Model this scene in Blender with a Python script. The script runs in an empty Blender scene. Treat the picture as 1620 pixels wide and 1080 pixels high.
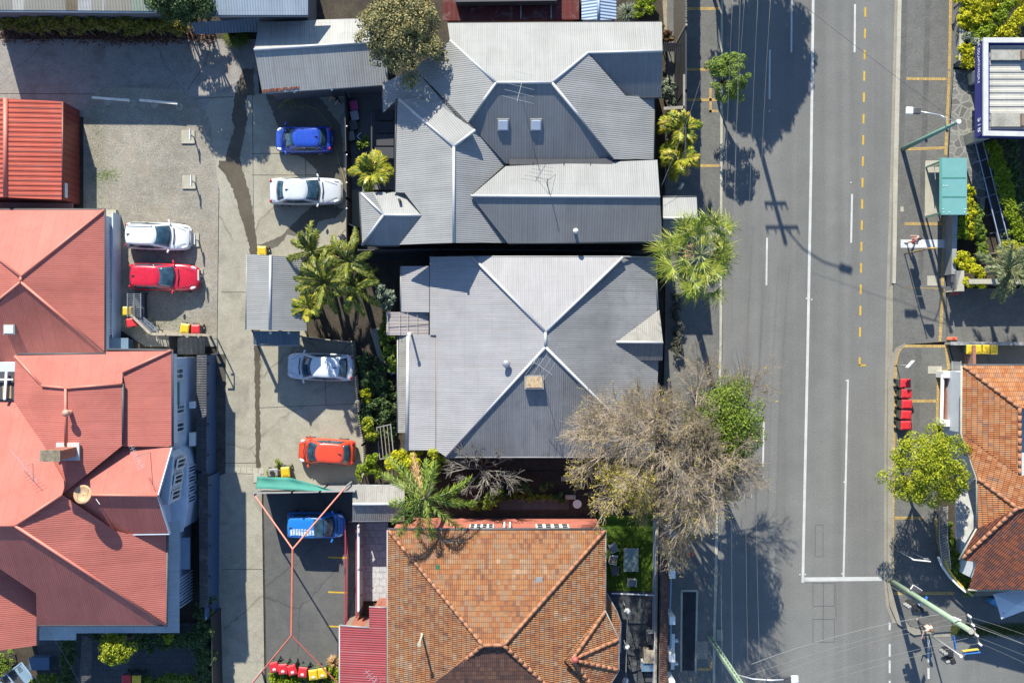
import bpy, bmesh, math, random
from mathutils import Vector, Matrix
sc = bpy.context.scene
C = sc.collection
PI = math.pi
H = 60.0            # drone height above the ground, metres
F = 24.5            # photograph pixels per metre at ground level
CAM = Vector((0, 0, H))
def P(u, v, z=0.0):                       # survey point: plan position of a photographed point at height z
    s = (1 - z / H) / F
    return Vector(((u - 810) * s, (540 - v) * s, z))
def plane(a, b, c):
    a, b, c = P(*a), P(*b), P(*c)
    n = (b - a).cross(c - a); n.normalize()
    return a, n
def on(pl, u, v):
    a, n = pl
    d = P(u, v, 0) - CAM
    t = (a - CAM).dot(n) / d.dot(n)
    return CAM + d * t

# ---------------------------------------------------------------- objects
def tag(o, label=None, cat=None, group=None, kind=None):
    if label: o['label'] = label
    if cat: o['category'] = cat
    if group: o['group'] = group
    if kind: o['kind'] = kind
    return o
def thing(name, label, cat, loc=(0, 0, 0), rz=0.0, group=None):
    o = bpy.data.objects.new(name, None); C.objects.link(o)
    o.empty_display_size = 0.2
    o.location = loc; o.rotation_euler = (0, 0, rz)
    return tag(o, label, cat, group)
def copy_tree(o, parent=None):
    c = o.copy(); C.objects.link(c)
    if parent is not None:
        c.parent = parent
        if 'label' in c and 'category' in c: pass
    for ch in list(o.children): copy_tree(ch, c)
    return c
class MB:
    def __init__(s):
        s.v = []; s.f = []; s.m = []; s.uv = []
    def add(s, pts, faces, m=0, uvs=None):
        b = len(s.v); s.v += [tuple(p) for p in pts]
        for i, f in enumerate(faces):
            s.f.append([b + k for k in f]); s.m.append(m)
            s.uv.append(uvs[i] if uvs else None)
    def face(s, pts, m=0, uv=None):
        s.add(pts, [list(range(len(pts)))], m, [uv] if uv else None)
    def box(s, c, size, rz=0.0, m=0, M=None):
        x, y, z = size[0] / 2, size[1] / 2, size[2] / 2
        R = M if M is not None else Matrix.Rotation(rz, 3, 'Z')
        c = Vector(c)
        p = [c + R @ Vector((a * x, b * y, d * z)) for a in (-1, 1) for b in (-1, 1) for d in (-1, 1)]
        s.add(p, [(0, 1, 3, 2), (4, 6, 7, 5), (0, 4, 5, 1), (2, 3, 7, 6), (0, 2, 6, 4), (1, 5, 7, 3)], m)
    def prism(s, pts, z0, z1, m=0):       # pts: 2d/3d polygon
        a = 0; n = len(pts)
        for i in range(n):
            p, q = pts[i], pts[(i + 1) % n]; a += p[0] * q[1] - q[0] * p[1]
        if a < 0: pts = list(reversed(pts))
        lo = [(p[0], p[1], z0) for p in pts]; hi = [(p[0], p[1], z1) for p in pts]
        fs = [list(range(n, 2 * n)), list(reversed(range(n)))]
        for i in range(n):
            j = (i + 1) % n; fs.append([i, j, n + j, n + i])
        s.add(lo + hi, fs, m)
    def bar(s, a, b, w, h=None, m=0, up=(0, 0, 1)):   # square bar between two points
        a, b = Vector(a), Vector(b); d = b - a; L = d.length
        if L < 1e-6: return
        h = h or w; d.normalize(); up = Vector(up)
        if abs(d.dot(up)) > .98: up = Vector((0, 1, 0))
        x = d.cross(up).normalized(); y = x.cross(d)
        M = Matrix((x, d, y)).transposed()
        s.box((a + b) / 2, (w, L, h), M=M, m=m)
    def tube(s, pts, r, n=6, m=0, caps=True):
        pts = [Vector(p) for p in pts]; k = len(pts)
        rs = r if isinstance(r, (list, tuple)) else [r] * k
        d = (pts[1] - pts[0]).normalized()
        x = d.cross(Vector((0, 0, 1)))
        if x.length < .05: x = d.cross(Vector((0, 1, 0)))
        x.normalize(); V = []
        for i in range(k):
            d = (pts[min(i + 1, k - 1)] - pts[max(i - 1, 0)])
            if d.length < 1e-9: d = Vector((0, 0, 1))
            d.normalize(); x = x - d * x.dot(d)
            if x.length < 1e-6: x = d.orthogonal()
            x.normalize(); y = d.cross(x)
            for j in range(n):
                t = 2 * PI * j / n
                V.append(pts[i] + (x * math.cos(t) + y * math.sin(t)) * rs[i])
        fs = []
        for i in range(k - 1):
            for j in range(n):
                a = i * n + j; b = i * n + (j + 1) % n
                fs.append([a, b, b + n, a + n])
        if caps:
            fs.append(list(reversed(range(n)))); fs.append(list(range((k - 1) * n, k * n)))
        s.add(V, fs, m)
    def cyl(s, c, r, h, n=16, m=0, r2=None):
        c = Vector(c); s.tube([c, c + Vector((0, 0, h))], [r, r if r2 is None else r2], n, m)
    def ball(s, c, r, n=10, k=6, m=0, sz=1.0):
        c = Vector(c); V = []; fs = []
        for i in range(1, k):
            a = PI * i / k
            for j in range(n):
                t = 2 * PI * j / n
                V.append(c + Vector((r * math.sin(a) * math.cos(t), r * math.sin(a) * math.sin(t), r * sz * math.cos(a))))
        V.append(c + Vector((0, 0, r * sz))); V.append(c - Vector((0, 0, r * sz)))
        T, B = len(V) - 2, len(V) - 1
        for i in range(k - 2):
            for j in range(n):
                a = i * n + j; b = i * n + (j + 1) % n
                fs.append([a, a + n, b + n, b])
        for j in range(n):
            fs.append([T, j, (j + 1) % n]); fs.append([B, (k - 2) * n + (j + 1) % n, (k - 2) * n + j])
        s.add(V, fs, m)
    def build(s, name, mats, parent=None, smooth=False, solid=0.0, weld=False, bevel=0.0, sub=0, kind=None, label=None):
        me = bpy.data.meshes.new(name)
        me.from_pydata(s.v, [], s.f)
        if not isinstance(mats, (list, tuple)): mats = [mats]
        for m in mats: me.materials.append(m)
        if any(s.m): me.polygons.foreach_set('material_index', s.m)
        if any(u is not None for u in s.uv):
            l = me.uv_layers.new(name='UVMap'); k = 0; buf = []
            for f, u in zip(s.f, s.uv):
                if u: 
                    for q in u: buf += [q[0], q[1]]
                else: buf += [0.0, 0.0] * len(f)
            l.data.foreach_set('uv', buf)
        if smooth: me.polygons.foreach_set('use_smooth', [True] * len(s.f))
        if weld:
            bm = bmesh.new(); bm.from_mesh(me)
            bmesh.ops.remove_doubles(bm, verts=bm.verts, dist=0.004)
            bm.to_mesh(me); bm.free()
        me.update()
        o = bpy.data.objects.new(name, me); C.objects.link(o)
        if parent is not None: o.parent = parent
        if solid:
            md = o.modifiers.new('thickness', 'SOLIDIFY'); md.thickness = solid; md.offset = -1
        if bevel:
            md = o.modifiers.new('bevel', 'BEVEL'); md.width = bevel; md.segments = 2; md.limit_method = 'ANGLE'
        if sub:
            md = o.modifiers.new('sub', 'SUBSURF'); md.levels = sub; md.render_levels = sub
        if kind: o['kind'] = kind
        if label: o['label'] = label
        return o

# ---------------------------------------------------------------- materials
MATS = {}
class NT:
    def __init__(s, name):
        s.mat = bpy.data.materials.new(name); s.mat.use_nodes = True
        s.t = s.mat.node_tree; s.t.nodes.clear()
        s.out = s.n('ShaderNodeOutputMaterial'); s.bsdf = s.n('ShaderNodeBsdfPrincipled')
        s.l(s.bsdf.outputs[0], s.out.inputs[0])
    def n(s, t, **kw):
        o = s.t.nodes.new(t)
        for k, v in kw.items(): setattr(o, k, v)
        return o
    def l(s, a, b): s.t.links.new(a, b)
    def set(s, sock, val):
        if hasattr(val, 'is_linked') or hasattr(val, 'links'): s.l(val, sock)
        else: sock.default_value = val
    def math(s, op, a, b=0.0, c=0.0):
        o = s.n('ShaderNodeMath', operation=op)
        s.set(o.inputs[0], a); s.set(o.inputs[1], b); s.set(o.inputs[2], c)
        return o.outputs[0]
    def coord(s, which='Object'): return s.n('ShaderNodeTexCoord').outputs[which]
    def noise(s, vec, scale, detail=3.0, rough=.55, dist=0.0):
        o = s.n('ShaderNodeTexNoise'); s.l(vec, o.inputs['Vector'])
        o.inputs['Scale'].default_value = scale; o.inputs['Detail'].default_value = detail
        o.inputs['Roughness'].default_value = rough; o.inputs['Distortion'].default_value = dist
        return o.outputs[0]
    def ramp(s, fac, stops, interp='LINEAR'):
        o = s.n('ShaderNodeValToRGB'); r = o.color_ramp; r.interpolation = interp
        while len(r.elements) < len(stops): r.elements.new(.5)
        for e, (p, c) in zip(r.elements, stops):
            e.position = p; e.color = (*c, 1) if len(c) == 3 else c
        s.l(fac, o.inputs[0]); return o.outputs[0]
    def mix(s, fac, a, b, blend='MIX'):
        o = s.n('ShaderNodeMix', data_type='RGBA', blend_type=blend)
        s.set(o.inputs[0], fac)
        for k, x in ((6, a), (7, b)):
            if isinstance(x, tuple): o.inputs[k].default_value = (*x[:3], 1)
            else: s.l(x, o.inputs[k])
        return o.outputs[2]
    def bump(s, h, dist=1.0, strength=1.0, prev=None):
        o = s.n('ShaderNodeBump'); o.inputs['Strength'].default_value = strength
        o.inputs['Distance'].default_value = dist; s.l(h, o.inputs['Height'])
        if prev is not None: s.l(prev, o.inputs['Normal'])
        return o.outputs[0]
def mul(c, k): return tuple(min(1, x * k) for x in c)

def m_plain(name, col, rough=.7, var=.12, scale=2.0, metal=0.0, grain=0.0, bump=0.0, coat=0.0, spec=.5):
    if name in MATS: return MATS[name]
    t = NT(name); co = t.coord()
    n1 = t.noise(co, scale, 4)
    c = t.ramp(n1, [(.25, mul(col, 1 - var)), (.75, mul(col, 1 + var))])
    if grain:
        g = t.noise(co, scale * 18, 2)
        c = t.mix(1.0, c, t.ramp(g, [(.25, (1 - grain,) * 3), (.75, (1,) * 3)]), 'MULTIPLY')
    t.l(c, t.bsdf.inputs['Base Color'])
    t.bsdf.inputs['Roughness'].default_value = rough; t.bsdf.inputs['Metallic'].default_value = metal
    t.bsdf.inputs['Coat Weight'].default_value = coat; t.bsdf.inputs['Coat Roughness'].default_value = .04
    t.bsdf.inputs['Specular IOR Level'].default_value = spec
    if bump:
        t.l(t.bump(t.noise(co, scale * 12, 3), bump), t.bsdf.inputs['Normal'])
    MATS[name] = t.mat; return t.mat

def m_ground(name, col, col2, big=.25, fine=14.0, grain=.35, rough=.92, crack=0.0, bump=.012, mid=1.6, stain=None):
    if name in MATS: return MATS[name]
    t = NT(name); co = t.coord()
    a = t.noise(co, big, 5, .6, .4); b = t.noise(co, mid, 5, .62)
    c = t.ramp(t.math('ADD', t.math('MULTIPLY', a, .55), t.math('MULTIPLY', b, .45)), [(.34, col), (.64, col2)])
    g = t.noise(co, fine, 3, .7)
    c = t.mix(1.0, c, t.ramp(g, [(.28, (1 - grain,) * 3), (.7, (1, 1, 1))]), 'MULTIPLY')
    if stain:
        st = t.noise(co, .55, 4, .6, 1.0)
        c = t.mix(t.math('MULTIPLY', t.ramp(st, [(.52, (0, 0, 0)), (.68, (1, 1, 1))]), stain[1]), c, stain[0])
    if crack:
        w = t.n('ShaderNodeTexVoronoi', feature='DISTANCE_TO_EDGE'); w.inputs['Scale'].default_value = crack
        ns = t.n('ShaderNodeTexNoise'); t.l(co, ns.inputs['Vector']); ns.inputs['Scale'].default_value = 1.2; ns.inputs['Detail'].default_value = 5
        mv = t.n('ShaderNodeMix', data_type='RGBA'); mv.inputs[0].default_value = .35
        t.l(co, mv.inputs[6]); t.l(ns.outputs[1], mv.inputs[7]); t.l(mv.outputs[2], w.inputs['Vector'])
        k = t.ramp(w.outputs['Distance'], [(0.0, (.6, .6, .6)), (.005, (1, 1, 1))])
        msk = t.ramp(t.noise(co, .3, 2), [(.5, (1, 1, 1)), (.6, (0, 0, 0))])
        c = t.mix(1.0, c, t.mix(msk, (1, 1, 1), k), 'MULTIPLY')
    t.l(c, t.bsdf.inputs['Base Color']); t.bsdf.inputs['Roughness'].default_value = rough
    t.bsdf.inputs['Specular IOR Level'].default_value = .25
    if bump: t.l(t.bump(g, bump), t.bsdf.inputs['Normal'])
    MATS[name] = t.mat; return t.mat

def m_corr(name, col, period=.17, depth=.02, rough=.55, metal=0.0, var=.1, dirt=(.25, .22, .2), dirtamt=.25, trap=False, streak=.12, big=.5, sheet=0.0):
    """corrugated sheet: UV.x runs across the ribs (metres), UV.y down the slope"""
    if name in MATS: return MATS[name]
    t = NT(name); uv = t.coord('UV'); co = t.coord()
    sep = t.n('ShaderNodeSeparateXYZ'); t.l(uv, sep.inputs[0])
    x, y = sep.outputs[0], sep.outputs[1]
    s = t.math('SINE', t.math('MULTIPLY', x, 2 * PI / period))
    if trap: s = t.math('MINIMUM', t.math('MAXIMUM', t.math('MULTIPLY', s, 2.2), -1.0), 1.0)
    h = t.math('MULTIPLY', s, depth * .5)
    n1 = t.noise(co, big, 5, .6, .5)
    c = t.ramp(n1, [(.3, mul(col, 1 - var)), (.7, mul(col, 1 + var))])
    mp = t.n('ShaderNodeMapping'); mp.inputs['Scale'].default_value = (7.0, .35, 1); t.l(uv, mp.inputs[0])
    st = t.noise(mp.outputs[0], 1.0, 3)
    c = t.mix(1.0, c, t.ramp(st, [(.3, (1 - streak,) * 3), (.65, (1, 1, 1))]), 'MULTIPLY')
    d = t.noise(co, 1.3, 6, .65, .8)
    dm = t.math('MULTIPLY', t.ramp(d, [(.5, (0, 0, 0)), (.75, (1, 1, 1))]), dirtamt)
    c = t.mix(dm, c, dirt)
    if sheet:                                   # every sheet weathered a little differently, laps between them
        k = t.math('FLOOR', t.math('DIVIDE', x, sheet))
        wn = t.n('ShaderNodeTexWhiteNoise', noise_dimensions='1D'); t.l(k, wn.inputs['W'])
        c = t.mix(1.0, c, t.ramp(wn.outputs[0], [(0, (.93,) * 3), (1, (1, 1, 1))]), 'MULTIPLY')
        lap = t.math('LESS_THAN', t.math('FRACT', t.math('DIVIDE', x, sheet)), .05)
        c = t.mix(t.math('MULTIPLY', lap, .35), c, dirt)
    # screw rows across the sheet
    row = t.math('LESS_THAN', t.math('ABSOLUTE', t.math('SUBTRACT', t.math('FRACT', t.math('DIVIDE', y, .9)), .5)), .016)
    c = t.mix(t.math('MULTIPLY', row, .18), c, (.12, .11, .11))
    t.l(c, t.bsdf.inputs['Base Color'])
    t.bsdf.inputs['Roughness'].default_value = rough; t.bsdf.inputs['Metallic'].default_value = metal
    t.bsdf.inputs['Specular IOR Level'].default_value = .12
    t.l(t.bump(h, 1.0), t.bsdf.inputs['Normal'])
    MATS[name] = t.mat; return t.mat

def m_tiles(name, cols, tw=.27, th=.33, dirt=.35):
    """clay roof tiles: each tile its own fired colour, UV.x along the course, UV.y down the slope"""
    t = NT(name); uv = t.coord('UV'); co = t.coord()
    sep = t.n('ShaderNodeSeparateXYZ'); t.l(uv, sep.inputs[0]); x, y = sep.outputs[0], sep.outputs[1]
    ry = t.math('DIVIDE', y, th); row = t.math('FLOOR', ry); fy = t.math('FRACT', ry)
    rx = t.math('DIVIDE', x, tw); cx = t.math('FLOOR', rx); fx = t.math('FRACT', rx)
    cb = t.n('ShaderNodeCombineXYZ'); t.l(cx, cb.inputs[0]); t.l(row, cb.inputs[1])
    wn = t.n('ShaderNodeTexWhiteNoise', noise_dimensions='2D'); t.l(cb.outputs[0], wn.inputs['Vector'])
    pn = t.noise(co, .35, 4, .6)
    pn2 = t.ramp(t.noise(co, .9, 6, .65, .6), [(.32, (0, 0, 0)), (.68, (1, 1, 1))])
    f = t.math('ADD', t.math('ADD', t.math('MULTIPLY', wn.outputs[0], .5), t.math('MULTIPLY', pn, .25)), t.math('MULTIPLY', pn2, .25))
    k = len(cols)
    c = t.ramp(f, [((i + .2) / k, cc) for i, cc in enumerate(cols)])
    lic = t.noise(co, 3.0, 6, .7)
    c = t.mix(t.math('MULTIPLY', t.ramp(lic, [(.5, (0, 0, 0)), (.72, (1, 1, 1))]), dirt), c, (.06, .05, .045))
    gap = t.math('MAXIMUM', t.math('LESS_THAN', t.math('FRACT', t.math('MULTIPLY', fx, 2)), .16), t.math('GREATER_THAN', fy, .9))
    c = t.mix(t.math('MULTIPLY', gap, .6), c, (.035, .022, .016))
    t.l(c, t.bsdf.inputs['Base Color']); t.bsdf.inputs['Roughness'].default_value = .85; t.bsdf.inputs['Specular IOR Level'].default_value = .15
    prof = t.math('MULTIPLY', t.math('SINE', t.math('MULTIPLY', fx, 4 * PI)), .014)
    h = t.math('ADD', prof, t.math('MULTIPLY', fy, .05))
    t.l(t.bump(h, 1.0), t.bsdf.inputs['Normal'])
    MATS[name] = t.mat; return t.mat

def m_leaf(name, cols, trans=.3, rough=.55):
    if name in MATS: return MATS[name]
    t = NT(name); g = t.n('ShaderNodeNewGeometry'); co = t.coord()
    f = t.math('ADD', t.math('MULTIPLY', g.outputs['Random Per Island'], .6), t.math('MULTIPLY', t.noise(co, 1.1, 2), .4))
    k = len(cols)
    c = t.ramp(f, [(.15 + .7 * i / max(1, k - 1), cc) for i, cc in enumerate(cols)])
    t.l(c, t.bsdf.inputs['Base Color']); t.bsdf.inputs['Roughness'].default_value = rough
    t.bsdf.inputs['Specular IOR Level'].default_value = .25
    tr = t.n('ShaderNodeBsdfTranslucent'); t.l(c, tr.inputs[0])
    mx = t.n('ShaderNodeMixShader'); mx.inputs[0].default_value = trans
    t.l(t.bsdf.outputs[0], mx.inputs[1]); t.l(tr.outputs[0], mx.inputs[2]); t.l(mx.outputs[0], t.out.inputs[0])
    MATS[name] = t.mat; return t.mat

def m_glass(name, col=(.012, .02, .028), rough=.06):
    if name in MATS: return MATS[name]
    t = NT(name); t.bsdf.inputs['Base Color'].default_value = (*col, 1)
    n = t.noise(t.coord(), 2.5, 3)
    t.l(t.ramp(n, [(.35, mul(col, .6)), (.7, mul(col, 1.6))]), t.bsdf.inputs['Base Color'])
    t.bsdf.inputs['Roughness'].default_value = rough; t.bsdf.inputs['Specular IOR Level'].default_value = .7
    t.bsdf.inputs['Coat Weight'].default_value = .6
    MATS[name] = t.mat; return t.mat

def m_brick(name, c1, c2, mortar, bw=.24, bh=.08, plane2d=True):
    if name in MATS: return MATS[name]
    t = NT(name); b = t.n('ShaderNodeTexBrick'); t.l(t.coord(), b.inputs['Vector'])
    b.inputs['Color1'].default_value = (*c1, 1); b.inputs['Color2'].default_value = (*c2, 1); b.inputs['Mortar'].default_value = (*mortar, 1)
    b.inputs['Scale'].default_value = 1.0; b.inputs['Brick Width'].default_value = bw; b.inputs['Row Height'].default_value = bh
    b.inputs['Mortar Size'].default_value = .012
    n = t.noise(t.coord(), 5, 4)
    t.l(t.mix(1.0, b.outputs[0], t.ramp(n, [(.3, (.7,) * 3), (.7, (1,) * 3)]), 'MULTIPLY'), t.bsdf.inputs['Base Color'])
    t.bsdf.inputs['Roughness'].default_value = .9
    MATS[name] = t.mat; return t.mat

# ---------------------------------------------------------------- geometry helpers
def sheet(name, pts, z, mat, th=.1, lab=None, kind='structure'):
    """flat slab of ground given as a polygon of surveyed points, top at z"""
    mb = MB(); q = [P(u, v, z) for u, v in pts]
    mb.prism(q, z - th, z)
    o = mb.build(name, mat); 
    if kind: o['kind'] = kind
    return o
def slope_uv(pts, n, along=None):
    d = Vector((0, 0, -1)) - n * (-n.z); 
    if along is not None: d = Vector(along) - n * Vector(along).dot(n)
    if d.length < 1e-4: d = Vector((0, -1, 0))
    d.normalize(); a = n.cross(d)
    return [(p.dot(a), p.dot(d)) for p in pts]
class Roof:
    def __init__(s): s.mb = MB(); s.caps = []
    def facet(s, pl, uvs, m=0, along=None):
        """one roof plane; pl = three (u,v,z) points or a plane; uvs = outline points"""
        if len(pl) == 3: pl = plane(*pl)
        pts = [on(pl, *q[:2]) for q in uvs]
        n = pl[1].copy()
        if n.z < 0: n = -n
        a = 0
        for i in range(len(pts)):
            p, q = pts[i], pts[(i + 1) % len(pts)]; a += p.x * q.y - q.x * p.y
        if a < 0: pts.reverse()
        s.mb.face(pts, m, slope_uv(pts, n, along))
        return pl
    def cap(s, a, b, r=.085, m=0, n=8, seg=0, lift=.02):
        a, b = (P(*a) if len(a) == 3 and not isinstance(a, Vector) else Vector(a)), (P(*b) if len(b) == 3 and not isinstance(b, Vector) else Vector(b))
        a = a + Vector((0, 0, lift)); b = b + Vector((0, 0, lift))
        cm = MB(); s.caps.append(cm)
        if not seg: cm.tube([a, b], r, n, m)
        else:
            L = (b - a).length; k = max(1, int(L / seg))
            for i in range(k):
                p, q = a.lerp(b, i / k), a.lerp(b, (i + 1) / k)
                cm.tube([p, q + (q - p) * .02], [r * 1.12, r * .9], n, m)
    def done(s, parent, mats, capmats, th=.09, name='roof'):
        o = s.mb.build(name, mats, parent, solid=th)
        for cm in s.caps: cm.build('ridge_cap', capmats, o, smooth=True)
        return o
def offset_poly(pts, d):
    n = len(pts); a = sum(pts[i][0] * pts[(i + 1) % n][1] - pts[(i + 1) % n][0] * pts[i][1] for i in range(n))
    sg = 1 if a > 0 else -1; out = []
    for i in range(n):
        p0, p1, p2 = Vector(pts[i - 1][:2]), Vector(pts[i][:2]), Vector(pts[(i + 1) % n][:2])
        e1, e2 = (p1 - p0).normalized(), (p2 - p1).normalized()
        n1, n2 = Vector((-e1.y, e1.x)) * sg, Vector((-e2.y, e2.x)) * sg
        k = 1 + n1.dot(n2); b = (n1 + n2) / max(k, .3)
        q = p1 + b * d; out.append((q.x, q.y))
    return out
def walls(parent, outline, z1, mat, inset=.4, z0=0.0, name='wall'):
    pts = [P(*q) for q in outline]
    pts = offset_poly(pts, inset) if inset else pts
    mb = MB(); mb.prism(pts, z0, z1); 
    return mb.build(name, mat, parent)
def gutter(parent, lines, mat, r=.06, name='gutter'):
    for l in lines:
        mb = MB(); mb.tube([P(*q) - Vector((0, 0, .05)) for q in l], r, 6); mb.build(name, mat, parent, smooth=True)
def window(parent, a, b, z0, z1, out, fm, gm, bars=1, proud=.05):
    """a,b: wall points (world xy), out: outward normal; frame with its pane as sub-part"""
    a, b, out = Vector((a[0], a[1], 0)), Vector((b[0], b[1], 0)), Vector((out[0], out[1], 0)).normalized()
    d = (b - a); L = d.length; d.normalize(); w = .07
    fr = MB(); o1 = out * proud
    def q(s, z): return a + d * s + o1 + Vector((0, 0, z))
    fr.bar(q(0, z0), q(L, z0), .08, w); fr.bar(q(0, z1), q(L, z1), .08, w)
    fr.bar(q(w / 2, z0 + w / 2), q(w / 2, z1 - w / 2), .08, w); fr.bar(q(L - w / 2, z0 + w / 2), q(L - w / 2, z1 - w / 2), .08, w)
    for i in range(bars):
        s = L * (i + 1) / (bars + 1); fr.bar(q(s, z0 + w / 2), q(s, z1 - w / 2), .06, w * .7)
    f = fr.build('window', fm, parent)
    g = MB(); o2 = out * (proud * .4)
    c = [a + o2 + Vector((0, 0, z0)), b + o2 + Vector((0, 0, z0)), b + o2 + Vector((0, 0, z1)), a + o2 + Vector((0, 0, z1))]
    g.add(c + [p - out * .03 for p in c], [(0, 1, 2, 3), (7, 6, 5, 4), (0, 4, 5, 1), (1, 5, 6, 2), (2, 6, 7, 3), (3, 7, 4, 0)])
    g.build('pane', gm, f)
    return f
# ================================================================ camera, sun, sky
random.seed(7)
cam = bpy.data.cameras.new('drone_camera'); camo = bpy.data.objects.new('drone_camera', cam); C.objects.link(camo)
camo.location = CAM; camo.rotation_euler = (0, 0, 0)
cam.sensor_width = 36; cam.lens = 36 * F * H / 1620; cam.clip_end = 2000; cam.clip_start = .5
sc.camera = camo
SUN_EL, SUN_AZ = math.radians(32.0), math.radians(-15.0)   # azimuth measured from +Y towards +X
sd = Vector((math.sin(SUN_AZ) * math.cos(SUN_EL), math.cos(SUN_AZ) * math.cos(SUN_EL), math.sin(SUN_EL)))
sun = bpy.data.lights.new('sun', 'SUN'); sun.energy = 4.6; sun.angle = math.radians(.5); sun.color = (1, .95, .82)
suno = bpy.data.objects.new('sun', sun); C.objects.link(suno); suno.location = sd * 80
suno.rotation_euler = sd.to_track_quat('Z', 'Y').to_euler()
w = bpy.data.worlds.new('World'); sc.world = w; w.use_nodes = True
nt = w.node_tree; nt.nodes.clear()
bg = nt.nodes.new('ShaderNodeBackground'); wo = nt.nodes.new('ShaderNodeOutputWorld'); sk = nt.nodes.new('ShaderNodeTexSky')
sk.sky_type = 'NISHITA'; sk.sun_disc = False; sk.sun_elevation = SUN_EL; sk.sun_rotation = SUN_AZ
sk.ozone_density = 5.0; sk.air_density = 1.0; sk.dust_density = .25
nt.links.new(sk.outputs[0], bg.inputs[0]); bg.inputs[1].default_value = .115; nt.links.new(bg.outputs[0], wo.inputs[0])
sc.view_settings.view_transform = 'Standard'; sc.view_settings.look = 'None'; sc.view_settings.gamma = 1
sc.view_settings.exposure = 1.33

# ================================================================ ground
M_soil = m_ground('soil', (.035, .028, .022), (.075, .062, .045), .4, 9, .5)
M_road = m_ground('asphalt_road', (.142, .141, .133), (.18, .177, .165), .12, 13, .36, crack=0, bump=.006, mid=.8)
M_path = m_ground('asphalt_path', (.105, .104, .097), (.15, .147, .134), .3, 11, .4, crack=0, bump=.005)
M_conc = m_ground('old_concrete', (.235, .218, .172), (.325, .305, .245), .22, 10, .28, crack=.15, stain=((.10, .092, .078), .35))
M_conc2 = m_ground('pad_concrete', (.24, .222, .172), (.325, .305, .242), .25, 10, .26, crack=.12, stain=((.17, .155, .12), .4))
M_conc3 = m_ground('lane_concrete', (.185, .172, .155), (.30, .28, .255), .22, 9, .36, crack=.15, stain=((.12, .09, .075), .5))
M_grav = m_ground('gravel', (.205, .188, .155), (.335, .308, .255), .35, 11, .5, stain=((.25, .20, .14), .35), bump=.03)
M_carp = m_ground('carpark_asphalt', (.085, .086, .083), (.12, .119, .113), .3, 20, .4, crack=.18, stain=((.13, .125, .115), .3))
M_kerb = m_ground('kerb_concrete', (.30, .28, .22), (.40, .38, .31), .5, 14, .3)
M_kerbd = m_ground('gutter_concrete', (.21, .19, .15), (.28, .26, .21), .7, 14, .35)
M_wet = m_ground('wet_concrete', (.062, .05, .034), (.10, .083, .058), .5, 14, .3, rough=.45)
M_white = m_ground('white_paint', (.36, .36, .34), (.47, .47, .45), 1.0, 18, .22, bump=0)
M_yell = m_ground('yellow_paint', (.42, .26, .025), (.52, .34, .04), 1.0, 18, .3, bump=0)
M_ybrick = m_brick('ochre_pavers', (.44, .29, .09), (.34, .225, .07), (.2, .15, .08), .12, .2)
M_tilew = m_brick('white_tiles', (.36, .37, .38), (.40, .41, .42), (.14, .15, .16), .45, .45)
M_stone = None
t = NT('crazy_paving'); co = t.coord(); vo = t.n('ShaderNodeTexVoronoi', feature='DISTANCE_TO_EDGE'); vo.inputs['Scale'].default_value = 1.9; t.l(co, vo.inputs[0])
vc = t.n('ShaderNodeTexVoronoi'); vc.inputs['Scale'].default_value = 1.9; t.l(co, vc.inputs[0])
b_ = t.n('ShaderNodeRGBToBW'); t.l(vc.outputs['Color'], b_.inputs[0])
c_ = t.mix(t.ramp(vo.outputs['Distance'], [(.03, (0, 0, 0)), (.07, (1, 1, 1))]), (.24, .235, .21), t.ramp(b_.outputs[0], [(.2, (.10, .10, .095)), (.8, (.17, .17, .155))]))
t.l(t.mix(1.0, c_, t.ramp(t.noise(co, 9, 4), [(.3, (.7,) * 3), (.7, (1,) * 3)]), 'MULTIPLY'), t.bsdf.inputs['Base Color']); t.bsdf.inputs['Roughness'].default_value = .9
M_stone = t.mat
M_pave = m_brick('dark_pavers', (.055, .06, .066), (.075, .08, .086), (.03, .032, .034), .6, .4)

_t = M_road.node_tree; _b = next(n for n in _t.nodes if n.type == 'BSDF_PRINCIPLED'); _s = _b.inputs['Base Color'].links[0].from_socket
_c = _t.nodes.new('ShaderNodeTexCoord'); _m = _t.nodes.new('ShaderNodeMapping'); _m.inputs['Scale'].default_value = (1.1, .018, 1); _n = _t.nodes.new('ShaderNodeTexNoise'); _n.inputs['Scale'].default_value = 1.0; _n.inputs['Detail'].default_value = 3
_r = _t.nodes.new('ShaderNodeValToRGB'); _r.color_ramp.elements[0].position = .35; _r.color_ramp.elements[0].color = (.84, .84, .84, 1); _r.color_ramp.elements[1].position = .62; _x = _t.nodes.new('ShaderNodeMix'); _x.data_type = 'RGBA'; _x.blend_type = 'MULTIPLY'; _x.inputs[0].default_value = 1
_t.links.new(_c.outputs['Object'], _m.inputs[0]); _t.links.new(_m.outputs[0], _n.inputs['Vector']); _t.links.new(_n.outputs[0], _r.inputs[0]); _t.links.new(_s, _x.inputs[6]); _t.links.new(_r.outputs[0], _x.inputs[7]); _t.links.new(_x.outputs[2], _b.inputs['Base Color'])
mb = MB(); mb.face([(-300, -300, -.06), (300, -300, -.06), (300, 300, -.06), (-300, 300, -.06)])
mb.build('ground', M_soil, kind='structure')
sheet('road', [(1136, -260), (1426, -260), (1424, 0), (1417, 270), (1411, 455), (1409, 600), (1406, 920), (1409, 958), (1422, 988), (1448, 1006), (1540, 1000), (1800, 1000), (1800, 1330), (1122, 1330), (1130, 1000), (1141, 540)], 0.0, M_road)
# west footpath
sheet('footpath_west', [(1058, -260), (1136, -260), (1140, 0), (1138, 540), (1128, 1000), (1124, 1330), (1040, 1330), (1043, 860), (1052, 540)], .12, M_path, .2)
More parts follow.
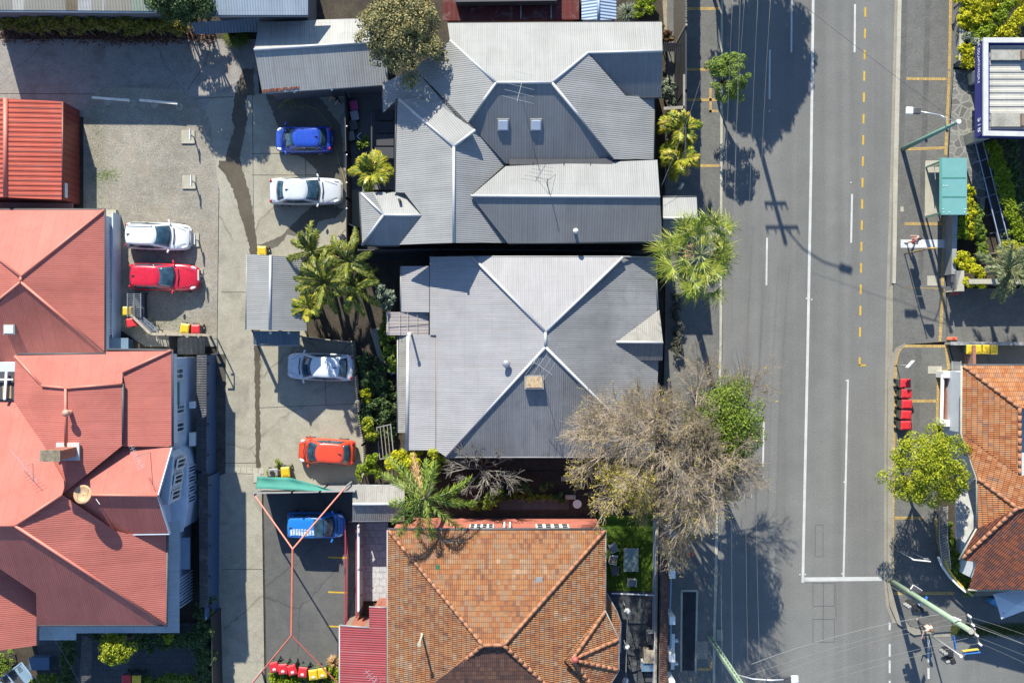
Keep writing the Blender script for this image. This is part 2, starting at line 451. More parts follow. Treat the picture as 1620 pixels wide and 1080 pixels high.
# east footpath, driveway crossing, corner
sheet('footpath_east', [(1427, -260), (1530, -260), (1512, 0), (1508, 110), (1494, 335), (1496, 455), (1428, 455), (1418, 449), (1421, 270), (1427, 0)], .12, M_path, .2)
sheet('driveway_crossing', [(1414, 446), (1428, 446), (1496, 446), (1498, 540), (1428, 545), (1413, 560)], .105, M_path, .12)
sheet('footpath_corner', [(1416, 575), (1421, 556), (1432, 547), (1500, 545), (1510, 582), (1485, 590), (1482, 820), (1490, 880), (1515, 925), (1570, 945), (1800, 950), (1800, 990), (1558, 995), (1478, 1000), (1440, 990), (1421, 966), (1413, 940), (1413, 700)], .12, M_path, .2)
sheet('kerb_west', [(1136.2, -260), (1140.2, -260), (1144, 0), (1142.5, 540), (1132.5, 1000), (1128, 1330), (1124.2, 1330), (1128.2, 1000), (1138.2, 540), (1140.2, 0)], .13, M_kerb, .2)
sheet('gutter_east', [(1419, -260), (1423, -260), (1420, 0), (1413, 270), (1407, 455), (1403, 700), (1403, 925), (1407, 958), (1418, 985), (1412, 985), (1402, 958), (1398.5, 925), (1399, 700), (1402.5, 455), (1408.5, 270), (1415.5, 0)], .012, M_kerbd, .03)
sheet('kerb_east', [(1423.2, -260), (1426.8, -260), (1426.5, 0), (1420.7, 270), (1417.4, 448), (1412, 448), (1413.3, 270), (1420.3, 0)], .13, M_kerb, .2)
sheet('kerb_corner', [(1404, 700), (1404, 925), (1408, 958), (1420, 986), (1446, 1004), (1478, 1001), (1440, 991), (1420, 966), (1412.7, 940), (1412.7, 700), (1415, 575), (1421, 555), (1432, 546), (1432, 543), (1418, 550), (1411, 562), (1405, 600)], .13, M_kerbd, .2)
sheet('driveway_apron', [(1407.2, 455), (1413, 449.6), (1413, 560), (1404.5, 600)], .05, M_kerbd, .08)
sheet('corner_base', [(1404, 925), (1480, 925), (1700, 940), (1700, 1006), (1450, 1007.5), (1416, 984)], .016, M_kerbd, .05)
sheet('stone_paving', [(1509, 110), (1552, 112), (1558, 215), (1546, 235), (1560, 300), (1556, 345), (1540, 300), (1524, 250), (1498, 250), (1496, 330), (1494.3, 334)], .115, M_stone, .17)
sheet('forecourt', [(1498, 456), (1700, 456), (1700, 545), (1499, 545)], .06, M_path, .1)
sheet('bin_yard', [(1502, 545.3), (1700, 545.3), (1700, 600), (1512, 584)], .05, M_carp, .09)
# ochre paver bands on the paths
mb = MB()
def band(a, b, wpx, z=.126):
    a, b = P(*a, z), P(*b, z); d = (b - a).normalized(); n = Vector((-d.y, d.x, 0)) * wpx / 2 / F
    mb.prism([a - n, b - n, b + n, a + n], z - .02, z)
for vv in (14, 110, 158, 262): band((1086, vv), (1138, vv), 4.5)
band((1124, 140), (1124, 178), 4); band((1122, 176), (1136, 176), 4)
for a, b in (((1504, 0), (1502, 110)), ((1502, 112), (1496, 246)), ((1434, 124.5), (1498, 125.5)), ((1436, 236), (1494, 234)), ((1431, 354), (1492, 354)),
             ((1494, 330), (1491, 452)), ((1428, 453), (1487, 455)), ((1492, 458), (1487, 540), ), ((1430, 547), (1497, 547.5)), ((1497, 549), (1501, 585)), ((1499, 586), (1486, 588)), ((1485, 590), (1482, 690)),
             ((1417, 580), (1414, 700)), ((1414, 700), (1411, 920)), ((1440, 634), (1482, 634)), ((1414, 819), (1460, 819)), ((1413, 938), (1510, 938))): band(a, b, 4.6, .127 if a[1] < 450 or a[1] > 545 else .112)
for i in range(8):
    t0 = PI / 2 * i / 8; t1 = PI / 2 * (i + 1) / 8
    band((1433 - 16 * math.sin(t0), 578 - 31 * math.cos(t0)), (1433 - 16 * math.sin(t1), 578 - 31 * math.cos(t1)), 4.6, .1272)
cv = [(1482, 820), (1483, 850), (1489, 880), (1500, 903), (1516, 922), (1530, 932)]
for p, q in zip(cv, cv[1:]): band(p, q, 4.6, .1268)
for vv in range(885, 985, 1):
    pass
band((1134, 893), (1131, 978), 4.2)
band((1104, 1058), (1124, 1058), 4); band((1129, 1040), (1124, 1057), 4.2)
mb.build('paver_bands', M_ybrick, kind='structure')
# inspection covers and patches
mb = MB()
for (u, v, a, b) in ((1427, 331, 5, 8), (1475, 444, 16, 16), (1479, 585, 22, 12)): 
    q = P(u, v, .13); mb.box(q, (a / F, b / F, .02))
mb.build('access_covers', M_kerb, kind='structure')
M_patch = m_ground('path_patch', (.085, .085, .08), (.125, .123, .115), .4, 11, .4)
mb = MB(); mb.prism([P(1466, -60, .124), P(1475, -60, .124), P(1466, 240, .124), P(1460, 450, .124), P(1452, 450, .124), P(1457, 240, .124)], .1, .1235); mb.prism([P(1449, 552, .124), P(1458, 552, .124), P(1454, 690, .124), P(1444, 690, .124)], .1, .1235); mb.prism([P(1427, 0, .124), P(1436, 0, .124), P(1430, 238, .124), P(1423, 238, .124)], .1, .1232)
mb.build('path_patches', M_patch, kind='structure')
sheet('side_dirt', [(1046, -40), (1066, -40), (1066, 72), (1052, 72)], .02, m_ground('tan_dirt', (.2, .165, .11), (.3, .26, .19), 1, 8, .4), .05)
mb = MB(); mb.box(P(1139, 1004, .13), (11 / F, 18 / F, .02)); mb.box(P(1110, 1028, .128), (19 / F, 28 / F, .02)); mb.build('pit_covers', M_kerbd, kind='structure')
sheet('garden_bed_strip', [(1080, 936), (1102, 936), (1099, 1060), (1079, 1060)], .128, m_ground('rubber_bed', (.02, .022, .026), (.035, .038, .043), 1, 14, .3), .02)
mb = MB()
for a, b in (((1078, 934), (1104, 934)), ((1078.5, 935), (1077.5, 1062)), ((1103, 935), (1100.5, 1062))):
    band(a, b, 3, .133)
mb.build('bed_edging', M_kerb, kind='structure')
# road markings
mb = MB()
def mark(a, b, wpx):
    band(a, b, wpx, .006)
mark((1287.5, -200), (1286.5, 0), 4.0); mark((1286.5, 0), (1283, 270), 4.2); mark((1283, 270), (1278, 545), 4.2); mark((1278, 545), (1272.5, 800), 4.2); mark((1272.5, 800), (1270, 921), 4.2)
mark((1272, 916), (1395, 915), 6.5)
for a, b in (((1352.7, 7), (1352, 83)), ((1348, 307), (1346.5, 384)), ((1341.5, 600), (1334.5, 912))): mark(a, b, 3)
for a, b in (((1252.5, 0), (1252, 83)), ((1218, 79), (1217.3, 157)), ((1213.5, 376), (1212.5, 451)), ((1208.5, 665), (1207, 738))): mark(a, b, 2.8)
for v in (984, 1018, 1044, 1076): 
    mark((1407.5, v), (1407.5, v + (20 if v > 1000 else 12)), 3)
for v in (1012, 1030, 1056): mark((1468.8, v), (1469.2, v + 17), 3.4)
mb.build('white_road_markings', M_white, kind='structure')
mb = MB()
for i in range(17):
    v = 12 + 33.7 * i; u = 1369.3 - v * .0165
    if v < 545: mark((u, v), (u - .3, v + 15), 2.8)
mark((1360.2, 565), (1360, 578), 2.8); mark((1358.6, 577.5), (1370, 577.5), 2.8)
mb.build('yellow_road_markings', M_yell, kind='structure')
M_cut = m_plain('trench_seal', (.06, .06, .06), .9)
mb = MB()
for (a, b, c, d) in ((1286, 922, 1320, 958), (1286, 979, 1320, 1015), (1290, 830, 1302, 880)):
    for p, q in (((a, b), (c, b)), ((c, b), (c, d)), ((c, d), (a, d)), ((a, d), (a, b))): mark(p, q, .7)
mark((1303, 922), (1302, 1015), .8); mark((1322, 922), (1323, 980), .8)
mb.build('trench_seams', M_cut, kind='structure')
mb = MB()                     # raised pavement markers
for u, v in ((1280.5, 472), (1276, 472), (1284, 474), (1346, 289), (1339, 602), (1335.5, 762), (1207.5, 754), (1217, 176), (1265.5, 908), (1274, 908), (1332, 907)): mb.cyl(P(u, v, .004), .055, .02, 8)
mb.build('road_studs', M_white, kind='structure')

# west yards ------------------------------------------------------------
sheet('back_lane', [(-120, 62), (405, 62), (410, 150), (385, 152), (345, 300), (330, 300), (330, 185), (130, 185), (-120, 185)], .014, M_conc3, .08)
sheet('driveway', [(322, 178), (338, 149), (386, 147), (398, 240), (408, 400), (414, 770), (420, 1200), (345, 1200), (340, 800), (344, 540), (347, 300)], .016, M_conc, .08)
sheet('gravel_lot', [(132, 168), (150, 148), (165, 138), (210, 139), (280, 142), (310, 155), (332, 190), (346, 300), (343, 548), (230, 548), (188, 520), (188, 345), (132, 345)], .020, M_grav, .08)
sheet('parking_pad', [(386, 150), (576, 138), (580, 300), (574, 384), (553, 392), (480, 402), (486, 536), (562, 542), (578, 740), (570, 768), (409, 772), (406, 400), (396, 240)], .0172, M_conc2, .08)
sheet('car_park', [(417, 772), (580, 768), (575, 960), (545, 1100), (545, 1200), (424, 1200)], .02, M_carp, .08)
sheet('tiled_patio', [(574, 826), (614, 826), (614, 950), (574, 950)], .05, M_tilew, .1)
sheet('north_courtyard', [(553, 140), (640, 140), (640, 300), (553, 300)], .03, m_ground('court_slab', (.10, .105, .11), (.14, .145, .15), .5, 12, .3), .08)
sheet('front_patio', [(955, 934), (1042, 936), (1038, 1330), (900, 1330)], .03, M_pave, .08)
M_lawn = m_ground('lawn', (.07, .14, .012), (.12, .21, .02), .8, 24, .5, bump=.03)
sheet('lawn', [(945, 815), (1040, 815), (1042, 935), (955, 933)], .035, M_lawn, .08)
sheet('side_garden', [(700, 745), (945, 745), (945, 812), (700, 812)], .0, m_ground('garden_soil', (.03, .025, .02), (.06, .048, .036), 1, 8, .5), .05)
sheet('garden_walk', [(790, 790), (900, 790), (900, 806), (790, 806)], .02, M_pave, .04)
sheet('side_alley', [(570, 388), (1045, 388), (1045, 412), (570, 412)], .0, m_ground('alley_soil', (.03, .03, .03), (.05, .05, .048), 1, 8, .4), .05)
sheet('south_yard', [(130, 985), (330, 985), (330, 1200), (60, 1200), (60, 985)], .01, M_pave, .06)
# concrete strip and drain along the lane
mb = MB(); mb.prism([P(323, 560), P(357, 560), P(357, 748), P(340, 756), P(327, 745)], .0, .045)
mb.build('planted_verge', m_ground('verge', (.05, .05, .043), (.11, .10, .085), 1.2, 10, .6), kind='structure')
mb = MB()
for i in range(7): mb.box(P(358 + i * 9.2, 743 + .3 * i, .024), (8.6 / F, 9 / F, .03))
mb.build('paver_row', M_kerb, kind='structure')
mb = MB(); mb.box(P(407, 756, .03), (11 / F, 14 / F, .05)); mb.build('drain_grate', M_kerb, kind='structure')
# wet runoff stains with their own outline
def blob(name, pts, z, mat):
    q = []
    n = len(pts); rnd = random.Random(len(name))
    for i in range(n):
        a, b = Vector(pts[i]), Vector(pts[(i + 1) % n]); k = max(1, int((b - a).length / 4))
        for j in range(k):
            p = a.lerp(b, j / k); q.append((p.x + rnd.uniform(-1.3, 1.3), p.y + rnd.uniform(-1.3, 1.3)))
    me = MB(); me.face([P(u, v, z) for u, v in q]); o = me.build(name, mat, kind='structure'); return o
blob('drain_runoff', [(383, 110), (402, 108), (402, 150), (392, 152), (388, 162), (391, 185), (387, 215), (380, 250), (383, 265), (396, 310), (402, 345), (407, 395), (411, 500), (411.5, 600), (411.5, 750), (405, 750), (404, 640), (402, 560), (398, 480), (399, 420), (392, 380), (380, 340), (368, 300), (355, 275), (345, 263), (346, 254), (356, 254), (365, 220), (372, 200), (366, 190), (370, 160)], .022, M_wet)
blob('wash_stain', [(420, 150), (500, 148), (540, 200), (548, 300), (520, 300), (505, 290), (500, 268), (480, 250), (455, 242), (440, 200)], .0215, m_ground('damp_concrete', (.085, .075, .058), (.13, .118, .095), .5, 14, .3))
blob('tyre_damp', [(410, 388), (440, 376), (452, 366), (478, 340), (500, 322), (545, 330), (530, 345), (505, 350), (498, 362), (470, 372), (455, 372), (440, 390), (418, 396)], .0212, MATS['damp_concrete'])
# joints in the slabs
mb = MB()
for a, b in (((398, 243), (580, 243)), ((398, 277), (545, 277)), ((406, 645), (572, 638)), ((399, 150), (406, 770)), ((345, 732), (408, 732)), ((350, 462), (398, 462)), ((513, 560), (516, 640)), ((482, 150), (484, 300)), ((419, 900), (352, 900)), ((310, 156), (370, 153)), ((337, 55), (325, 100)), ((325, 100), (297, 142)), ((0, 148), (150, 149))): band(a, b, .8, .0235)
mb.build('slab_joints', m_plain('joint_dirt', (.06, .054, .045), .95), kind='structure')
mb = MB()
for v in (881, 936, 990): band((519, v), (549, v + 1), 2.4, .026)
mb.build('bay_lines', M_yell, kind='structure')
# ================================================================ buildings
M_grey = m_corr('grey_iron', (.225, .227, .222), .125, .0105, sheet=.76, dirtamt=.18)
M_greyd = m_corr('grey_iron_shaded', (.178, .18, .178), .16, .008, sheet=.76, dirtamt=.2)  # darker copy of the grey iron, shade painted on the south slopes
M_galv = m_corr('lilac_iron', (.268, .262, .266), .125, .0115, sheet=.76, dirt=(.24, .2, .18), dirtamt=.28)
M_galvd = m_corr('old_galvanised', (.235, .225, .205), .12, .018, sheet=.76, dirt=(.12, .09, .07), dirtamt=.5)
M_shed = m_corr('zinc_sheet', (.29, .29, .275), .15, .016, sheet=.9, dirt=(.2, .16, .12), dirtamt=.35)
M_red = m_corr('red_iron', (.365, .118, .092), .115, .0085, sheet=.76, dirt=(.25, .062, .045), dirtamt=.3, streak=.08)
M_redd = m_corr('red_deck', (.33, .068, .045), .30, .035, trap=True, sheet=.9, dirtamt=.12)
M_crim = m_corr('crimson_iron', (.26, .055, .062), .14, .02, sheet=.76, dirtamt=.1)
M_blue = m_corr('pale_blue_iron', (.27, .32, .36), .16, .016, sheet=.76, dirtamt=.2)
M_cap = m_plain('ridge_zinc', (.33, .335, .34), .5, .08)
M_capr = m_plain('ridge_red', (.40, .125, .09), .55, .08)
M_gut = m_plain('gutter_grey', (.2, .2, .2), .5); M_gutd = m_plain('gutter_dark', (.045, .045, .05), .6); M_gutw = m_plain('gutter_white', (.4, .4, .38), .5)
M_wallw = m_plain('painted_boards', (.42, .45, .48), .7, .08); M_walld = m_plain('dark_wall', (.10, .10, .11), .8)
M_wallb = m_plain('pale_blue_wall', (.40, .46, .53), .6, .06)
M_brick = m_brick('red_brick', (.24, .075, .045), (.30, .1, .06), (.2, .15, .12))
M_glass = m_glass('window_glass'); M_frame = m_plain('white_frame', (.55, .55, .53), .5, .05)
M_metal = m_plain('aerial_metal', (.42, .42, .42), .4, .05, metal=.6)
M_tile = m_tiles('terracotta_weathered', [(.08, .046, .036), (.165, .078, .05), (.25, .10, .042), (.28, .135, .06), (.22, .135, .085), (.34, .215, .13)], .23, .30, .45)
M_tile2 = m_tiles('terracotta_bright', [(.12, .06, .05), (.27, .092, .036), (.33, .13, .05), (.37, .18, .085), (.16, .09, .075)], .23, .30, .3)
M_capt = m_plain('ridge_tile', (.25, .11, .055), .8, .35, 3)
M_sky = m_plain('skylight_acrylic', (.42, .45, .48), .2, .05, coat=.5)

def antenna(parent, base, h, dirv, n, L, name='antenna', el=.55):
    """roof aerial: mast, boom and elements"""
    b = Vector(base); top = b + Vector((0, 0, h)); d = Vector(dirv).normalized(); mb = MB()
    mb.tube([b, top], .016, 6); p, q = top - d * L * .5, top + d * L * .5
    mb.tube([p, q], .013, 5); sd_ = Vector((-d.y, d.x, 0))
    for i in range(n):
        c = p.lerp(q, (i + .3) / n); e = el * (1.25 - .6 * i / n); mb.tube([c - sd_ * e, c + sd_ * e], .008, 4)
    return mb.build(name, M_metal, parent)

# ---------------------------------------------------------------- grey roofed house, north
hA = thing('house', 'large grey corrugated roof house with many hips and two small square skylights', 'house', P(810, 210))
hA.location = (0, 0, 0)
R = Roof()
plN = R.facet(((785, 131, 6.2), (873, 131, 6.2), (900, 38, 4.25)), [(708, 37), (1047, 35), (1048, 81), (930, 84), (873, 131), (785, 131), (712, 65)])
zg = on(plN, 930, 84).z
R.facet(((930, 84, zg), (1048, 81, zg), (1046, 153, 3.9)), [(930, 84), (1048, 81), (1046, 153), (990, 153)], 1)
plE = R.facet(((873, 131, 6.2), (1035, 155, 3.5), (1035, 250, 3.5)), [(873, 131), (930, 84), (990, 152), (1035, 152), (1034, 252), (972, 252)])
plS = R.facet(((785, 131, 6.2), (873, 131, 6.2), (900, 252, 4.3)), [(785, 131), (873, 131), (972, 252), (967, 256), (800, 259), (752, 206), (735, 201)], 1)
plW = R.facet(((785, 131, 6.2), (606, 131, 3.2), (606, 178, 3.2)), [(785, 131), (735, 201), (752, 206), (690, 163), (630, 156), (606, 178), (606, 132), (655, 108), (712, 65)])
R.facet(((718, 232, 5.7), (718, 383, 5.7), (628, 250, 3.9)), [(629, 156), (718, 232), (718, 384), (632, 387), (668, 341), (640, 305), (625, 304)])
R.facet(((718, 232, 5.7), (690, 163, on(plW, 690, 163).z), (752, 206, on(plW, 752, 206).z + .05)), [(630, 156), (664, 156), (690, 163), (752, 206), (718, 232)])
R.facet(((718, 232, 5.7), (718, 383, 5.7), (800, 384, 4.0)), [(718, 232), (752, 206), (800, 260), (745, 309), (803, 384), (718, 384)])
plS2 = R.facet(((745, 310, 5.3), (1044, 312, 5.3), (900, 257, 4.4)), [(745, 310), (800, 263), (1040, 253), (1044, 312)])
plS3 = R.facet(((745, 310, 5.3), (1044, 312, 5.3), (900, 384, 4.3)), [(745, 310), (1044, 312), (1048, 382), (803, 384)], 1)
R.facet(((607, 340, 4.6), (668, 341, 4.6), (600, 304, 3.6)), [(588, 304), (640, 304), (668, 341), (607, 340)])
R.facet(((607, 340, 4.6), (570, 304, 3.6), (572, 388, 3.6)), [(570, 304), (588, 304), (607, 340), (573, 388)])
R.facet(((607, 340, 4.6), (668, 341, 4.6), (600, 388, 3.5)), [(607, 340), (668, 341), (632, 388), (573, 388)])
R.facet(((1049, 313, 3.9), (1102, 312, 3.9), (1060, 346, 4.5)), [(1049, 313), (1102, 312), (1104, 345), (1049, 345)])
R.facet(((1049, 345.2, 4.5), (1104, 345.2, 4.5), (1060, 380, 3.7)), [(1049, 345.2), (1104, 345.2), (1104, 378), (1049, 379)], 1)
for a, b in (((785, 131, 6.2), (873, 131, 6.2)), ((785, 131, 6.2), (*(712, 65), on(plN, 712, 65).z)), ((785, 131, 6.2), (735, 201, on(plS, 735, 201).z)), ((873, 131, 6.2), (930, 84, zg)), ((930, 84, zg), (1048, 81, zg)),
             ((873, 131, 6.2), (972, 252, on(plS, 972, 252).z)), ((718, 232, 5.7), (718, 384, 5.7)), ((718, 232, 5.7), (632, 158, 3.95)), ((718, 232, 5.7), (752, 206, on(plW, 752, 206).z)), ((745, 310, 5.3), (1044, 312, 5.3)),
             ((607, 340, 4.6), (668, 341, 4.6)), ((607, 340, 4.6), (573, 388, 3.55)), ((607, 340, 4.6), (572, 306, 3.6)), ((1049, 345, 4.5), (1104, 345, 4.5))):
    R.cap(a, b)
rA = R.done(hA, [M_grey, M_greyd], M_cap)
gutter(hA, [[(708, 37, 4.1), (1047, 35, 4.1)], [(1035, 155, 3.5), (1035, 252, 3.5)], [(803, 384.5, 4.3), (1048, 383, 4.3)], [(573, 388.5, 3.5), (632, 388.5, 3.5)], [(569, 304, 3.6), (572, 388, 3.6)], [(990, 154, 3.9), (1046, 154, 3.9)], [(606, 130, 3.2), (606, 178, 3.2)], [(1049, 311.5, 3.9), (1102, 311, 3.9)], [(627, 156, 3.9), (624, 303, 3.9)]], M_gutd)
walls(hA, [(640, 150, 3.4), (712, 60, 3.4), (1047, 37, 3.6), (1046, 150, 3.0), (1034, 155, 3.0), (1034, 255, 3.0), (1046, 255, 3.0), (1048, 382, 3.0), (574, 387, 3.2), (572, 305, 3.2), (628, 305, 3.2), (628, 156, 3.2)], 2.95, M_walld, .45)
mb = MB()
for u in (1052, 1100): mb.bar(P(u, 374, 0), P(u, 374, 3.7), .1)
mb.build('porch_post', M_wallw, hA)
mb = MB()
for a, b in (((806, 258.5, 3.99), (930, 258.5, 3.99)), ((930, 258.5, 3.99), (968, 257, 4.0))): mb.bar(P(*a) + Vector((0, 0, .42)), P(*b) + Vector((0, 0, .42)), .34, .05)
for u in (843, 892, 934): mb.bar(P(u, 255, 4.48), P(u, 262, 4.48), .05, .05)
mb.build('box_gutter', M_gutd, hA)
for u in (796, 848):
    c = on(plS, u, 197.5); n = plS[1] if plS[1].z > 0 else -plS[1]
    z = n; y = Vector((0, 1, 0)); y = (y - z * y.dot(z)).normalized(); x = y.cross(z); M = Matrix((x, y, z)).transposed()
    f = MB(); f.box(c + z * .04, (.72, .74, .1), M=M); fo = f.build('skylight', M_gut, hA, bevel=.02)
    f = MB(); f.box(c + z * .1, (.56, .58, .06), M=M); f.build('skylight_dome', M_sky, fo, bevel=.03)
b0 = on(plS, 824, 147); antenna(hA, b0, 1.6, (.25, 1, 0), 5, 1.9, el=.75)
c = on(plS3, 910, 367); f = MB(); f.cyl(c, .1, .45, 10); f.ball(c + Vector((0, 0, .5)), .17, 10, 6); f.build('roof_vent', M_frame, hA, smooth=True)
c = on(plane((607, 340, 4.6), (668, 341, 4.6), (600, 304, 3.6)), 633, 318); f = MB(); f.cyl(c - Vector((0, 0, .1)), .09, .6, 8); f.build('flue', M_gutd, hA)
f = MB(); a0 = on(plS2, 865, 290)
f.tube([a0, a0 + Vector((0, 0, 1.4))], .025, 5)
for du, dv in ((-18, -10), (14, -14), (4, 20)): f.tube([a0 + Vector((0, 0, .9)), on(plS2, 865 + du, 290 + dv)], .012, 4)
f.build('aerial_mast', M_gutd, hA)

# ---------------------------------------------------------------- lilac grey house
hB = thing('house', 'pyramid hip roofed house in pale lilac corrugated iron with an amber skylight', 'house')
R = Roof()
T0, T1 = (863, 525, 5.6), (863, 549, 5.6)
bN = R.facet((T0, (748, 407, 4.1), (985, 407, 4.1)), [T0, (748, 407), (985, 407)])
bW = R.facet((T0, T1, (680, 480, 2.95)), [T0, (748, 406.5), (680, 407), (680, 530), (690, 530), (690, 712), (705, 722), T1])
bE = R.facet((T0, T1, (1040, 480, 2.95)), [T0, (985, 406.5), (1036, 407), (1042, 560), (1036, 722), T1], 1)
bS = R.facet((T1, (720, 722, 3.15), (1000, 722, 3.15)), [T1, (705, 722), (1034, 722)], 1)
R.facet(((690, 530, 2.98), (690, 712, 2.98), (646, 600, 2.45)), [(648, 530), (690, 530), (690, 712), (645, 712)])
R.facet(((646, 531, 2.4), (646, 684, 2.4), (630, 600, 2.2)), [(631, 531), (647, 531), (645, 684), (629, 684)], 2)
R.facet(((679, 421, 2.9), (679, 493, 2.9), (636, 450, 2.45)), [(635, 421), (679, 421), (679, 494), (635, 493)])
R.facet(((975, 541, 3.95), (1049, 542, 3.95), (1043, 490, 3.05)), [(975, 541), (1043, 490), (1049, 542)], 2)
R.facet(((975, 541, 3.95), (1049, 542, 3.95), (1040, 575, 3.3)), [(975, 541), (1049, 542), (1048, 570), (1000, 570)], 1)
for a, b in ((T0, T1), (T0, (748, 407, 4.1)), (T0, (985, 407, 4.1)), (T1, (706, 721, on(bS, 706, 721).z)), (T1, (1034, 720, on(bS, 1034, 720).z)), ((975, 541, 3.95), (1049, 542, 3.95))): R.cap(a, b)
R.cap((646, 531, 2.43), (644, 712, 2.43), .12)
rB = R.done(hB, [M_galv, m_corr('lilac_iron_shaded', (.195, .197, .2), .125, .011, sheet=.76, dirt=(.1, .1, .11), dirtamt=.45, big=.25, var=.2), M_galvd], M_cap)  # east and south slopes get a darker iron, their shade in the colour
gutter(hB, [[(690, 531, 3.0), (690, 712, 3.0)]], m_plain('gutter_rust', (.13, .05, .05), .6), .05)
gutter(hB, [[(680, 407, 2.95), (748, 406, 4.1), (985, 406, 4.1), (1036, 407, 2.95)], [(705, 723, 3.15), (1034, 723, 3.15)], [(1037, 408, 2.95), (1041, 489, 2.95)], [(629, 531, 2.2), (629, 684, 2.2)], [(634, 421, 2.45), (634, 493, 2.45)]], M_gut, .055)
walls(hB, [(681, 408, 2.9), (1036, 408, 2.9), (1042, 560, 2.9), (1034, 721, 2.9), (706, 721, 2.9), (648, 711, 2.4), (648, 532, 2.4), (680, 532, 2.9)], 2.3, M_walld, .4)
walls(hB, [(637, 422, 2.45), (678, 422, 2.45), (678, 493, 2.45), (637, 493, 2.45)], 2.3, M_walld, .15, name='lean_to_wall')
c = on(bS, 845, 604); n = bS[1] if bS[1].z > 0 else -bS[1]
f = MB(); f.box(c + Vector((0, 0, .05)), (1.15, .85, .2)); fo = f.build('skylight', M_gut, hB, bevel=.02)
f = MB(); f.box(c + Vector((0, 0, .16)), (.95, .66, .06)); f.build('skylight_pane', m_plain('amber_acrylic', (.34, .25, .15), .25, .5, 6), fo)
antenna(hB, on(bS, 853, 578) - Vector((0, 0, .1)), 1.7, (.62, -.42, 0), 5, 1.7, el=.85)
f = MB()
for k in range(6): 
    p = on(bN, 0, 0) * 0 + on(bS, 848, 573) + Vector((0, 0, 1.5)); f.tube([p + Vector((-.3, -.1, 0)) + Vector((.1 * k, .02, .06 * (k % 2))), p + Vector((-.15 + .1 * k, .3, 0))], .012, 4)
f.build('aerial_head', M_metal, hB)
c = on(bW, 801, 575); f = MB(); f.cyl(c - Vector((0, 0, .1)), .13, .4, 12); f.ball(c + Vector((0, 0, .36)), .24, 14, 6, sz=.6); f.build('roof_vent', m_plain('vent_zinc', (.35, .35, .36), .35, .1, metal=.5), hB, smooth=True)
c = P(651, 528, 2.5); f = MB(); f.cyl(c, .07, 1.3, 8); f.cyl(c + Vector((0, 0, 1.3)), .11, .12, 8); f.build('flue', M_frame, hB)
# polycarbonate pergola on the west side
f = MB(); f.prism([P(612, 493.5, 2.42), P(678, 493.5, 2.42), P(678, 530, 2.42), P(612, 530, 2.42)], 2.40, 2.43)
pg = thing('pergola', 'flat striped patio cover between the lean-to and the west roof edge of the lilac house', 'pergola')
R = Roof(); R.facet(((612, 493.5, 2.36), (678, 493.5, 2.5), (678, 530.5, 2.5)), [(611, 493.5), (678, 493.5), (678, 530), (611, 530)])
R.mb.build('cover', m_corr('poly_sheet', (.26, .235, .23), .2, .010, sheet=.85, dirtamt=.4, rough=.35), pg, solid=.03)
f = MB()
for u in (613, 632, 645, 660): f.bar(P(u, 493.8, 2.55), P(u, 529.5, 2.55), .025, .02)
f.bar(P(612, 511, 2.56), P(677, 511, 2.56), .025, .02)
f.build('batten', M_kerb, pg)
f = MB()
for u, v in ((614, 496), (614, 527), (674, 512)): f.bar(P(u, v, 0), P(u, v, 2.3), .09)
f.build('post', M_wallw, pg)

# ---------------------------------------------------------------- terracotta house, south
hC = thing('house', 'weathered terracotta tiled house with a half octagon corner turret and brick north wall', 'house')
R = Roof()
A0, A1 = (764, 1020, 7.3), (797, 1020, 7.3)
cN = R.facet((A0, A1, (700, 838, 4.5)), [(615, 838), (958, 838), A1, A0])
cW = R.facet((A0, (613, 838, 4.5), (613, 960, 4.5)), [(613, 838), A0, (613, 1137)])
cE = R.facet((A1, (958, 850, 4.5), (958, 960, 4.5)), [(958, 838), (958, 1160), (905, 1135), A1])
cS = R.facet((A0, A1, (780, 1190, 4.5)), [A0, A1, (930, 1150), (930, 1190), (613, 1190), (613, 1137)], 1)  # south slope takes darker tiles, its shade put into their colour
ap = (905, 1043, 5.9)
rim = [(893, 1043, on(cE, 893, 1043).z), (957, 966, 4.75), (979, 1010, 4.4), (979, 1060, 4.4), (952, 1105, 4.6)]
R.facet((ap, rim[1], rim[2]), [(893, 1043.5), (957, 966), (979, 1010), ap])
R.facet((ap, rim[2], rim[3]), [ap, (979, 1010), (979, 1060)])
R.facet((ap, rim[3], rim[4]), [ap, (979, 1060), (952, 1105), (893, 1044)])
R.facet(((958, 938, 3.6), (983, 985, 3.2), (958, 960, 3.55)), [(958, 936), (976, 968), (982, 985), (981, 1030), (958, 966)])
for a, b in ((A0, A1), (A0, (615, 839, 4.5)), (A1, (957, 839, 4.5)), (A0, (690, 1080, on(cW, 690, 1080).z)), (A1, (880, 1098, on(cE, 880, 1098).z)), (ap, (957, 967, 4.75)), (ap, (978, 1011, 4.4)), (ap, (978, 1059, 4.4)), (ap, (952, 1104, 4.6)), (rim[0], ap)):
    R.cap(a, b, .105, 0, 8, .4)
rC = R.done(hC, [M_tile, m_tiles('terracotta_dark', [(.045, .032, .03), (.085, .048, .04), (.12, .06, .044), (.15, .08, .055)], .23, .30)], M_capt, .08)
gutter(hC, [[(613, 838, 4.5), (613, 1300, 4.5)], [(958, 838, 4.5), (958, 964, 4.5)], [(957, 966, 4.75), (979, 1010, 4.4), (979, 1060, 4.4), (952, 1105, 4.6)], [(958, 936, 3.55), (976, 968, 3.3), (982, 985, 3.2), (981, 1032, 3.2)]], M_gut)
gutter(hC, [[(613, 837, 4.5), (958, 837, 4.5)]], M_gutd, .08)
M_wallr = m_plain('painted_red_wall', (.30, .095, .065), .8, .15, 2)
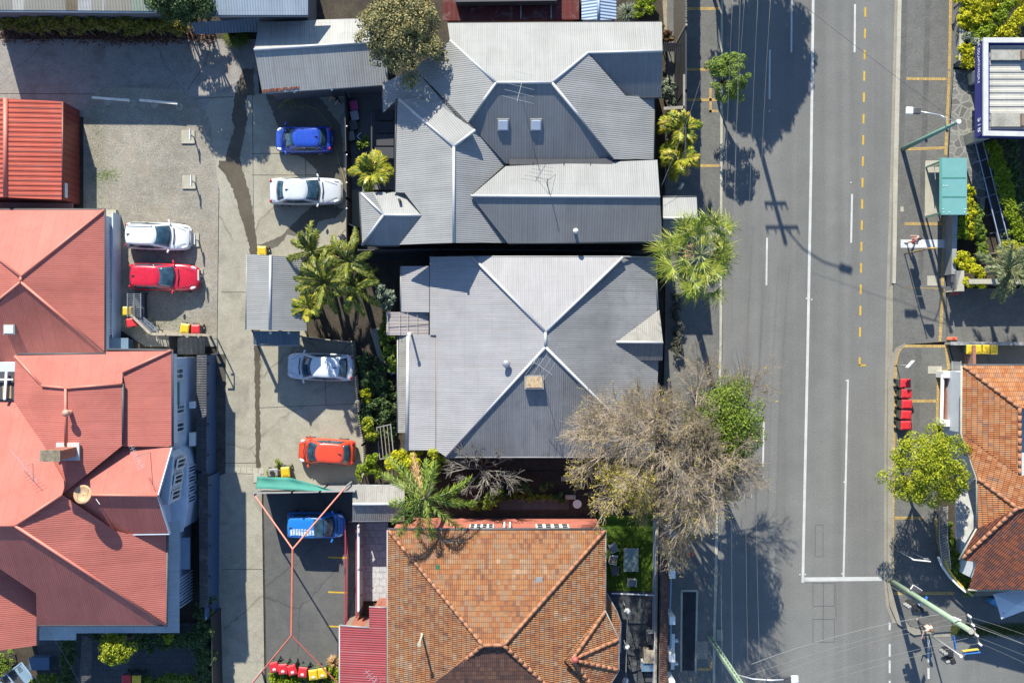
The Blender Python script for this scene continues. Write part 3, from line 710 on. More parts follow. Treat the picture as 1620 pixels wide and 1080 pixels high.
wC = walls(hC, [(616, 838, 4.5), (957, 838, 4.5), (957, 1180, 4.5), (616, 1180, 4.5)], 4.3, M_wallr, .12)
f = MB(); f.prism([P(905, 1043, 4.3), P(955, 972, 4.3), P(975, 1012, 4.3), P(975, 1058, 4.3), P(950, 1098, 4.3)], 0, 4.2); f.build('turret_wall', M_brick, hC)
ny = P(700, 838, 4.5).y - .12
for u0, u1 in ((742, 781), (848, 901)):
    x0, x1 = P(u0, 0, 3.6).x, P(u1, 0, 3.6).x
    f = MB(); f.box(((x0 + x1) / 2, ny + .03, 3.1), (x1 - x0, .08, 1.35)); fo = f.build('window', M_frame, hC)
    g = MB(); k = 4
    for i in range(k):
        for j in (0, 1):
            xx = x0 + (x1 - x0) * (i + .5) / k; g.box((xx, ny + .075, 2.75 + .6 * j), ((x1 - x0) / k * .62, .03, .42))
    g.build('pane', M_glass, fo)
f = MB()
for u in (798, 807): f.tube([P(u, 834, 4.3), P(u, 834, 4.3) + Vector((0, .15, -.6)), P(u, 826, 2.0)], .06, 8)
f.build('downpipe', M_frame, hC, smooth=True)
f = MB(); c = on(cW, 668, 1003); f.cyl(c - Vector((0, 0, .1)), .14, .12, 10, r2=.08); f.tube([c, c + Vector((0, 0, 1.7))], .07, 8); f.tube([c + Vector((0, 0, 1.7)), c + Vector((0, 0, 1.85))], .12, 8); f.build('flue', M_kerb, hC)
f = MB(); c = on(cN, 692, 897); f.box(c + Vector((0, 0, .03)), (.2, .3, .06)); f.build('green_tile', m_plain('green_tile', (.02, .12, .06), .5), hC)
f = MB(); c = on(cN, 853, 917); f.box(c + Vector((0, 0, .03)), (.4, .36, .06)); f.build('vent_tile', M_gut, hC)
c = P(910, 1043, 6.1); f = MB(); f.ball(c, .2, 10, 6); f.build('finial', m_plain('finial_red', (.32, .06, .05), .6), hC, smooth=True)
# crimson annex
an = thing('annex', 'crimson corrugated metal annex roof against the west side of the terracotta house', 'annex')
R = Roof(); R.facet(((612, 970, 3.3), (612, 1080, 3.3), (540, 1040, 2.9)), [(584, 960), (611, 961), (611, 1300), (537, 1300), (537, 989), (584, 993)])
R.done(an, [M_crim], M_cap); gutter(an, [[(584, 960, 3.1), (611, 961, 3.3)], [(537, 989, 2.9), (584, 993, 3.15)], [(537, 989, 2.9), (537, 1300, 2.9)]], M_gut, .06)
walls(an, [(586, 964, 3), (610, 964, 3), (610, 1280, 3), (540, 1280, 3), (540, 993, 3), (586, 996, 3)], 2.8, M_brick, .1)
antenna(an, P(597, 1068, 3.2), 1.2, (-.55, .8, 0), 8, 1.9, el=.32)

# ---------------------------------------------------------------- terracotta house across the road
hE = thing('house', 'bright orange terracotta tiled house on the corner east of the road', 'house')
R = Roof()
e1 = R.facet(((1524, 578, 3.8), (1640, 578, 3.8), (1613, 645, 5.15)), [(1524, 578), (1760, 578), (1760, 645), (1613, 645)])
e2 = R.facet(((1522, 585, 3.8), (1521, 684, 3.8), (1613, 700, 5.15)), [(1523, 579), (1613, 645), (1613, 752), (1521, 684)])
e3 = R.facet(((1521, 684, 3.8), (1609, 803, 5.6), (1547, 757, 4.5)), [(1521, 685), (1612, 752), (1640, 752), (1760, 640), (1760, 803), (1609, 803), (1547, 757)])
e4 = R.facet(((1547, 757, 4.5), (1609, 803, 5.6), (1547, 836, 4.4)), [(1547, 757), (1609, 803), (1547, 836)])
e5 = R.facet(((1609, 803, 5.6), (1547, 836, 4.75), (1540, 932, 3.5)), [(1609, 803), (1760, 803), (1760, 932), (1533, 932), (1546, 889), (1519, 885), (1547, 836)], 1)  # shade of the south slope painted with a darker tile set
for a, b in (((1524, 579, 3.8), (1613, 645, 5.15)), ((1613, 645, 5.15), (1613, 752, 5.15)), ((1547, 757, 4.5), (1609, 803, 5.6)), ((1609, 803, 5.6), (1520, 884, on(e5, 1520, 884).z)), ((1609, 803, 5.6), (1700, 803, 5.6))): R.cap(a, b, .105, 0, 8, .4)
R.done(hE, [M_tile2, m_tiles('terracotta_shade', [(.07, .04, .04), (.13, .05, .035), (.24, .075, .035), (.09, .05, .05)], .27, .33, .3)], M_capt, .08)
gutter(hE, [[(1522, 578, 3.8), (1521, 685, 3.8), (1546, 757, 4.4), (1546, 836, 4.4)], [(1546, 836, 4.4), (1518, 885, 4.1)], [(1532, 933, 3.5), (1700, 933, 3.5)]], M_kerb, .07)
gutter(hE, [[(1522, 577.5, 3.8), (1700, 577.5, 3.8)]], M_gutd, .07)
walls(hE, [(1524, 580, 3.6), (1760, 580, 3.6), (1760, 930, 3.6), (1540, 930, 3.6), (1548, 888, 3.6), (1548, 760, 3.6), (1524, 688, 3.6)], 3.3, M_wallw, .35)
f = MB(); f.prism([P(1547, 757, 3), P(1547, 830, 3), P(1530, 860, 3), P(1516, 850, 3), P(1516, 790, 3)], 2.6, 2.75); f.build('awning', m_plain('awning_vinyl', (.40, .40, .38), .5, .3, 1.5), hE)
# ---------------------------------------------------------------- red roofed houses, west
hD = thing('house', 'red iron pyramid roof house with one small skylight beside the gravel lot', 'house')
R = Roof()
dN = R.facet(((33, 438, 4.4), (165, 332, 2.4), (0, 332, 2.4)), [(-100, 332), (165, 332), (33, 438)])
dE = R.facet(((33, 438, 4.4), (165, 332, 2.4), (165, 558, 2.4)), [(165, 332), (165, 558), (33, 447), (33, 438)])
dS = R.facet(((33, 447, 4.4), (165, 558, 2.4), (0, 558, 2.4)), [(33, 447), (166, 559), (166, 566), (24, 566), (20, 588), (-120, 588)])
R.facet(((33, 438, 4.4), (33, 447, 4.4), (-101, 340, 2.4)), [(33, 438), (33, 447), (-110, 562), (-110, 328)])
for a, b in (((33, 438, 4.4), (165, 332, 2.4)), ((33, 446, 4.4), (165, 558, 2.4)), ((33, 438, 4.4), (-90, 339, 2.5)), ((33, 446, 4.4), (-90, 546, 2.5)), ((33, 438, 4.4), (33, 447, 4.4))): R.cap(a, b, .08)
R.done(hD, [M_red], M_capr)
gutter(hD, [[(-90, 331, 2.4), (166, 331, 2.4), (166, 558, 2.4)]], M_gutd, .07)
walls(hD, [(-80, 335, 2.4), (164, 335, 2.4), (164, 556, 2.4), (-80, 556, 2.4)], 2.2, M_wallb, .15)
c = on(dS, 17, 521); f = MB(); f.box(c + Vector((0, 0, .1)), (.7, .62, .22)); fo = f.build('skylight', M_gut, hD); f = MB(); f.box(c + Vector((0, 0, .22)), (.58, .5, .06)); f.build('skylight_dome', M_sky, fo, bevel=.02)
# verandah side with louvred screens
vr = thing('verandah', 'pale verandah wall with louvred screens along the east side of the red pyramid roof house', 'verandah')
f = MB(); f.prism([P(168, 333, 0), P(187, 333, 0), P(190, 535, 0), P(168, 535, 0)], 0, .35); f.build('deck', M_kerb, vr)
f = MB(); f.box((P(190.5, 440, 0).x, P(0, 440, 0).y, .6), (.08, (535 - 335) / F, 1.2)); f.build('balustrade', M_wallb, vr)
x = P(188, 0, 0).x
for v0, v1 in ((364, 419), (422, 466), (470, 480), (482, 528)):
    f = MB(); y0, y1 = P(0, v0, 1).y, P(0, v1, 1).y
    f.bar((x, y0, 1.1), (x, y1, 1.1), .06); f.bar((x - .5, y0, 2.2), (x - .5, y1, 2.2), .06)
    k = max(2, int((y0 - y1) / .17))
    for i in range(k + 1):
        yy = y0 + (y1 - y0) * i / k; f.bar((x, yy, 1.1), (x - .5, yy, 2.2), .07, .05)
    f.build('louvre_screen', M_frame, vr)
sh_ = thing('storage_shed', 'dark blue box shed tucked below the verandah at the fence corner', 'shed')
f = MB(); f.prism([P(168, 536, 1.2), P(200, 536, 1.2), P(200, 552, 1.2), P(168, 552, 1.2)], 0, 1.2); f.build('body', m_plain('navy_steel', (.035, .06, .10), .5), sh_)
f = MB(); f.prism([P(166, 534.5, 1.25), P(203, 534.5, 1.25), P(203, 553.5, 1.25), P(166, 553.5, 1.25)], 1.203, 1.26); f.build('lid', m_plain('slate_steel', (.10, .15, .2), .5), sh_)

hG = thing('house', 'big two storey red iron roofed house with brick chimney, satellite dish and pale blue walls', 'house')
R = Roof()
R.mb.face([P(66, 610, 6.4), P(104, 614, 7.58), P(193, 607, 6.72), P(193, 607, 6.4)])
gN1 = R.facet(((24, 562, 6.1), (271, 555, 6.1), (104, 611, 6.8)), [(24, 562), (168, 560), (168, 553), (271, 554), (194, 589), (193, 607), (104, 614), (66, 610)])
gE2 = R.facet(((271, 554, 6.1), (272, 705, 6.1), (195, 640, 6.5)), [(271, 554), (272, 706), (194, 706), (194, 589)])
gE1 = R.facet(((104, 614, 7.6), (104, 700, 7.6), (193, 650, 6.75)), [(104, 614), (193, 607), (194, 704), (98, 782), (104, 764)])
gW1 = R.facet(((104, 614, 7.6), (104, 700, 7.6), (24, 600, 6.1)), [(24, 562), (66, 610), (104, 614), (104, 764), (70, 705), (22, 634)])
gN2 = R.facet(((-60, 633, 5.8), (22, 633, 5.8), (24, 831, 8.8)), [(-80, 586), (-2, 586), (-2, 634), (22, 634), (70, 705), (104, 764), (98, 782), (24, 831), (-80, 831)])
gN3 = R.facet(((195, 704, 6.1), (272, 707, 6.1), (250, 784, 7.4)), [(195, 704), (272, 707), (250, 784), (98, 782)])
gS3 = R.facet(((98, 782, 7.4), (250, 784, 7.4), (268, 843, 6.2)), [(98, 782), (250, 784), (268, 843), (203, 844), (183, 840)])
gE4 = R.facet(((24, 831, 8.8), (263, 988, 5.4), (264, 845, 5.4)), [(24, 831), (98, 782), (183, 840), (203, 844.5), (264, 845), (263, 988)])
gS4 = R.facet(((24, 831, 8.8), (263, 988, 5.4), (63, 988, 5.4)), [(24, 831), (263, 988), (58, 988), (57, 938), (-90, 838), (-90, 831)])
gW5 = R.facet(((-60, 950, 6.7), (58, 940, 5.2), (58, 1020, 5.2)), [(-100, 826), (0, 897), (57, 938), (58, 1020), (-90, 1042)])
for a, b in (((24, 563, 6.15), (66, 610, on(gN1, 66, 610).z)), ((66, 610, 6.95), (104, 614, 7.6)), ((104, 614, 7.6), (193, 607, 6.76)), ((104, 614, 7.6), (104, 705, 7.6)), ((271, 554, 6.1), (194, 589, on(gN1, 194, 589).z)), ((24, 831, 8.8), (-80, 831, 8.8)),
             ((24, 831, 8.8), (98, 782, on(gN2, 98, 782).z)), ((98, 782, 7.4), (250, 784, 7.4)), ((24, 831, 8.8), (263, 988, 5.4))): R.cap(a, b, .08)
R.done(hG, [M_red], M_capr)
gutter(hG, [[(168, 553, 6.1), (272, 553.5, 6.1), (272.5, 706, 6.1)], [(194, 607, 6.75), (194, 703, 6.75)], [(195, 705, 6.2), (272, 706, 6.1)], [(264.5, 846, 5.4), (263.5, 989, 5.4), (60, 989, 5.4)], [(58.5, 938, 5.2), (59, 1021, 5.2)], [(28, 560.5, 6.1), (168, 559.5, 6.1)]], M_gutd, .08)
f = MB(); f.bar(P(250, 784, 7.3), P(269, 843.5, 6.15), .05, .22); f.bar(P(269, 844, 6.1), P(203, 845, 6.1), .05, .2); f.bar(P(272.5, 707, 6.0), P(250.5, 784, 7.3), .05, .2); f.build('barge_board', M_wallb, hG)
wG = walls(hG, [(30, 565, 6), (270, 557, 6), (271, 706, 6), (255, 760, 6), (262, 846, 5.4), (261, 986, 5.4), (-60, 986, 5.4), (-60, 565, 6)], 5.0, M_wallb, .35)
f = MB(); f.prism([P(30, 568, 6), P(270, 560, 6), P(271, 702, 6), P(240, 735, 6), P(225, 830, 6), P(30, 830, 6)], 4.99, 5.95); f.build('upper_wall', M_wallb, hG)
# bay window, ledges, windows on the east front
bx = P(271, 0, 6).x - .35
f = MB(); bay = [(bx - .4, P(0, 700, 3.4).y), (bx + .1, P(0, 712, 3.4).y), (bx + .32, P(0, 735, 3.4).y), (bx + .32, P(0, 800, 3.4).y), (bx + .05, P(0, 836, 3.4).y), (bx - .8, P(0, 840, 3.4).y)]
f.prism(bay, 0, 3.5); f.build('bay', M_wallb, hG)
f = MB(); f.prism(offset_poly(bay, -.14), 3.503, 3.62); f.build('bay_ledge', m_plain('ledge_paint', (.46, .52, .6), .6), hG)
for i in range(4):
    y0 = P(0, 738 + i * 16, 3.4).y; y1 = P(0, 750 + i * 16, 3.4).y
    window(hG, (bx + .32, y0), (bx + .32, y1), 1.9, 3.2, (1, 0), M_wallb, m_glass('blue_glass', (.03, .07, .13)), 1)
for v0, v1, z0 in ((640, 655, 3.0), (668, 684, 3.0), (582, 600, 3.2)):
    window(hG, (bx, P(0, v0, 4).y), (bx, P(0, v1, 4).y), z0, z0 + 1.3, (1, 0), M_frame, MATS['blue_glass'], 1)
ga, gb = P(268, 722, 6.6), P(257, 790, 6.6)
f = MB(); gd = (gb - ga).normalized(); gn = Vector((-gd.y, gd.x, 0)); gn = gn if gn.x > 0 else -gn
for k in range(3):
    a = ga + gd * (.25 + .95 * k) + gn * .1; b = a + gd * .62
    window(hG, (a.x, a.y), (b.x, b.y), 4.3, 5.6, gn, M_frame, M_glass, 1, .08)
f = MB(); f.prism([P(262, 716, 6.3), P(270, 724, 6.3), P(262, 800, 6.3), P(248, 800, 6.3)], 3.9, 5.9); f.build('gable_wall', M_wallb, hG)
for v, sz in ((640, 10), (694, 20)):
    f = MB(); f.box((bx + .35, P(0, v, 2.2).y, 2.2), (.35, sz / F, .7)); f.build('air_conditioner', M_frame, hG, bevel=.02)
f = MB(); f.prism([P(273, 604, 4.2), P(284, 604, 4.2), P(284, 644, 4.2), P(273, 644, 4.2)], 4.15, 4.24); f.build('green_hood', m_plain('green_hood', (.09, .19, .13), .6), hG)
R = Roof()
R.facet(((270, 830, 4.6), (270, 1000, 4.6), (284, 900, 4.35)), [(264, 846), (264, 826), (284, 826), (284, 1000), (262, 1000)])
R.facet(((63, 990, 4.6), (262, 990, 4.6), (100, 1002, 4.35)), [(62, 990), (262, 990), (284, 1000.5), (120, 1001), (120, 1012), (62, 1012)])
R.mb.build('verandah_roof', M_blue, hG, solid=.08)
f = MB()
for v in (845, 880, 920, 960, 996): f.bar(P(281, v, 0), P(281, v, 4.2), .12)
for u in (66, 118, 180, 240): f.bar(P(u, 998, 0), P(u, 998, 4.2), .12)
f.build('verandah_post', M_wallb, hG)
f = MB(); f.prism([P(266, 850, 1.9), P(300, 850, 1.9), P(300, 900, 1.9), P(266, 900, 1.9)], 1.75, 1.9); f.build('side_deck', m_plain('deck_blue', (.2, .27, .34), .6), hG)
f = MB()
for v in range(910, 960, 5): f.bar(P(284, v + 6, 2.6), P(304, v - 8, 1.0), .1, .03)
f.build('stair_slats', M_wallb, hG)
# chimney as part of the roof
c = P(111, 713, 7.3)
f = MB(); f.box((c.x, c.y, 8.3), (1.0, .52, 2.4)); ch = f.build('chimney', M_brick, hG)
f = MB(); f.box((c.x, c.y, 9.55), (1.1, .62, .14)); f.build('chimney_cap', m_ground('lichen_cap', (.15, .125, .085), (.30, .25, .18), 2, 9, .5), ch)
f = MB(); f.box((c.x, c.y, 7.55), (1.3, 1.0, .12)); f.build('flashing', M_gutw, ch)
c = on(gE1, 112, 652); f = MB(); f.cyl(c - Vector((0, 0, .2)), .12, .6, 12); f.ball(c + Vector((0, 0, .58)), .21, 14, 8, sz=.8); f.build('roof_ventilator', m_plain('vent_pink', (.38, .2, .15), .5), hG, smooth=True)
# satellite dish
c = on(gS3, 146, 783) + Vector((0, 0, -.1)); f = MB(); f.tube([c, c + Vector((0, 0, .9))], .04, 8)
dd = Vector((-.05, .2, .95)).normalized(); dc = c + Vector((-.05, .2, 1.05)); V = []; fs = []
xx = dd.orthogonal().normalized(); yy = dd.cross(xx)
for i in range(5):
    r = .52 * i / 4
    for j in range(20):
        tt = 2 * PI * j / 20; V.append(dc + (xx * math.cos(tt) + yy * math.sin(tt)) * r + dd * (r * r * .45))
for i in range(4):
    for j in range(20): fs.append([i * 20 + j, i * 20 + (j + 1) % 20, (i + 1) * 20 + (j + 1) % 20, (i + 1) * 20 + j])
g = MB(); g.add(V, fs); dsh = g.build('satellite_dish', m_plain('dish_tan', (.36, .22, .11), .6, .2, 3), hG, smooth=True, solid=.02)
for s in (-1, 1): f.tube([c, c + Vector((s * .45, -.5, .15))], .02, 5)
f.tube([dc - xx * .5, dc + dd * .6, dc + xx * .5], .015, 5); f.build('dish_mount', M_metal, dsh)
antenna(hG, on(gN2, 52, 733), 1.0, (-.62, .75, 0), 7, 2.3, el=.3)
antenna(hG, on(gN3, 238, 715), 2.0, (-.4, .8, 0), 10, 1.5, el=.2)
f = MB(); c = P(8, 610, 6.0)
f.prism([P(-40, 588, 6.1), P(21, 588, 6.1), P(21, 632, 6.1), P(-40, 632, 6.1)], 5.6, 5.95); wl = f.build('light_well', M_gutd, hG)
f = MB()
for u in (9, -12): f.bar(P(u + 1.5, 588, 6.15), P(u - 1.5, 632, 6.15), .14, .1)
f.bar(P(-20, 600, 6.14), P(21, 600, 6.14), .1, .08); f.build('light_well_beam', M_frame, wl)
f = MB(); f.prism([P(4, 610, 6), P(18, 610, 6), P(18, 630, 6), P(4, 630, 6)], 5.951, 6.0); f.build('light_well_floor', m_plain('timber_floor', (.28, .2, .11), .7, .3), wl)

# ---------------------------------------------------------------- sheds
def gable_shed(name, lab, cat, corners, ridge, ze, zr, mat, capm, wallm, extra=None, wz=None):
    """corners NW,NE,SE,SW at eaves; ridge a->b between west and east ends"""
    o = thing(name, lab, cat); R = Roof(); nw, ne, se, sw = corners; ra, rb = ridge
    R.facet(((*ra, zr), (*rb, zr), (*nw, ze)), [nw, ne, rb, ra]); R.facet(((*ra, zr), (*rb, zr), (*sw, ze)), [ra, rb, se, sw])
    R.cap((*ra, zr), (*rb, zr), .1); R.done(o, [mat], capm)
    walls(o, [(*q, ze) for q in corners], ze - .15, wallm, .25)
    gutter(o, [[(*nw, ze), (*ne, ze)], [(*sw, ze), (*se, ze)]], M_gut, .06)
    return o
s6 = gable_shed('garage', 'long zinc gable garage with a rusty gutter beside the large grey roofed house', 'garage', [(410, 36), (606, 29), (614, 134), (415, 147)], [(402, 79), (609, 66)], 2.8, 3.6, M_shed, M_cap, M_walld)
f = MB()
for k in range(16): 
    u = 417 + k * 3.6; f.box(P(u, 143.5 - .3 * k, 2.86) + Vector((0, random.uniform(-.05, .1), 0)), (.17, random.uniform(.1, .22), .03), rz=random.random())
f.build('rust_patch', m_plain('rust', (.12, .035, .02), .9, .4, 6), s6)
f = MB()
for u, v in ((466, 145), (525, 141.5)): f.ball(P(u, v, 2.7), .09, 8, 6)
f.build('flood_light', M_frame, s6)
cpt = thing('carport', 'small grey gable carport with a lower slate-blue lean-to beside the dense palm clump', 'carport')
R = Roof()
R.facet(((428, 404, 3.9), (428, 522, 3.9), (390, 450, 3.05)), [(390, 402), (428, 404), (428, 522), (390, 521)])
R.facet(((428, 404, 3.9), (428, 522, 3.9), (485, 450, 2.9)), [(428, 404), (485, 408), (485, 523), (428, 522)])
R.cap((428, 403.5, 3.9), (427, 522, 3.9), .08); R.done(cpt, [M_grey], M_cap)
R = Roof(); R.facet(((402, 523, 2.25), (474, 523, 2.25), (430, 545, 2.0)), [(401, 524), (474, 524), (474, 546), (401, 544)]); R.mb.build('lean_to', m_corr('slate_iron', (.10, .135, .165), .17, .02, sheet=.76), cpt, solid=.06)
f = MB()
for u, v in ((396, 410), (396, 515), (480, 412), (480, 515), (405, 540), (470, 540)): f.bar(P(u, v, 0), P(u, v, 2.0 if v > 530 else 2.9), .1)
f.build('post', M_gut, cpt)
f = MB(); f.box(P(440, 412, 1.2), (80 / F, .08, 2.2)); f.build('back_panel', M_walld, cpt)
gutter(cpt, [[(390, 402, 3.05), (389, 521, 3.05)], [(401, 546, 2.0), (474, 546, 2.0)]], M_gut, .05)
for u in (428, 457):
    f = MB(); f.ball(P(u, 526, 2.35), .1, 8, 5); f.build('spot_lamp', M_frame, cpt)
red = thing('shed', 'bright red ribbed steel shed with roller doors in the gravel yard', 'shed')
R = Roof()
R.facet(((10, 158, 2.75), (10, 312, 2.75), (98, 200, 2.45)), [(8, 156), (98, 161), (98, 316), (8, 312)])
R.facet(((6, 158, 2.75), (6, 312, 2.75), (-80, 200, 2.45)), [(8, 156), (8, 312), (-80, 312), (-80, 152)])
R.cap((9, 156, 2.76), (9, 312, 2.76), .14); R.done(red, [M_redd], M_capr, .06)
M_redw = m_corr('red_wall', (.26, .05, .035), .2, .02, sheet=.9)
f = MB(); q = [P(-78, 160, 2.4), P(97.5, 162, 2.4), P(97.5, 315, 2.4), P(-78, 311, 2.4)]
f.prism(q, 0, 2.36); f.build('wall', m_plain('red_steel', (.22, .045, .03), .5, .1), red)
f = MB(); xx = q[1].x + .012
for v in (180, 245, 306): f.bar((xx, P(0, v, 1.4).y, .3), (xx, P(0, v, 1.4).y, 2.3), .025, .02)
for i in range(14): f.box((xx, P(0, 168 + 10 * i, 1.4).y, 1.2), (.02, .1, 2.3))
f.build('wall_ribs', m_plain('red_steel_dark', (.17, .035, .025), .5), red)
f = MB(); f.box((q[1].x + .03, P(0, 303, 1.5).y, 1.9), (.05, .9, .35)); f.build('wall_vent', M_frame, red)
gutter(red, [[(98.5, 161, 2.45), (98.5, 316, 2.45)]], m_plain('gutter_red', (.12, .03, .02), .5), .07)
f = MB(); f.prism([P(-80, 316, 2.2), P(104, 318, 2.2), P(104, 326, 2.2), P(-80, 324, 2.2)], 1.2, 1.3); f.build('rear_awning', M_redw, red)
nw1 = thing('warehouse', 'long shed roof of patched cream and green sheets above the vine hedge', 'shed')
R = Roof(); cols = [((-60, 20), (.27, .25, .2)), ((20, 38), (.4, .38, .32)), ((38, 104), (.26, .24, .19)), ((104, 123), (.17, .13, .08)), ((123, 144), (.38, .37, .34)), ((144, 162), (.28, .26, .21)), ((162, 165), (.36, .35, .32)), ((165, 208), (.25, .225, .18)), ((208, 246), (.22, .26, .2))]
mats = []
pl = plane((0, 16, 3.9), (240, 18, 3.9), (100, -60, 4.6))
for i, ((a, b), c) in enumerate(cols):
    mats.append(m_corr('sheet_%d' % i, c, .18, .016, dirtamt=.35)); R.facet(pl, [(a, -70), (b, -70), (b, 16 + b * .007), (a, 16 + a * .007)], i)
R.done(nw1, mats, M_cap); walls(nw1, [(-60, -65, 4), (244, -65, 4), (244, 15, 4), (-60, 14, 4)], 3.7, M_walld, .2); gutter(nw1, [[(-60, 17, 3.85), (246, 19, 3.85)], [(246.5, 19, 3.9), (246.5, -60, 4.6)]], M_gutw, .07)
nw2 = thing('shed', 'pale blue corrugated shed roof at the top edge beside the large leafy tree', 'shed')
R = Roof(); pl = R.facet(((330, 24, 4.5), (480, 24, 4.5), (400, -60, 5.2)), [(326, -70), (487, -70), (487, 24), (326, 24)]); R.done(nw2, [M_blue], M_cap)
walls(nw2, [(330, -65, 4), (484, -65, 4), (484, 22, 4), (330, 22, 4)], 4.25, M_walld, .2); gutter(nw2, [[(326, 25, 4.45), (487, 25, 4.45)]], M_gut, .06)
nw3 = thing('lean_to', 'slate corrugated lean-to roof below the pale blue shed behind the small grass tree', 'lean-to')
R = Roof(); R.facet(((300, 34, 2.6), (410, 30, 2.6), (350, 54, 2.3)), [(302, 36), (412, 28), (412, 50), (310, 55)]); R.done(nw3, [m_corr('slate_iron2', (.12, .15, .18), .2, .03)], M_cap)
f = MB()
for u, v in ((306, 50), (360, 49), (408, 46)): f.bar(P(u, v, 0), P(u, v, 2.25), .09)
f.build('post', M_gut, nw3)
nr = thing('building', 'low dark red flat roof behind the north edge of the large grey roofed house', 'building')
R = Roof(); R.facet(((720, 30, 2.2), (915, 30, 2.2), (800, -60, 2.3)), [(700, -70), (916, -70), (916, 31), (700, 33)]); R.done(nr, [m_corr('maroon_iron', (.09, .022, .02), .3, .01, dirtamt=.5)], M_gut)
walls(nr, [(704, -65, 2), (912, -65, 2), (912, 28, 2), (704, 30, 2)], 2.0, M_brick, .1)
f = MB(); f.prism([P(705, -60, 2.6), P(880, -60, 2.6), P(880, 6, 2.6), P(722, 8, 2.6)], 2.4, 3.1); f.build('roof_plant_room', M_gutd, nr)
f = MB()
for u in (824, 872): f.bar(P(u, 9, 2.3), P(u, 30, 2.3), .08, .06)
f.build('roof_rail', M_gut, nr)
ns = thing('shed', 'tiny pale blue gable garden shed at the top edge above the grey roofed house', 'shed')
R = Roof(); R.facet(((947, 30, 2.6), (947, -10, 2.6), (920, 0, 2.2)), [(920, -20), (947, -22), (947, 32), (920, 31)]); R.facet(((947, 30, 2.6), (947, -10, 2.6), (975, 0, 2.2)), [(947, -22), (975, -20), (975, 31), (947, 32)])
R.cap((947, -22, 2.6), (947, 32, 2.6), .09); R.done(ns, [m_corr('baby_blue', (.24, .31, .42), .2, .03)], m_plain('cap_blue', (.3, .38, .5), .5), .05); walls(ns, [(922, -18, 2.2), (973, -18, 2.2), (973, 30, 2.2), (922, 30, 2.2)], 2.0, M_wallb, .1)
sm = gable_shed('shed', 'small weathered grey gable shed roof under the feathery palm beside the car park', 'shed', [(557, 768), (640, 768), (640, 824), (557, 824)], [(558, 797), (640, 797)], 2.2, 2.7, M_galvd, M_cap, M_wallw)
# fascia box building 518
sg = thing('building', 'flat white ribbed roof pavilion with navy fascia lettering and street number', 'building')
f = MB(); q0 = [P(1559, 64, 3.6), P(1760, 64, 3.6), P(1760, 215, 3.6), P(1559, 211, 3.6)]
f.prism(q0, 2.3, 3.34)
for a, b in ((0, 1), (1, 2), (2, 3), (3, 0)): f.bar(q0[a] - Vector((0, 0, .165)), q0[b] - Vector((0, 0, .165)), .29, .19)
navy = m_plain('navy_fascia', (.022, .026, .16), .5, .06); f.build('fascia', navy, sg)
f = MB()
for a, b in ((0, 1), (1, 2), (2, 3), (3, 0)): f.bar(q0[a], q0[b], .3, .12)
for a in range(4): f.box(q0[a], (.304, .304, .126))
f.build('parapet', M_gutw, sg)
R = Roof(); R.facet(((1566, 72, 3.37), (1700, 72, 3.37), (1700, 205, 3.37)), [(1566, 72), (1755, 72), (1755, 205), (1566, 205)], 0, (1, 0, 0))
R.mb.build('roof', m_corr('white_deck', (.36, .35, .31), .42, .09, trap=True, dirt=(.2, .17, .13), dirtamt=.5), sg, solid=.03)
for v0, v1 in ((80, 95), (180, 200)):
    f = MB(); f.box(P(1592, (v0 + v1) / 2, 3.48), (46 / F, (v1 - v0) / F, .1)); f.build('roof_panel', m_ground('grey_panel', (.22, .21, .18), (.36, .34, .3), 1.2, 12, .3), sg)
    f = MB(); f.box(P(1618, (v0 + v1) / 2, 3.6), (6 / F, (v1 - v0) * .9 / F, .3)); f.build('roof_unit', m_plain('roof_unit', (.16, .12, .09), .7), sg)
f = MB(); f.prism(offset_poly([p[:2] for p in q0], 2.2), 0, 2.3); f.build('wall', M_wallw, sg)
f = MB()
for u, v in ((1543, 120), (1538, 216)): f.box(P(u + 8, v, .9), (.9, .7, 1.5), rz=.2)
f.build('plinth', M_kerb, sg, bevel=.03)
def lettering(txt, size, x, y0, y1, z, parent, mat, up_in):
    cu = bpy.data.curves.new('lettering', 'FONT'); cu.body = txt; cu.size = size; cu.extrude = .008; cu.align_x = 'CENTER'; cu.align_y = 'CENTER'
    o = bpy.data.objects.new('lettering', cu); C.objects.link(o); cu.materials.append(mat)
    # text faces west, reads along the wall from north to south
    R_ = Matrix(((0, 0, -1), (-1, 0, 0), (0, 1, 0))); o.matrix_world = Matrix.Translation((x, (y0 + y1) / 2, z)) @ R_.to_4x4()
    dg = bpy.context.evaluated_depsgraph_get(); me = bpy.data.meshes.new_from_object(o.evaluated_get(dg)); 
    p = bpy.data.objects.new('lettering', me); C.objects.link(p); p.matrix_world = o.matrix_world; p.parent = parent
    bpy.data.objects.remove(o); me.materials.clear(); me.materials.append(mat); return p
M_let = m_plain('white_letter', (.6, .6, .62), .5, .03)
LX = q0[0].x - .015
lettering('518', .62, LX, P(0, 187, 3).y, P(0, 207, 3).y, 2.9, sg, M_let, 1)
lettering('NEW HOUSES', .26, LX, P(0, 72, 3).y, P(0, 100, 3).y, 3.15, sg, M_let, 1)
lettering('FOR COUNTRYPEOPLE', .27, LX, P(0, 72, 3).y, P(0, 118, 3).y, 2.78, sg, M_let, 1)
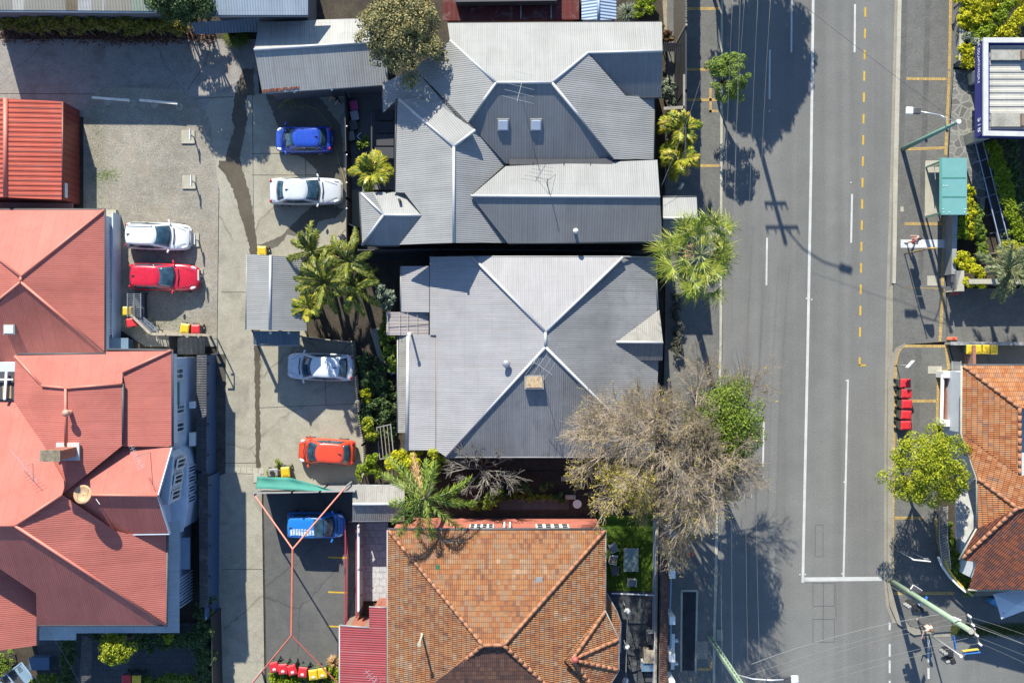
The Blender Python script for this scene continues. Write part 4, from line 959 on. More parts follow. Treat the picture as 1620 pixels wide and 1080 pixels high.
# ================================================================ cars
def m_paint(name, col, metal=.0):
    t = NT(name); n = t.noise(t.coord(), 1.4, 4)
    t.l(t.ramp(n, [(.3, mul(col, .93)), (.7, mul(col, 1.05))]), t.bsdf.inputs['Base Color'])
    d = t.noise(t.coord(), 6, 4); t.l(t.ramp(d, [(.3, (.22,) * 3), (.7, (.36,) * 3)]), t.bsdf.inputs['Roughness'])
    t.bsdf.inputs['Metallic'].default_value = metal; t.bsdf.inputs['Coat Weight'].default_value = .7; t.bsdf.inputs['Coat Roughness'].default_value = .06
    MATS[name] = t.mat; return t.mat
M_tyre = m_plain('tyre', (.02, .02, .02), .85); M_rim = m_plain('alloy', (.35, .35, .36), .3, .05, metal=.8)
M_head = m_plain('headlamp', (.55, .56, .58), .12, .1, 6, coat=.6); M_tail = m_plain('tail_lamp', (.35, .01, .012), .15, .1, coat=.6)
M_cglass = m_glass('car_glass', (.02, .045, .065), .05); M_trim = m_plain('black_trim', (.018, .018, .02), .5)
M_plate = m_plain('number_plate', (.5, .5, .48), .5)
def make_car(label, u, v, ang, L, W, Hh, paint, kind='hatch', g=None, rails=False, group='cars parked in the yards'):
    g = g or {}
    root = thing('parked_car', label, 'car', P(u, v, .0) * (1 - .6 / H), math.radians(ang), group)
    root.location.z = .03
    belt = g.get('belt', .93)
    wsb, wst, rr, rwb = g.get('wsb', .20), g.get('wst', .04), g.get('rr', -.36), g.get('rwb', -.46)     # fractions of L, windscreen base/top, roof rear, rear window base
    nose, hood = g.get('nose', .66), g.get('hood', .86)
    if kind == 'sedan':
        st = [(-.5, .80, .70), (-.49, .88, .82), (-.46, .94, .93), (-.38, .98, .97), (-.25, 1, .97), (0, 1, .95), (.2, 1, .93), (.32, .985, .86), (.41, .95, .78), (.465, .87, .70), (.49, .76, .62), (.5, .64, .55)]
    elif kind == 'van':
        st = [(-.5, .90, .80), (-.495, .95, .95), (-.47, .98, 1.0), (-.3, 1, 1.0), (0, 1, 1.0), (.15, 1, 1.0), (.28, .99, .96), (.38, .955, .86), (.44, .87, .76), (.475, .75, .68), (.5, .55, .58)]
    else:
        st = [(-.5, .76, .66), (-.49, .86, .80), (-.465, .93, .93), (-.4, .975, .97), (-.25, 1, .97), (0, 1, .95), (.2, 1, .93), (.31, .985, .88), (.40, .945, .79), (.46, .86, .71), (.485, .76, .64), (.5, .62, .56)]
    hw = W / 2; V = []; n = None
    for xf, wf, zt in st:
        w_ = hw * wf; zt = zt * belt / .95
        half = [(0, zt + .009), (.5 * w_, zt + .005), (.82 * w_, zt - .03), (.955 * w_, zt - .085), (w_, max(.5, zt - .22)), (w_, .40), (.97 * w_, .24), (.8 * w_, .19)]
        ring = half + [(-a, b) for a, b in reversed(half[1:])]
        n = len(ring); V += [(xf * L, a, b) for a, b in ring]
    fs = []
    for i in range(len(st) - 1):
        for j in range(n):
            a, b = i * n + j, i * n + (j + 1) % n; fs.append([a, b, b + n, a + n])
    fs.append(list(range(n))); fs.append(list(reversed(range((len(st) - 1) * n, len(st) * n))))
    mb = MB(); mb.add(V, fs); mb.build('body', paint, root, smooth=True, sub=1)
    # greenhouse surface: side, position s in 0..1, height t in 0..1
    rw, bw = g.get('roofw', .72), .93
    def gp(side, s, t, o=0.0):
        tt = t ** 1.15; z = belt - .06 + (Hh - .05 - belt + .06) * t
        xf = (wsb + (wst - wsb) * tt) * L; xr = (rwb + (rr - rwb) * tt) * L; wd = (bw + (rw - bw) * t ** 1.3) * hw
        if side == 'f': y = (2 * s - 1) * wd * .9; return Vector((xf - .16 * (2 * s - 1) ** 2 + o, y, z + o * .8))
        if side == 'r': y = (2 * s - 1) * wd * .9; return Vector((xr + .10 * (2 * s - 1) ** 2 - o, y, z + o * .8))
        x = xr + .14 + (xf - .22 - xr - .14) * s; y = wd * (1 - .05 * (2 * s - 1) ** 2)
        return Vector((x, (y + o) * (1 if side == 'L' else -1), z + o * .3))
    K = 7; T = [0, .33, .66, 1.0]; V = []; 
    for t_ in T:
        V += [gp('f', i / K, t_) for i in range(K + 1)] + [gp('L', 1 - i / K, t_) for i in range(K + 1)] + [gp('r', 1 - i / K, t_) for i in range(K + 1)] + [gp('R', i / K, t_) for i in range(K + 1)]
    n = 4 * (K + 1); fs = []
    for k in range(len(T) - 1):
        for j in range(n):
            a, b = k * n + j, k * n + (j + 1) % n; fs.append([a, b, b + n, a + n])
    top = V[-n:]; c = sum(top, Vector()) / n
    for sc_, dz in ((.93, .03), (.7, .048), (.35, .055)): V += [c + (p - c) * sc_ + Vector((0, 0, dz)) for p in top]
    for k in range(len(T) - 1, len(T) + 2):
        for j in range(n):
            a, b = k * n + j, k * n + (j + 1) % n; fs.append([a, b, b + n, a + n])
    fs.append(list(range((len(T) + 2) * n, (len(T) + 3) * n)))
    mb = MB(); mb.add(V, fs); cab = mb.build('cabin', paint, root, smooth=True)
    def patch(name, side, s0, s1, t0, t1, mat, o=.012, parent=None, cut=None):
        A, B = 8, 4; V = []
        for i in range(A + 1):
            for j in range(B + 1):
                s = s0 + (s1 - s0) * i / A; t_ = t0 + (t1 - t0) * j / B
                if cut:                           # side glass tapering towards the ends
                    s = s + (cut[0] * (1 - i / A) - cut[1] * i / A) * (j / B)
                V.append(gp(side, s, t_, o))
        fs = [[i * (B + 1) + j, (i + 1) * (B + 1) + j, (i + 1) * (B + 1) + j + 1, i * (B + 1) + j + 1] for i in range(A) for j in range(B)]
        m_ = MB(); m_.add(V, fs); return m_.build(name, mat, parent or root, smooth=True, solid=.01)
    patch('windscreen', 'f', .03, .97, .12, .95, M_cglass)
    patch('rear_window', 'r', .06, .94, .22, .93, M_cglass)
    for s_ in 'LR':
        sw_ = patch('side_window', s_, .07, .94, .2, .9, M_cglass, .01, None, (.03, .07))
        patch('pillar', s_, .50, .535, .2, .9, paint if kind == 'van' else M_trim, .024, sw_)
    if g.get('sunroof'):
        m_ = MB(); m_.prism([(wst * L - .15, -.45), (wst * L - .15, .45), (wst * L - .75, .42), (wst * L - .75, -.42)], Hh - .02, Hh + .012); m_.build('sunroof', M_cglass, root)
    if g.get('glassfront'):
        m_ = MB(); m_.prism([(wst * L - .02, -.56), (wst * L - .02, .56), (wst * L - .62, .55), (wst * L - .62, -.55)], Hh - .04, Hh + .012); m_.build('roof_glass', M_cglass, root)
    # wheels
    for sx in (.31, -.29):
        for sy in (-1, 1):
            m_ = MB(); c0 = Vector((sx * L, sy * (hw - .19), .31)); m_.tube([c0, c0 + Vector((0, sy * .2, 0))], .31, 20); wl = m_.build('wheel', M_tyre, root, smooth=False)
            m_ = MB(); m_.tube([c0 + Vector((0, sy * .19, 0)), c0 + Vector((0, sy * .212, 0))], .2, 14); m_.build('rim', M_rim, wl)
    for sy in (-1, 1):
        m_ = MB(); hx = .435 * L; hy = sy * hw * .72; zz = .74 * belt / .95
        a = math.atan2(-sy * .55, 1)
        m_.ball((0, 0, 0), .16, 12, 8, sz=.42); o = m_.build('headlight', M_head, root, smooth=True); o.location = (hx - .02, hy, zz - .045); o.rotation_euler = (0, .42, a * .9); o.scale = (1.25, .62, 1)
        m_ = MB(); m_.ball((0, 0, 0), .115, 10, 8, sz=.9); o = m_.build('tail_light', M_tail, root, smooth=True); o.location = (-.472 * L, sy * hw * .74, .86 * belt / .95); o.scale = (.75, .9, .9)
        m_ = MB(); m_.box((0, 0, 0), (.12, .22, .14)); o = m_.build('mirror', paint, root, bevel=.04); o.location = (wsb * L - .22, sy * (hw + .08), belt + .06); o.rotation_euler = (0, 0, sy * .35)
    for xx_, zz_ in ((.497, .42), (-.497, .5)): m_ = MB(); m_.box((xx_ * L, 0, zz_), (.03, .38, .11)); m_.build('number_plate', M_plate, root)
    m_ = MB(); m_.box((.488 * L, 0, .55), (.05, W * .52, .12)); m_.build('grille', M_trim, root, bevel=.02)
    m_ = MB(); m_.tube([(wsb * L + .06, -hw * .62, belt - .005), (wsb * L + .12, 0, belt + .03), (wsb * L + .06, hw * .62, belt - .005)], .03, 6); m_.build('wiper_cowl', M_trim, root)
    m_ = MB(); ax = rr * L + .22; m_.add([(ax - .1, -.03, Hh - .005), (ax + .12, -.025, Hh - .005), (ax + .12, .025, Hh - .005), (ax - .1, .03, Hh - .005), (ax - .1, 0, Hh + .1)], [(0, 1, 2, 3), (0, 1, 4), (1, 2, 4), (2, 3, 4), (3, 0, 4)]); m_.build('aerial_fin', M_trim, root)
    for sy in (-1, 1):                            # door and bonnet shut lines
        pass
    m_ = MB(); zz = belt + .012
    for sy in (-1, 1): m_.tube([(wsb * L + .1, sy * hw * .80, belt - .035), (.36 * L, sy * hw * .60, belt * .9 - .01), (.44 * L, sy * hw * .46, belt * .82 - .03)], .009, 4)
    m_.build('bonnet_seam', M_trim, root)
    if kind == 'sedan':
        m_ = MB(); m_.tube([(rwb * L + .02, -hw * .74, belt + .0), (-.488 * L, -hw * .62, .86), (-.488 * L, hw * .62, .86), (rwb * L + .02, hw * .74, belt + .0)], .008, 4); m_.build('boot_seam', M_trim, root)
    if rails:
        for sy in (-1, 1):
            m_ = MB(); m_.tube([(rr * L + .1, sy * rw * hw * .9, Hh - .02), (rr * L + .2, sy * rw * hw * .9, Hh + .05), (wst * L - .3, sy * rw * hw * .9, Hh + .05), (wst * L - .2, sy * rw * hw * .9, Hh - .02)], .022, 6); m_.build('roof_rail', M_rim, root)
    return root
make_car('royal blue hatchback parked nose to the driveway, bonnet pointing left', 481, 221, 180, 3.62, 1.7, 1.48, m_paint('blue_paint', (.012, .05, .33)), 'hatch', dict(wsb=.355, wst=.14, rr=-.32, rwb=-.44))
make_car('silver white sedan with a long boot parked below the blue hatchback', 484, 303, 0, 4.62, 1.74, 1.42, m_paint('silver_paint', (.44, .46, .48)), 'sedan', dict(wsb=.23, wst=.05, rr=-.27, rwb=-.41, roofw=.76))
make_car('white station wagon with roof rails parked on the gravel beside a post sign', 250.5, 374, -2, 4.12, 1.76, 1.5, m_paint('white_paint_car', (.55, .56, .56)), 'hatch', dict(wsb=.25, wst=.035, rr=-.43, rwb=-.485), True)
make_car('bright red hatchback parked on the gravel below the white wagon', 260, 438.5, -1.5, 4.42, 1.75, 1.46, m_paint('red_paint', (.42, .008, .022)), 'hatch', dict(wsb=.21, wst=-.01, rr=-.42, rwb=-.48, sunroof=False))
make_car('silver liftback with a pale sunroof panel parked under the carport end, bonnet pointing left', 507.5, 580, 178, 4.28, 1.76, 1.44, m_paint('silver_paint2', (.50, .52, .54)), 'hatch', dict(wsb=.28, wst=.11, rr=-.30, rwb=-.44))
make_car('bright orange small hatchback on the sunny concrete pad, bonnet pointing left', 517, 714, 177, 3.58, 1.68, 1.46, m_paint('orange_paint', (.52, .05, .016)), 'hatch', dict(wsb=.355, wst=.15, rr=-.33, rwb=-.46))
mv = make_car('sky blue compact van with white lettering on its roof under the red frame', 501, 829.5, -1, 3.62, 1.66, 1.66, m_paint('sky_blue_paint', (.012, .14, .42)), 'van', dict(wsb=.36, wst=.18, rr=-.45, rwb=-.49, belt=.98, roofw=.78, glassfront=True))
m_ = MB(); rnd = random.Random(4)
for i in range(9):
    m_.box((-1.35 + .17 * i, -.33 + .03 * math.sin(i), 1.69), (.13, .3, .012), rz=.1); m_.box((-1.35 + .17 * i, -.15 + .04 * math.sin(i * .5), 1.692), (.12, .08, .012))
m_.build('roof_graphic', m_ground('decal', (.16, .3, .45), (.5, .52, .54), 6, 30, .1), mv)

# ================================================================ wheelie bins
M_bin = m_plain('bin_green', (.045, .06, .05), .6, .1); M_bl = {'red': m_plain('lid_red', (.44, .018, .022), .45, .08), 'yellow': m_plain('lid_yellow', (.50, .33, .012), .45, .08)}
def make_bin(col, sticker):
    root = thing('wheelie_bin', 'x', 'bin')
    m_ = MB(); b, t_ = .2, .27
    V = [(-b, -b - .02, .06), (b, -b - .02, .06), (b, b + .02, .06), (-b, b + .02, .06), (-t_, -t_ - .05, .98), (t_, -t_ - .05, .98), (t_, t_ + .03, .98), (-t_, t_ + .03, .98)]
    m_.add(V, [(3, 2, 1, 0), (4, 5, 6, 7), (0, 1, 5, 4), (1, 2, 6, 5), (2, 3, 7, 6), (3, 0, 4, 7)]); m_.build('body', M_bin, root, bevel=.03)
    m_ = MB(); V = [(-.29, -.37, .99), (.29, -.37, .99), (.29, .31, .99), (-.29, .31, .99), (-.28, -.36, 1.03), (.28, -.36, 1.03), (.28, .30, 1.05), (-.28, .30, 1.05), (-.2, -.26, 1.075), (.2, -.26, 1.075), (.2, .2, 1.09), (-.2, .2, 1.09)]
    m_.add(V, [(3, 2, 1, 0), (0, 1, 5, 4), (1, 2, 6, 5), (2, 3, 7, 6), (3, 0, 4, 7), (4, 5, 9, 8), (5, 6, 10, 9), (6, 7, 11, 10), (7, 4, 8, 11), (8, 9, 10, 11)]); ld = m_.build('lid', M_bl[col], root, bevel=.025)
    m_ = MB(); m_.bar((-.15, -.20, 1.09), (.15, -.20, 1.09), .03, .009); m_.build('lid_emboss', m_plain('lid_mark_' + col, mul((.44, .018, .022) if col == 'red' else (.5, .33, .012), .6), .5), ld)
    if sticker:
        m_ = MB(); m_.box((0, -.17, 1.088), (.2, .13, .012)); m_.box((.0, -.09, 1.088), (.12, .05, .012)); m_.build('number_sticker', M_plate, ld)
    m_ = MB(); m_.tube([(-.24, .33, 1.0), (-.24, .4, 1.0), (.24, .4, 1.0), (.24, .33, 1.0)], .018, 6); m_.build('handle', M_bin, root)
    for s in (-1, 1):
        m_ = MB(); m_.tube([(s * .2, .27, .1), (s * .26, .27, .1)], .1, 14); m_.build('wheel', M_tyre, root)
    return root
protos = {}
bins = [  # colour, sticker, u, v (lid), heading, label, group
 ('yellow', 0, 201, 492, 90, 'yellow lidded bin behind the dark steel rack beside the verandah, above a red lidded one', 'bins by the gravel lot fence'),
 ('red', 0, 208, 510, 100, 'dark red lidded bin in shade below the yellow one beside the verandah screens', 'bins by the gravel lot fence'),
 ('yellow', 0, 292.5, 519.5, -8, 'sunlit yellow lidded bin against the gravel lot fence', 'bins by the gravel lot fence'),
 ('red', 0, 309.5, 521, 0, 'pinkish red lidded bin at the east end of the gravel lot fence', 'bins by the gravel lot fence'),
 ('yellow', 0, 414.5, 397, 0, 'single yellow lidded bin behind the north end of the carport', None),
 ('red', 1, 433.5, 1054, 12, 'first red lidded bin from the driveway in the car park row', 'bins lined up at the south edge of the car park'),
 ('red', 1, 447.5, 1057, 4, 'second red lidded bin from the driveway in the car park row', 'bins lined up at the south edge of the car park'),
 ('red', 1, 462, 1058.5, 16, 'tilted third red lidded bin from the driveway in the car park row', 'bins lined up at the south edge of the car park'),
 ('red', 1, 479, 1062, -6, 'red lidded bin beside the yellow lidded pair in the car park row', 'bins lined up at the south edge of the car park'),
 ('yellow', 1, 495.5, 1066, 6, 'yellow lidded bin next to the last red one in the car park row', 'bins lined up at the south edge of the car park'),
 ('yellow', 1, 510, 1063.5, 8, 'yellow lidded bin at the east end of the car park row by the crimson annex', 'bins lined up at the south edge of the car park'),
 ('red', 0, 200, 1074, 0, 'crimson lidded bin in the dark yard south of the big red house', 'bins in the dark south yard'),
 ('yellow', 0, 216, 1075, 0, 'yellow lidded bin in the dark yard south of the big red house', 'bins in the dark south yard'),
 ('red', 0, 1431, 606, 90, 'northernmost red lidded bin of the kerbside row', 'red bins lined up along the kerb'),
 ('red', 0, 1432.5, 622.5, 88, 'second red lidded bin from the north in the kerbside row', 'red bins lined up along the kerb'),
 ('red', 0, 1433, 639, 90, 'middle red lidded bin of the kerbside row', 'red bins lined up along the kerb'),
 ('red', 0, 1432, 656, 86, 'fourth red lidded bin from the north in the kerbside row', 'red bins lined up along the kerb'),
 ('red', 0, 1431.5, 672.5, 91, 'southernmost red lidded bin of the kerbside row beside the yellow green street tree', 'red bins lined up along the kerb'),
 ('yellow', 0, 1535.5, 552, 0, 'yellow lidded bin nearest the brick post in the bin yard row', 'yellow bins lined up behind the forecourt wall'),
 ('yellow', 0, 1548, 552, 2, 'second yellow lidded bin from the brick post in the bin yard row', 'yellow bins lined up behind the forecourt wall'),
 ('yellow', 0, 1561, 552, -2, 'third yellow lidded bin from the brick post in the bin yard row', 'yellow bins lined up behind the forecourt wall'),
 ('yellow', 0, 1573.5, 552.5, 1, 'yellow lidded bin farthest from the brick post in the bin yard row', 'yellow bins lined up behind the forecourt wall'),
 ('yellow', 0, 451.5, 746, 4, 'yellow lidded bin standing in the weedy patch next to the lawn mower', None)]
for col, stk, u, v, a, lab, grp in bins:
    k = (col, stk)
    if k not in protos: protos[k] = make_bin(col, stk); o = protos[k]
    else: o = copy_tree(protos[k])
    q = P(u, v, 1.05); o.location = (q.x, q.y, .12 if u > 1400 and u < 1450 else .05); o.rotation_euler.z = math.radians(a)
    if u > 1530: o.scale = (.82, .88, .92)
    o['label'] = lab
    if grp: o['group'] = grp

# ================================================================ poles, lamps, wires
M_pole = m_plain('green_pole', (.20, .27, .19), .7, .12, 1.2); M_polet = m_plain('teal_pole', (.10, .20, .16), .6, .12, 1.2)
M_galvp = m_plain('galvanised_post', (.42, .43, .44), .4, .05, metal=.5); M_insul = m_plain('insulator', (.30, .26, .24), .4); M_lampw = m_plain('lamp_white', (.55, .56, .56), .4)
M_wire = m_plain('cable_grey', (.13, .13, .125), .7); M_wired = m_plain('cable_dark', (.05, .05, .05), .6)
M_timber = m_plain('weathered_timber', (.20, .175, .14), .9, .2, 4); M_darkst = m_plain('dark_steel', (.05, .055, .065), .5)
def lamp_head(parent, c, d, z=0):
    d = Vector(d).normalized(); x = d; y = Vector((-d.y, d.x, 0)); M = Matrix((x, y, Vector((0, 0, 1)))).transposed()
    f = MB(); f.box(Vector(c) + d * .22, (.42, .42, .16), M=M); h = f.build('lamp_head', M_lampw, parent, bevel=.06)
    f = MB(); f.box(Vector(c) - d * .2, (.4, .38, .2), M=M); f.build('gear_case', m_plain('gear_black', (.05, .05, .05), .5), h, bevel=.06)
# east street lamp
b = P(1428, 236, .12); ts = thing('street_lamp', 'teal green street light pole leaning in view beside the bus shelter', 'street lamp', b)
f = MB(); f.tube([(0, 0, -.1), (0, 0, 3.2), (0, 0, 7.5)], [.15, .13, .1], 12); f.build('pole', M_polet, ts, smooth=True)
f = MB(); f.cyl((0, 0, 7.5), .13, .06, 12); f.build('pole_cap', M_lampw, ts)
lp = P(1452, 176, 7.4); 
la = [Vector((0, 0, 6.0)), Vector((-.45, .25, 6.8)) , (lp - b).lerp(Vector((0, 0, 7.2)), .55) + Vector((0, .1, .15)), lp - b]
f = MB(); f.tube(la, .035, 8); f.tube([Vector((0, 0, 7.3)), la[2]], .02, 6); f.build('arm', M_galvp, ts, smooth=True)
lamp_head(ts, lp - b + Vector((-.25, .02, 0)), (-1, .03, 0))
f = MB(); f.tube([(0, -.14, 3.4), (.0, -.3, 3.4)], .09, 8); f.tube([(.1, -.1, 5.8), (.22, -.15, 5.8)], .09, 8); f.build('junction_box', M_darkst, ts)
f = MB(); f.box((0, 0, 7.1), (.5, .08, .06)); f.build('bracket', M_insul, ts)
# corner power pole
b = P(1411, 919, .1); cp = thing('power_pole', 'tall pale green power pole with a crossarm on the corner footpath', 'power pole', b)
f = MB(); f.tube([(0, 0, -.1), (0, 0, 5), (0, 0, 10.3)], [.17, .16, .15], 12); f.build('pole', M_pole, cp, smooth=True)
f = MB(); f.cyl((0, 0, 10.3), .16, .06, 12); f.build('pole_cap', M_kerb, cp)
e0, e1 = P(1531, 971, 10.1) - b, P(1549, 1019, 10.1) - b
f = MB(); f.bar(e0, e1, .1, .12); ca = f.build('crossarm', M_timber, cp)
f = MB()
for s in (.04, .32, .66, .96):
    c = e0.lerp(e1, s) + Vector((0, 0, .06)); f.cyl(c, .06, .22, 8)
f.build('insulator', M_frame, ca)
f = MB(); f.bar(P(1439, 931, 3.0) - b, P(1443, 937, 3.0) - b, .06); a0 = P(1438, 934, 2.9) - b
f.prism([P(1438, 935, 2.9) - b, P(1445, 925, 2.9) - b, P(1459, 934, 2.9) - b, P(1449, 938, 2.9) - b], 2.86, 2.9); f.build('sign_plate', M_gutd, cp)
f = MB(); q = [P(1438, 935, 2.92) - b, P(1445, 925, 2.92) - b, P(1459, 934, 2.92) - b, P(1449, 938, 2.92) - b]
for i in range(4): f.bar(q[i], q[(i + 1) % 4], .07, .05)
f.build('sign_frame', M_frame, cp)
f = MB(); f.tube([P(1508, 976, 9.2) - b, P(1520, 981, 9.2) - b], .06, 8); f.tube([P(1540, 996, 9.8) - b, P(1541.5, 993, 9.8) - b], .08, 8); f.build('cable_clamp', M_frame, cp)
# west street poles
def west_pole(base, lab, hgt, lamp, arms, lattice=False):
    b = P(*base, .12); o = thing('power_pole', lab, 'power pole', b)
    f = MB()
    if lattice:
        f.bar((-.11, 0, -.1), (-.09, 0, hgt), .09, .2); f.bar((.11, 0, -.1), (.09, 0, hgt), .09, .2)
        for i in range(int(hgt / .55)): f.box((0, 0, .3 + .55 * i), (.13, .12, .12))
    else: f.tube([(0, 0, -.1), (0, 0, hgt)], [.17, .13], 12)
    f.build('pole', M_pole, o)
    for z, w_ in arms:
        f = MB(); f.bar((-w_, .14, z), (w_, .14, z), .1, .12); a_ = f.build('crossarm', M_timber, o); f = MB()
        for s in (-.95, -.45, .45, .95): f.cyl((s * w_, .14, z + .06), .05, .2, 8)
        f.build('insulator', M_insul, a_)
    if lamp:
        q = Vector(lamp) - b; f = MB(); f.tube([(0, 0, q.z - 1.2), (q.x * .3, q.y * .3, q.z - .3), (q.x * .62, q.y * .62, q.z), q], .045, 8); f.build('arm', M_galvp, o, smooth=True)
        lamp_head(o, q, (q.x, q.y, 0))
    return o
west_pole((1122, 1007), 'pale green twin channel power pole with lamp arm, bottom of the west footpath', 9.6, P(1251, 1074, 8.0), [(8.9, 1.0)], True)
west_pole((1139, -6), 'crossarm power pole at the top of the west footpath, its shadow over the road', 10.2, P(1230, 24, 0) * 1 + Vector((0, 0, 10.6)), [(9.6, 1.05), (8.6, .7)])
def wire(pts, lab, grp, r=.0075, mat=None, n=5, dash=None):
    """pts: list of (u,v,z); smooth sag between"""
    q = [P(*p) for p in pts]; out = []
    if len(q) == 3:
        for i in range(25):
            t_ = i / 24; out.append(q[0] * ((1 - 2 * t_) * (1 - t_)) + q[1] * (4 * t_ * (1 - t_)) + q[2] * (t_ * (2 * t_ - 1)))
    else: out = q
    m_ = MB(); m_.tube(out, r, n); o = m_.build('overhead_wire', mat or M_wire, smooth=True); tag(o, lab, 'wire', grp); return o
g1 = 'overhead wires along the west side of the road'
for pts, lab in ((((1171, 0, 9.0), (1159, 540, 8.3), (1159, 1080, 9.0)), 'second overhead street wire from the houses, running the length of the road'),
                 (((1199, 0, 9.0), (1181, 540, 8.3), (1184, 1080, 9.0)), 'third overhead street wire from the houses, running the length of the road'),
                 (((1219, 0, 9.0), (1197, 540, 8.3), (1203, 1080, 9.0)), 'overhead street wire farthest east of the west side group'),
                 (((1159, 0, 7.6), (1142, 540, 7.0), (1143, 1080, 7.6)), 'overhead street wire nearest the houses over the kerb'),
                 (((1178, 0, 9.0), (1162.5, 280, 8.4), (1160, 560, 8.3)), 'short paired wire joining the second street wire at the large fan palm')):
    p0, p1, p2 = pts
    q = [P(*p) for p in pts]
    # continue beyond the frame to the poles
    a = q[0] * 1; o = wire(pts, lab, g1, .0072)
wire(((1171, -3, 9.0), (1185, -150, 9.5)), 'end of a street wire running up to the northern pole', g1, .016) if False else None
wire(((1260, 0, 9.2), (1385, 97, 8.2), (1505, 187, 7.3)), 'dark wire crossing the road diagonally to the teal street light', 'service wires', .01, M_wired)
wire(((1108, 128, 6.4), (1084, 200, 5.7), (1046, 296, 4.8)), 'pale service cable from the street to the large grey house', 'service wires', .01)
wire(((0, 0, 0), (1, 1, 1)), '', '') if False else None
g2 = 'overhead wires fanning across the road at the corner'
for pts, lab, r in ((((1189, 1050, 9.0), (1335, 1003, 8.6), (1489, 971, 9.2)), 'thick bright cable crossing the road, northernmost of the corner fan', .02),
                    (((1170, 1073, 9.2), (1345, 1017, 8.8), (1531, 973, 10.2)), 'corner wire just below the thick bright cable', .009),
                    (((1200, 1078, 9.2), (1370, 1018, 8.9), (1534, 984, 10.2)), 'third wire of the corner fan crossing the road', .009),
                    (((1250, 1082, 9.2), (1390, 1042, 9.0), (1544, 1006, 10.2)), 'fourth wire of the corner fan crossing the road', .009),
                    (((1290, 1084, 9.2), (1410, 1047, 9.0), (1548, 1017, 10.2)), 'southernmost wire of the corner fan crossing the road', .009),
                    (((1531, 975, 10.2), (1576, 988, 10.0), (1640, 1010, 10.0)), 'uppermost wire leaving the corner pole to the right', .009),
                    (((1520, 981, 9.4), (1570, 1000, 9.3), (1640, 1026, 9.3)), 'thick bright cable leaving the corner pole to the right', .02),
                    (((1536, 984, 10.2), (1580, 1001, 10.0), (1640, 1027, 10.0)), 'thin wire just above the thick cable right of the corner pole', .009),
                    (((1545, 1007, 10.2), (1585, 1022, 10.0), (1640, 1044, 10.0)), 'third thin wire leaving the corner pole to the right', .009),
                    (((1549, 1017, 10.2), (1588, 1033, 10.0), (1640, 1058, 10.0)), 'lowest wire leaving the corner pole to the right', .009)):
    wire(pts, lab, g2, r)
tg = wire(((68, 990, 6.5), (95, 1025, 5.0), (128, 1085, 3.2)), 'thin service wire sloping down over the dark yard from the big red house', 'service wires', .009)

# ================================================================ street furniture
M_teal = m_plain('shelter_teal', (.115, .26, .245), .4, .05, coat=.2)
bs = thing('bus_shelter', 'teal roofed bus shelter on the east footpath', 'bus shelter')
zr = 2.55; q = [P(1487, 250, zr), P(1530, 250, zr), P(1530, 340, zr), P(1487, 340, zr)]
f = MB(); f.prism(q, zr - .12, zr); rf = f.build('roof', M_teal, bs, bevel=.02)
f = MB()
for v in (281, 311): f.bar(P(1490, v, zr + .012), P(1528, v, zr + .012), .06, .03)
f.bar(P(1489, 250, zr + .01), P(1489, 340, zr + .01), .1, .05); f.build('roof_rib', m_plain('teal_edge', (.06, .21, .16), .5), rf)
f = MB()
for u, v in ((1493, 294), (1498, 294), (1493, 336), (1492, 331), (1526, 336), (1527, 331), (1502, 336)): f.ball(P(u, v, zr + .01), .04, 6, 4)
f.build('roof_bolt', M_frame, rf)
f = MB(); pl_ = [P(u, v, 2.4) for u, v in ((1491, 254), (1526, 254), (1526, 336), (1491, 336))]
for p in pl_: f.bar((p.x, p.y, .1), (p.x, p.y, 2.43), .09)
f.build('post', M_polet, bs)
f = MB(); a, b_2 = pl_[1], pl_[2]; f.box(((a.x + b_2.x) / 2, (a.y + b_2.y) / 2, 1.2), (.03, (a - b_2).length - .12, 1.7)); a, b_2 = pl_[0], pl_[1]; f.box(((a.x + b_2.x) / 2, a.y, 1.2), ((a - b_2).length - .12, .03, 1.7)); f.build('glass_panel', M_glass, bs)
f = MB(); f.box(((pl_[1].x) - .35, (pl_[1].y + pl_[2].y) / 2, .5), (.42, 2.6, .06)); 
for s in (-1, 1): f.box(((pl_[1].x) - .35, (pl_[1].y + pl_[2].y) / 2 + s, .28), (.36, .08, .4))
f.build('bench', M_timber, bs)
f = MB(); f.prism([P(1464, 254, .13), P(1496, 254, .13), P(1494, 334, .13), P(1463, 342, .13)], .05, .128); sl = f.build('shelter_slab', M_kerb, kind='structure')
f = MB(); bx_ = P(1479, 265, 2.2); f.tube([P(1480, 284, .12), P(1480, 284, 1.2)], .03, 6); f.tube([P(1480, 284, 1.2), P(1478, 264, 1.25), P(1486, 262, 1.25)], .025, 6); o = f.build('hand_rail', M_galvp); tag(o, 'small bent metal leaning rail in front of the bus shelter', 'rail')
f = MB(); q = [P(1425, 379, .13), P(1497, 379, .13), P(1497, 392, .13), P(1425, 392, .13)]; f.prism(q, .11, .13); o = f.build('tactile_strip', m_brick('white_tactile', (.47, .48, .48), (.52, .52, .52), (.36, .37, .38), .4, .4), kind='structure')
b = P(1431, 402, .12); st_ = thing('bus_stop_sign', 'yellow edged bus stop blade sign on a slim post south of the white strip', 'sign', b)
f = MB(); f.tube([(0, 0, 0), (0, 0, 3.5)], .035, 8); f.build('post', M_darkst, st_, smooth=True)
mY = m_plain('sign_yellow', (.50, .28, .03), .5)
f = MB(); f.box((.24, .06, 1.2), (.36, .04, 1.1)); f.box((.24, .06, 2.05), (.36, .04, .5)); f.build('timetable_panel', mY, st_, bevel=.01)
V = [(.02 + .31 * (1 - math.cos(PI * i / 12)), .08, 2.95 + (.55 * math.sin(PI * i / 12))) for i in range(13)]
